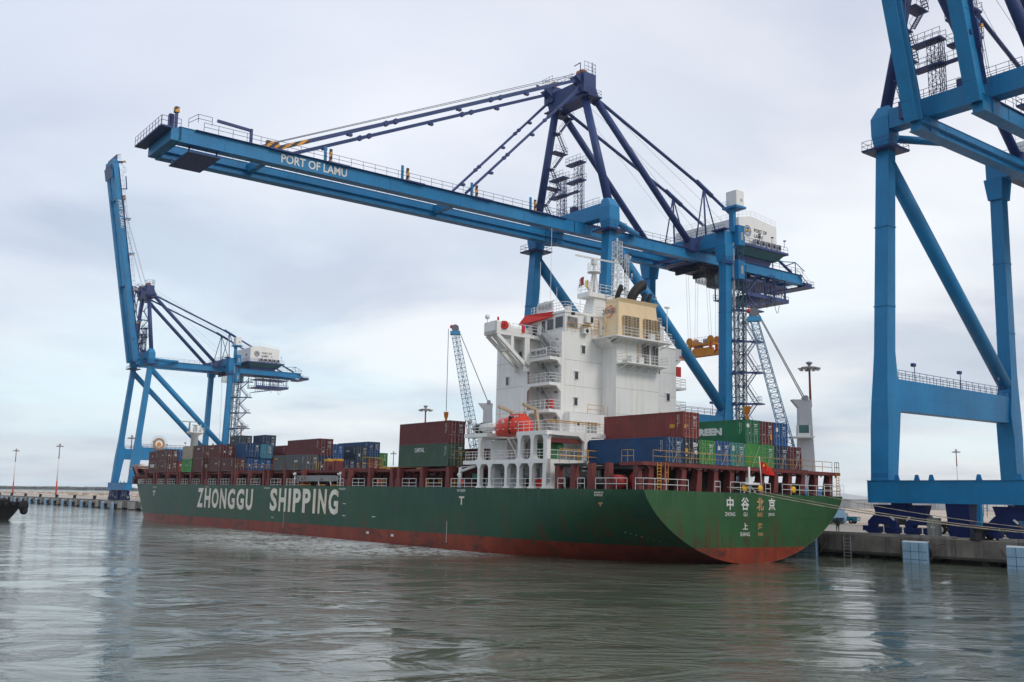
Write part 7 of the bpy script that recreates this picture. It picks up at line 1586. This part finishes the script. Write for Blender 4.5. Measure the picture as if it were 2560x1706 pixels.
    m = MB(); c_ = Vector((hp.x, hp.y, hz)); m.hexa([tuple(c_+sd*x*0.7+d_*y*0.4+Vector((0, 0, -0.4))) for x, y in ((-1, -1), (1, -1), (1, 1), (-1, 1))], [tuple(c_+sd*x*1.7+d_*y*0.5+Vector((0, 0, 0.7))) for x, y in ((-1, -1), (1, -1), (1, 1), (-1, 1))]); m.tube(c_-Vector((0, 0, 1.6)), c_, 0.28, 8)
    m.hexa([tuple(c_+sd*x*1.3+d_*y*1.0+Vector((0, 0, -3.6))) for x, y in ((-1, -1), (1, -1), (1, 1), (-1, 1))], [tuple(c_+sd*x*0.4+d_*y*0.4+Vector((0, 0, -1.5))) for x, y in ((-1, -1), (1, -1), (1, 1), (-1, 1))]); m.build('hook_block', YB, root)
    return root
harbour_crane((32.5, 55.0), (5.5, -5.5, 34.0), 0, 'mobile harbour crane with grey tower and white cab behind the stern stack', 21.0, 1, 20.3)
harbour_crane((106.6, 44.2), (4.4, -6.1, 39.2), 0, 'mobile harbour crane with blue lattice jib left of the white superstructure', 23.5, 1, 23.7)
# ================================================================== light masts
def light_mast(p, htop, label, grp, r=0.42):
    e = empty('light_mast', (p.x, p.y, QZ)); tag(e, label, 'light mast', grp); hh = htop-QZ
    bands = [(0, 0.28, RD), (0.28, 0.72, LEW), (0.72, 1.0, paint('mast oxide red', (0.20, 0.035, 0.03), 0.5))]
    for a, b, mt in bands:
        m = MB(); m.tube((0, 0, hh*a), (0, 0, hh*b), r*(1-0.55*a), 10, r*(1-0.55*b)); m.build('mast_section', mt, e)
    m = MB(); m.lathe((0, 0, hh-0.9), [(1.15, 0), (1.5, 0.1), (1.5, 0.35), (1.15, 0.4)], 16, 'z', False)
    for k in range(6): m.tube((0, 0, hh-0.7), (1.3*cos(k*pi/3), 1.3*sin(k*pi/3), hh-0.7), 0.06, 4)
    m.lathe((0, 0, hh), [(0.5, 0), (0.65, 0.3), (0.2, 0.5)], 10); m.tube((0, 0, hh-1.2), (0, 0, hh), 0.3, 8); m.build('lamp_ring', GY, e)
    m = MB()
    for k in range(8): a = k*pi/4; m.hexa([(1.5*cos(a)-.25, 1.5*sin(a)-.25, hh-1.15), (1.5*cos(a)+.25, 1.5*sin(a)-.25, hh-1.15), (1.5*cos(a)+.25, 1.5*sin(a)+.25, hh-1.15), (1.5*cos(a)-.25, 1.5*sin(a)+.25, hh-1.15)], [(1.8*cos(a)-.3, 1.8*sin(a)-.3, hh-0.75), (1.8*cos(a)+.3, 1.8*sin(a)-.3, hh-0.75), (1.8*cos(a)+.3, 1.8*sin(a)+.3, hh-0.75), (1.8*cos(a)-.3, 1.8*sin(a)+.3, hh-0.75)])
    m.build('floodlight', paint('lamp grey', (0.35, 0.35, 0.36), 0.4), e)
    return e
ML = 'lighting masts on the yard'
for p, zt, lab in ((Qp(606, 50), 30, 'red and white light mast, farthest left of all'), (Qp(507.7, 51.8), 30, 'red and white light mast, second from the left, over the empty yard'),
                   (Qp(385.3, 52.7), 30, 'light mast seen between the legs of the distant crane'), (Qp(268.8, 55.2), 30, 'light mast rising just right of the distant crane elevator'),
                   (Qp(436.2, 219.7), 30, 'small light mast in the gap left of the lettered sage green container'), (Qp(160.4, 62.8), 30, 'light mast rising behind the maroon container ahead of the superstructure'),
                   (Qp(41.0, 69.0), 31, 'tall light mast beside the grey tower of the mobile crane'), (Qp(175.6, 376.8), 30, 'light mast seen between the legs of the right crane')):
    light_mast(p, zt, lab, ML, 0.38 if zt == 31 else 0.42)
# ================================================================== QUAY THINGS
# pickup truck
def wheel(m, x, y, r, w_): m.lathe((x, y, r), [(r*0.9, -w_/2), (r, -w_/2+0.03), (r, w_/2-0.03), (r*0.9, w_/2)], 18, 'y')
pk = qempty('pickup_truck', 29.6, 60.5, QZ+0.01, 0.25); tag(pk, 'teal double cab pickup truck parked on the quay with a door open', 'pickup truck')
m = MB()
def car(poly, y0, y1, ins=0.0): m.prism(poly, y0, y1, lambda u, v, d_: (u, d_, v))
car([(-2.6, 0.45), (2.6, 0.45), (2.65, 0.85), (2.5, 1.05), (1.35, 1.12), (-2.6, 1.12)], -0.9, 0.9); m.build('body', TEAL, pk)
m = MB(); m.hexa([(-0.75, -0.88, 1.12), (1.4, -0.88, 1.12), (1.4, 0.88, 1.12), (-0.75, 0.88, 1.12)], [(-0.55, -0.72, 1.75), (0.75, -0.72, 1.75), (0.75, 0.72, 1.75), (-0.55, 0.72, 1.75)]); cb_ = m.build('cab', TEAL, pk)
m = MB()
for sg in (-1, 1):
    m.add([(-0.6, sg*0.86, 1.18), (0.15, sg*0.86, 1.18), (0.15, sg*0.745, 1.68), (-0.5, sg*0.745, 1.68)], [(0, 1, 2, 3)]); m.add([(0.25, sg*0.86, 1.18), (1.2, sg*0.86, 1.18), (0.7, sg*0.745, 1.68), (0.25, sg*0.745, 1.68)], [(0, 1, 2, 3)])
m.add([(1.38, -0.8, 1.16), (1.38, 0.8, 1.16), (0.80, 0.66, 1.70), (0.80, -0.66, 1.70)], [(0, 1, 2, 3)]); m.add([(-0.74, -0.8, 1.16), (-0.74, 0.8, 1.16), (-0.57, 0.66, 1.70), (-0.57, -0.66, 1.70)], [(0, 1, 2, 3)]); m.build('window', GL, cb_)
m = MB(); m.box(-2.5, -0.95, -0.8, 0.8, 1.1, 1.135); m.box(0.1, 0.95, 0.87, 0.91, 0.5, 1.15); m.build('door_opening', BK, pk)
m = MB(); m.beam((0.9, 0.92, 0.8), (0.75, 1.75, 0.8), 0.06, 0.65); m.build('open_door', TEAL, pk)
for x in (-1.65, 1.7):
    for y in (-0.82, 0.82):
        m = MB(); wheel(m, x, y, 0.40, 0.26); wo = m.build('wheel', RB, pk); m = MB(); m.lathe((x, y, 0.40), [(0.2, -0.14), (0.2, 0.14)], 12, 'y'); m.build('rim', GY, wo)
m = MB(); m.box(-2.63, -2.58, -0.88, -0.68, 0.75, 1.05); m.box(-2.63, -2.58, 0.68, 0.88, 0.75, 1.05); m.build('tail_light', RD, pk)
m = MB(); m.box(-2.64, -2.6, -0.25, 0.25, 0.7, 0.85); m.build('number_plate', LEW, pk)
# tyre and cab of the straddle trailer truck
tt_ = qempty('terminal_truck', -6.5, 32.0, QZ+0.01, pi*0.97); tag(tt_, 'dark low terminal trailer with a white rimmed wheel behind the crane bogies', 'trailer')
m = MB(); m.box(-5.5, 5.5, -1.2, 1.2, 1.15, 1.5); m.box(-5.5, 5.5, -0.5, 0.5, 0.85, 1.15); m.box(3.2, 3.5, -1.0, 1.0, 0.4, 1.2); m.build('trailer_frame', paint('trailer navy', (0.012, 0.014, 0.04), 0.6), tt_)
for x in (-4.4, -3.1, 4.2):
    for y in (-0.95, 0.95):
        m = MB(); wheel(m, x, y, 0.55, 0.4); wo = m.build('wheel', RB, tt_); m = MB(); m.lathe((x, y, 0.55), [(0.36, -0.21), (0.3, -0.22), (0.3, 0.22), (0.36, 0.21)], 16, 'y'); m.build('rim', LEW, wo)
# reach stacker / forklift mast like machine seen under the sill
rs = qempty('reach_stacker', 9.5, 44, QZ+0.01, 0.3); tag(rs, 'dark cabbed handling machine standing behind the crane bogies under the sill beam', 'handling machine')
m = MB(); m.box(-2.2, 2.2, -1.2, 1.2, 0.6, 1.7); m.build('chassis', BK, rs)
m = MB(); m.box(-0.8, 0.9, -0.8, 0.8, 1.7, 3.6); m.build('cab', paint('machine cab dark', (0.03, 0.035, 0.04), 0.5), rs)
m = MB(); m.box(-0.82, 0.92, -0.7, 0.7, 2.3, 3.4); m.build('cab_glass', GT, rs)
for x in (-1.4, 1.4):
    for y in (-1.1, 1.1): m = MB(); wheel(m, x, y, 0.6, 0.4); m.build('wheel', RB, rs)
m = MB(); m.tube((0, 0, 3.6), (0, 0, 3.85), 0.12, 8); m.build('beacon', paint('beacon red', (0.7, 0.05, 0.05), 0.4), rs)
# grey electric cabinets
def qbox(name, a, u, l_, w_, h_, mat, label, cat, rot=0.0, doors=True):
    e = qempty(name, a, u, QZ+0.01, rot); tag(e, label, cat); m = MB(); m.box(-l_/2, l_/2, -w_/2, w_/2, 0.1, h_); m.box(-l_/2-0.04, l_/2+0.04, -w_/2-0.04, w_/2+0.04, h_, h_+0.06); m.box(-l_/2+0.1, l_/2-0.1, -w_/2+0.1, w_/2-0.1, 0, 0.1); m.build('cabinet_body', mat, e)
    if doors:
        q = MB(); q.box(-0.01, 0.01, w_/2, w_/2+0.02, 0.2, h_-0.1); q.box(-0.2, -0.12, w_/2, w_/2+0.05, h_*0.5, h_*0.62); q.box(0.12, 0.2, w_/2, w_/2+0.05, h_*0.5, h_*0.62); q.build('door_handle', LEW, e)
    return e
qbox('electric_cabinet', -9.2, 19.0, 1.3, 0.6, 2.1, paint('cabinet grey green', (0.20, 0.205, 0.19), 0.6, 0.08), 'grey green electric cabinet standing beside the crane bogies', 'electric cabinet')
# pale green stacked machine parts and pallets behind
gp_ = qempty('flatbed_unit', -14.5, 33, QZ+0.01, 0.2); tag(gp_, 'pale green machine unit on the quay between the crane bogies', 'machine unit')
m = MB(); m.box(-3, 2.6, -1.0, 1.0, 1.2, 2.0); m.box(-1.8, 1.8, -1.1, 1.1, 1.9, 2.8); m.box(-2.6, -1.9, -0.9, 0.9, 0.0, 1.2); m.box(2.0, 2.6, -0.9, 0.9, 0.0, 1.2); m.build('machine_body', paint('pale machine green', (0.20, 0.34, 0.29), 0.5, 0.1), gp_)
m = MB(); m.box(-1.2, 1.6, -1.14, -1.1, 1.3, 1.6); m.box(-1.2, 1.6, 1.1, 1.14, 1.3, 1.6); m.build('side_stripe', GM, gp_)
# narrow blue ladder masts of yard machines behind the sill
for i, (a, u, lab) in enumerate(((-8.4, 30.5, 'tall narrow blue ladder frame left of the stowage pin under the sill beam'), (-13.6, 30.0, 'tall narrow blue ladder frame right of the stowage pin under the sill beam'))):
    e = qempty('ladder_frame', a, u, QZ+0.01); tag(e, lab, 'ladder frame', 'ladder frames under the right crane')
    m = MB(); m.box(-0.35, 0.35, -0.3, 0.3, 0.2, 6.0) if i == 0 else m.box(-0.5, 0.1, -0.3, 0.3, 0.2, 3.0); m.build('column', CB, e)
    m = MB(); m.ladder((0.75, 0, 0.2), (0.75, 0, 6.2), 0.5, (1, 0, 0), 0.05, 0.4); m.ladder((-0.75, 0, 2.2), (-0.9, 0, 6.2), 0.4, (1, 0, 0), 0.04, 0.9); m.build('ladder', CN, e)
# standing person at the quay edge
def person(a, u, label, rot=0.4, mat=CLO):
    e = qempty('person', a, u, QZ+0.01, rot); tag(e, label, 'person')
    import bmesh
    def skin(nm, verts, edges, radii, mt):
        me = bpy.data.meshes.new(nm); me.from_pydata(verts, edges, []); o = bpy.data.objects.new(nm, me); C.objects.link(o)
        md = o.modifiers.new('skin', 'SKIN'); md.use_smooth_shade = True
        for i, r in enumerate(radii): me.skin_vertices[0].data[i].radius = (r, r) if not isinstance(r, tuple) else r
        me.skin_vertices[0].data[0].use_root = True
        o.modifiers.new('sub', 'SUBSURF').levels = 1; me.materials.append(mt); o.parent = e; return o
    V_ = [(0, 0, 0.95), (0, 0, 1.2), (0, 0, 1.42), (0, 0, 1.52), (0, 0.01, 1.62), (0, 0.0, 1.74), (-0.19, 0, 1.42), (-0.24, 0.02, 1.14), (-0.25, 0.08, 0.88), (0.19, 0, 1.42), (0.24, 0.02, 1.14), (0.25, 0.08, 0.88), (-0.1, 0, 0.88), (-0.12, 0.02, 0.48), (-0.13, -0.02, 0.08), (-0.13, 0.14, 0.04), (0.1, 0, 0.88), (0.12, 0.02, 0.48), (0.13, -0.02, 0.08), (0.13, 0.14, 0.04)]
    E_ = [(0, 1), (1, 2), (2, 3), (3, 4), (4, 5), (2, 6), (6, 7), (7, 8), (2, 9), (9, 10), (10, 11), (0, 12), (12, 13), (13, 14), (14, 15), (0, 16), (16, 17), (17, 18), (18, 19)]
    Rr = [0.16, (0.16, 0.12), (0.17, 0.12), 0.06, 0.095, 0.08, 0.065, 0.05, 0.035, 0.065, 0.05, 0.035, 0.1, 0.07, 0.05, 0.04, 0.1, 0.07, 0.05, 0.04]
    return skin('body', V_, E_, Rr, mat), e
bo, pe = person(5.5, 23.0, 'person in dark clothing standing at the quay edge behind the ship stern')
m = MB(); m.sphere((0, 0.01, 1.66), 0.115, 12, (0.9, 1.0, 1.15)); m.build('head', SKIN, pe)
m = MB(); m.sphere((0, 0.0, 1.71), 0.125, 10, (0.95, 1.05, 0.9)); m.build('cap', CLO, pe)
m = MB()
for sx_ in (-0.25, 0.25):
    for k in range(5): m.tube((sx_+0.01*(k-2), 0.08+0.012*(k-2), 0.87), (sx_+0.012*(k-2), 0.11+0.014*(k-2), 0.78+0.008*abs(k-2)), 0.010, 5)
m.build('hand', SKIN, pe)
# ---- yard boundary: fence, sheds, sand heap
fe = empty('boundary_fence'); tag(fe, 'long grey mesh fence with posts across the back of the yard', 'fence')
m = MB(); pts = [Qp(700, 262, QZ), Qp(60, 262, QZ), Qp(-260, 262, QZ)]
for a, b in zip(pts[:-1], pts[1:]):
    n_ = int((b-a).length/3)
    for i in range(n_): p = a.lerp(b, i/n_); m.tube(p, p+Vector((0, 0, 2.6 if i % 3 else 3.6)), 0.11, 4, cap=False)
m.build('fence_post', GY, fe)
m = MB()
for a, b in zip(pts[:-1], pts[1:]):
    for z in [0.1+0.24*i for i in range(11)]: m.tube(a+Vector((0, 0, z)), b+Vector((0, 0, z)), 0.045, 3, cap=False)
    n_ = int((b-a).length/0.5)
    for i in range(n_): p = a.lerp(b, i/n_); m.tube(p+Vector((0, 0, 0.1)), p+Vector((0, 0, 2.5)), 0.035, 3, cap=False)
m.build('fence_mesh', GY, fe)
rs_ = random.Random(3)
def shed(a, u, l_, w_, h_, label, mat, roof):
    e = qempty('warehouse', a, u, QZ); tag(e, label, 'warehouse', 'warehouses behind the yard fence')
    m = MB(); m.box(-l_/2, l_/2, -w_/2, w_/2, 0, h_); wl = m.build('wall', mat, e)
    m = MB(); m.prism([(-l_/2-0.6, h_), (l_/2+0.6, h_), (0, h_+l_*0.06)], -w_/2-0.6, w_/2+0.6, lambda u_, v, d_: (u_, d_, v)); m.build('roof', roof, e)
    m = MB()
    for i in range(4): x = -l_/2+l_*(i+0.5)/4; m.cut(); m.box(x-2, x+2, w_/2, w_/2+0.06, 0, h_*0.6)
    m.build('roller_door', LG, e); return e
BR = paint('roof blue', (0.04, 0.12, 0.25), 0.5, 0.05); WW = paint('shed white', (0.66, 0.67, 0.68), 0.6, 0.03); WG = paint('shed grey', (0.40, 0.42, 0.43), 0.6, 0.03)
shed(150, 316, 42, 40, 3.6, 'white gabled warehouse behind the yard fence left of the right crane leg', WW, WW)
shed(120, 400, 90, 30, 4.6, 'long low warehouse with blue roof behind the white gabled one', WG, BR)
shed(212, 322, 46, 30, 3.4, 'pale grey warehouse behind the yard fence by the ship stern', WG, WG)
shed(60, 330, 60, 40, 3.4, 'white warehouse with blue roof seen under the right crane sill', WW, BR)
for i, (a, u, l_, h_, mt, lab) in enumerate(((60, 268, 30, 1.0, 'oxide red', 'low red painted roadside barrier'), (30, 285, 40, 1.4, 'white', 'low white wall in front of the far warehouses'))):
    e = qempty('low_wall', a, u, QZ); tag(e, lab+' at the back of the yard', 'wall'); m = MB(); m.box(-l_/2, l_/2, -0.15, 0.15, 0, h_); m.box(-l_/2-0.1, l_/2+0.1, -0.2, 0.2, h_, h_+0.1); m.build('wall_panel', DBL if mt != 'white' else LEW, e)
for i, (a, u, s_, lab) in enumerate(((40, 190, 1.0, 'larger sand heap on the yard seen under the right crane'), (20, 185, 0.7, 'smaller sand heap on the yard seen under the right crane'))):
    m = MB(); n_ = 22; vs = []; K = 7
    for k in range(K):
        for j in range(n_): a_ = 2*pi*j/n_; r_ = (1-k/(K-1))**0.9*6*s_*(1+0.15*sin(a_*3+k)+0.1*rs_.random()); vs.append((r_*cos(a_)*1.6, r_*sin(a_), 1.7*s_*(k/(K-1))**0.8+0.08*rs_.random()))
    m.add(vs, [(k*n_+j, k*n_+(j+1) % n_, (k+1)*n_+(j+1) % n_, (k+1)*n_+j) for k in range(K-1) for j in range(n_)], True)
    o = m.build('sand_heap', paint('sand', (0.42, 0.28, 0.19), 0.95, 0.2, ns=1)); o.location = Qp(a, u, QZ-0.05); o.rotation_euler = (0, 0, PQ); tag(o, lab, 'sand heap')
# pale stones strewn on the far left of the yard
m = MB()
for i in range(260): a_, u_ = rs_.uniform(330, 900), rs_.uniform(60, 240); r_ = rs_.uniform(0.15, 0.5); p = Qp(a_, u_, QZ); m.box(p.x-r_*4, p.x+r_*4, p.y-r_, p.y+r_, QZ-0.05, QZ+r_)
tag(m.build('rubble', paint('rubble', (0.34, 0.28, 0.2), 0.95, 0.2)), 'scattered rubble strips on the sandy yard', 'rubble', kind='stuff')
# ================================================================== TUG at the left edge
tg = empty('tugboat'); tg.location = (-108.9, 208.5, 0); tg.rotation_euler = (0, 0, R(-15)); tag(tg, 'black tugboat bow with tyre fenders entering at the left edge', 'tugboat')
m = MB(); SSt = [-22, -12, -4, 0, 2.5, 4.5, 6, 7.2, 8.0]; ZSt = [-1.2, 0, 1, 2, 2.8, 3.3]
def th(s, z): 
    zz = max(0, z)/3.3; en = 4.6+3.4*zz**0.9; st_ = -5+2*zz
    return 5.0*(0.86+0.14*zz)*(max(0.0, 1-(max(0, (s-st_))/(en-st_))**2.0) if s > st_ else 1)
for sg in (-1, 1):
    vs = []
    for s in SSt:
        for z in ZSt: zz = max(0, z)/3.3; en = 4.6+3.4*zz**0.9; s_ = min(s, en) if s < 8 else en; vs.append((s_, sg*th(s_, z), z+0.08*max(0, s_)*zz))
    k = len(ZSt); m.add(vs, [(i*k+j, (i+1)*k+j, (i+1)*k+j+1, i*k+j+1) for i in range(len(SSt)-1) for j in range(k-1)], True)
th_ = m.build('tug_hull', BK, tg)
m = MB(); m.add([(s, th(min(s, 8), 3.3), 3.25+0.08*max(0, s)) for s in SSt]+[(s, -th(min(s, 8), 3.3), 3.25+0.08*max(0, s)) for s in SSt], [(i, i+1, len(SSt)+i+1, len(SSt)+i) for i in range(len(SSt)-1)]); m.build('tug_deck', DK, tg)
m = MB()
for i in range(26):
    s = -20+i*1.1; s2 = min(s, 7.9)
    for sg in (-1, 1): p = Vector((s2, sg*(th(s2, 2.9)+0.1), 2.8+0.08*max(0, s2))); m.sphere(tuple(p), 0.62, 10, (1, 0.6, 1))
m.sphere((8.0, 0, 3.0), 1.1, 12, (0.6, 1.2, 1.1)); m.sphere((8.0, 0.2, 2.0), 0.8, 10); m.build('tyre_fender', RB, tg)
m = MB(); m.box(-16, -6, -3, 3, 3.2, 6.5); m.box(-13, -8, -2.3, 2.3, 6.5, 9.0); m.build('wheelhouse', WR, tg)
m = MB(); m.box(-13.05, -7.95, -2.35, 2.35, 7.2, 8.4); m.build('wheelhouse_window', GL, tg)
m = MB(); m.lathe((2.5, 0, 3.9), [(0.6, -1.2), (0.6, 1.2)], 12, 'y'); m.tube((4.2, 0, 3.4), (4.2, 0, 4.8), 0.18, 8); m.build('towing_winch', RB, tg)
# ================================================================== mooring lines
def rope(name, p, q, sag, r, label, n=20, mat=ROPE):
    m = MB(); p, q = Vector(p), Vector(q); m.path([p.lerp(q, i/n)-Vector((0, 0, sag*4*(i/n)*(1-i/n))) for i in range(n+1)], r, 6)
    return tag(m.build(name, mat), label, 'mooring line', 'mooring lines from the ship stern')
rope('mooring_line', Sp(-0.1, -4.0, ZD+0.55), Qp(-41.9, WALL+0.75, 3.4), 1.45, 0.055, 'thick pale mooring line, lower one, crossing the transom top to the right')
rope('mooring_line', Sp(-0.1, -1.0, ZD+0.50), Qp(-41.8, WALL+0.8, 3.45), 1.35, 0.045, 'dark mooring line running just above the thick lower one')
rope('mooring_line', Sp(-0.1, 9.0, ZD+0.35), Qp(-41.7, WALL+0.85, 3.5), 1.2, 0.04, 'thin mooring line, uppermost, from the starboard quarter to the right')
# small deck cargo gear visible behind: yard spreader frame with number at the crane foot
e = qempty('gantry_base_frame', 49.5, 44.0, QZ+9.0); tag(e, 'blue walkway frame with a numbered white plate beside the lowered-boom crane leg', 'walkway frame')
m = MB(); m.rail([(6, 0, 1.0), (-2.5, 0, 1.0)], 1.6, 0.06, 1.2); m.box(-2.5, 6, -0.6, 0.6, 0.6, 0.95); m.build('walkway', CB, e)
m = MB(); m.box(-0.8, 0.6, 0.62, 0.68, 1.3, 2.2); pl_o = m.build('plate', WR, e); text('40', (0.4, 0.70, 1.4), (-1, 0, 0), (0, 0, 1), 0.9, 0.65, TX, pl_o, 'lettering', 0, 0.01)
# ================================================================== AIR
hz = MB(); hz.box(-4400, 5600, -60, 3600, -1.6, 128)
hm = bpy.data.materials.new('haze'); hm.use_nodes = True; hn = hm.node_tree.nodes; hn.clear()
ho = hn.new('ShaderNodeOutputMaterial'); hv = hn.new('ShaderNodeVolumePrincipled'); hv.inputs['Color'].default_value = (0.86, 0.90, 0.95, 1); hv.inputs['Density'].default_value = 0.00009; hv.inputs['Anisotropy'].default_value = 0.2
hm.node_tree.links.new(hv.outputs[0], ho.inputs['Volume'])
tag(hz.build('haze', hm), 'thin pale sea haze over the harbour', 'haze', kind='stuff')
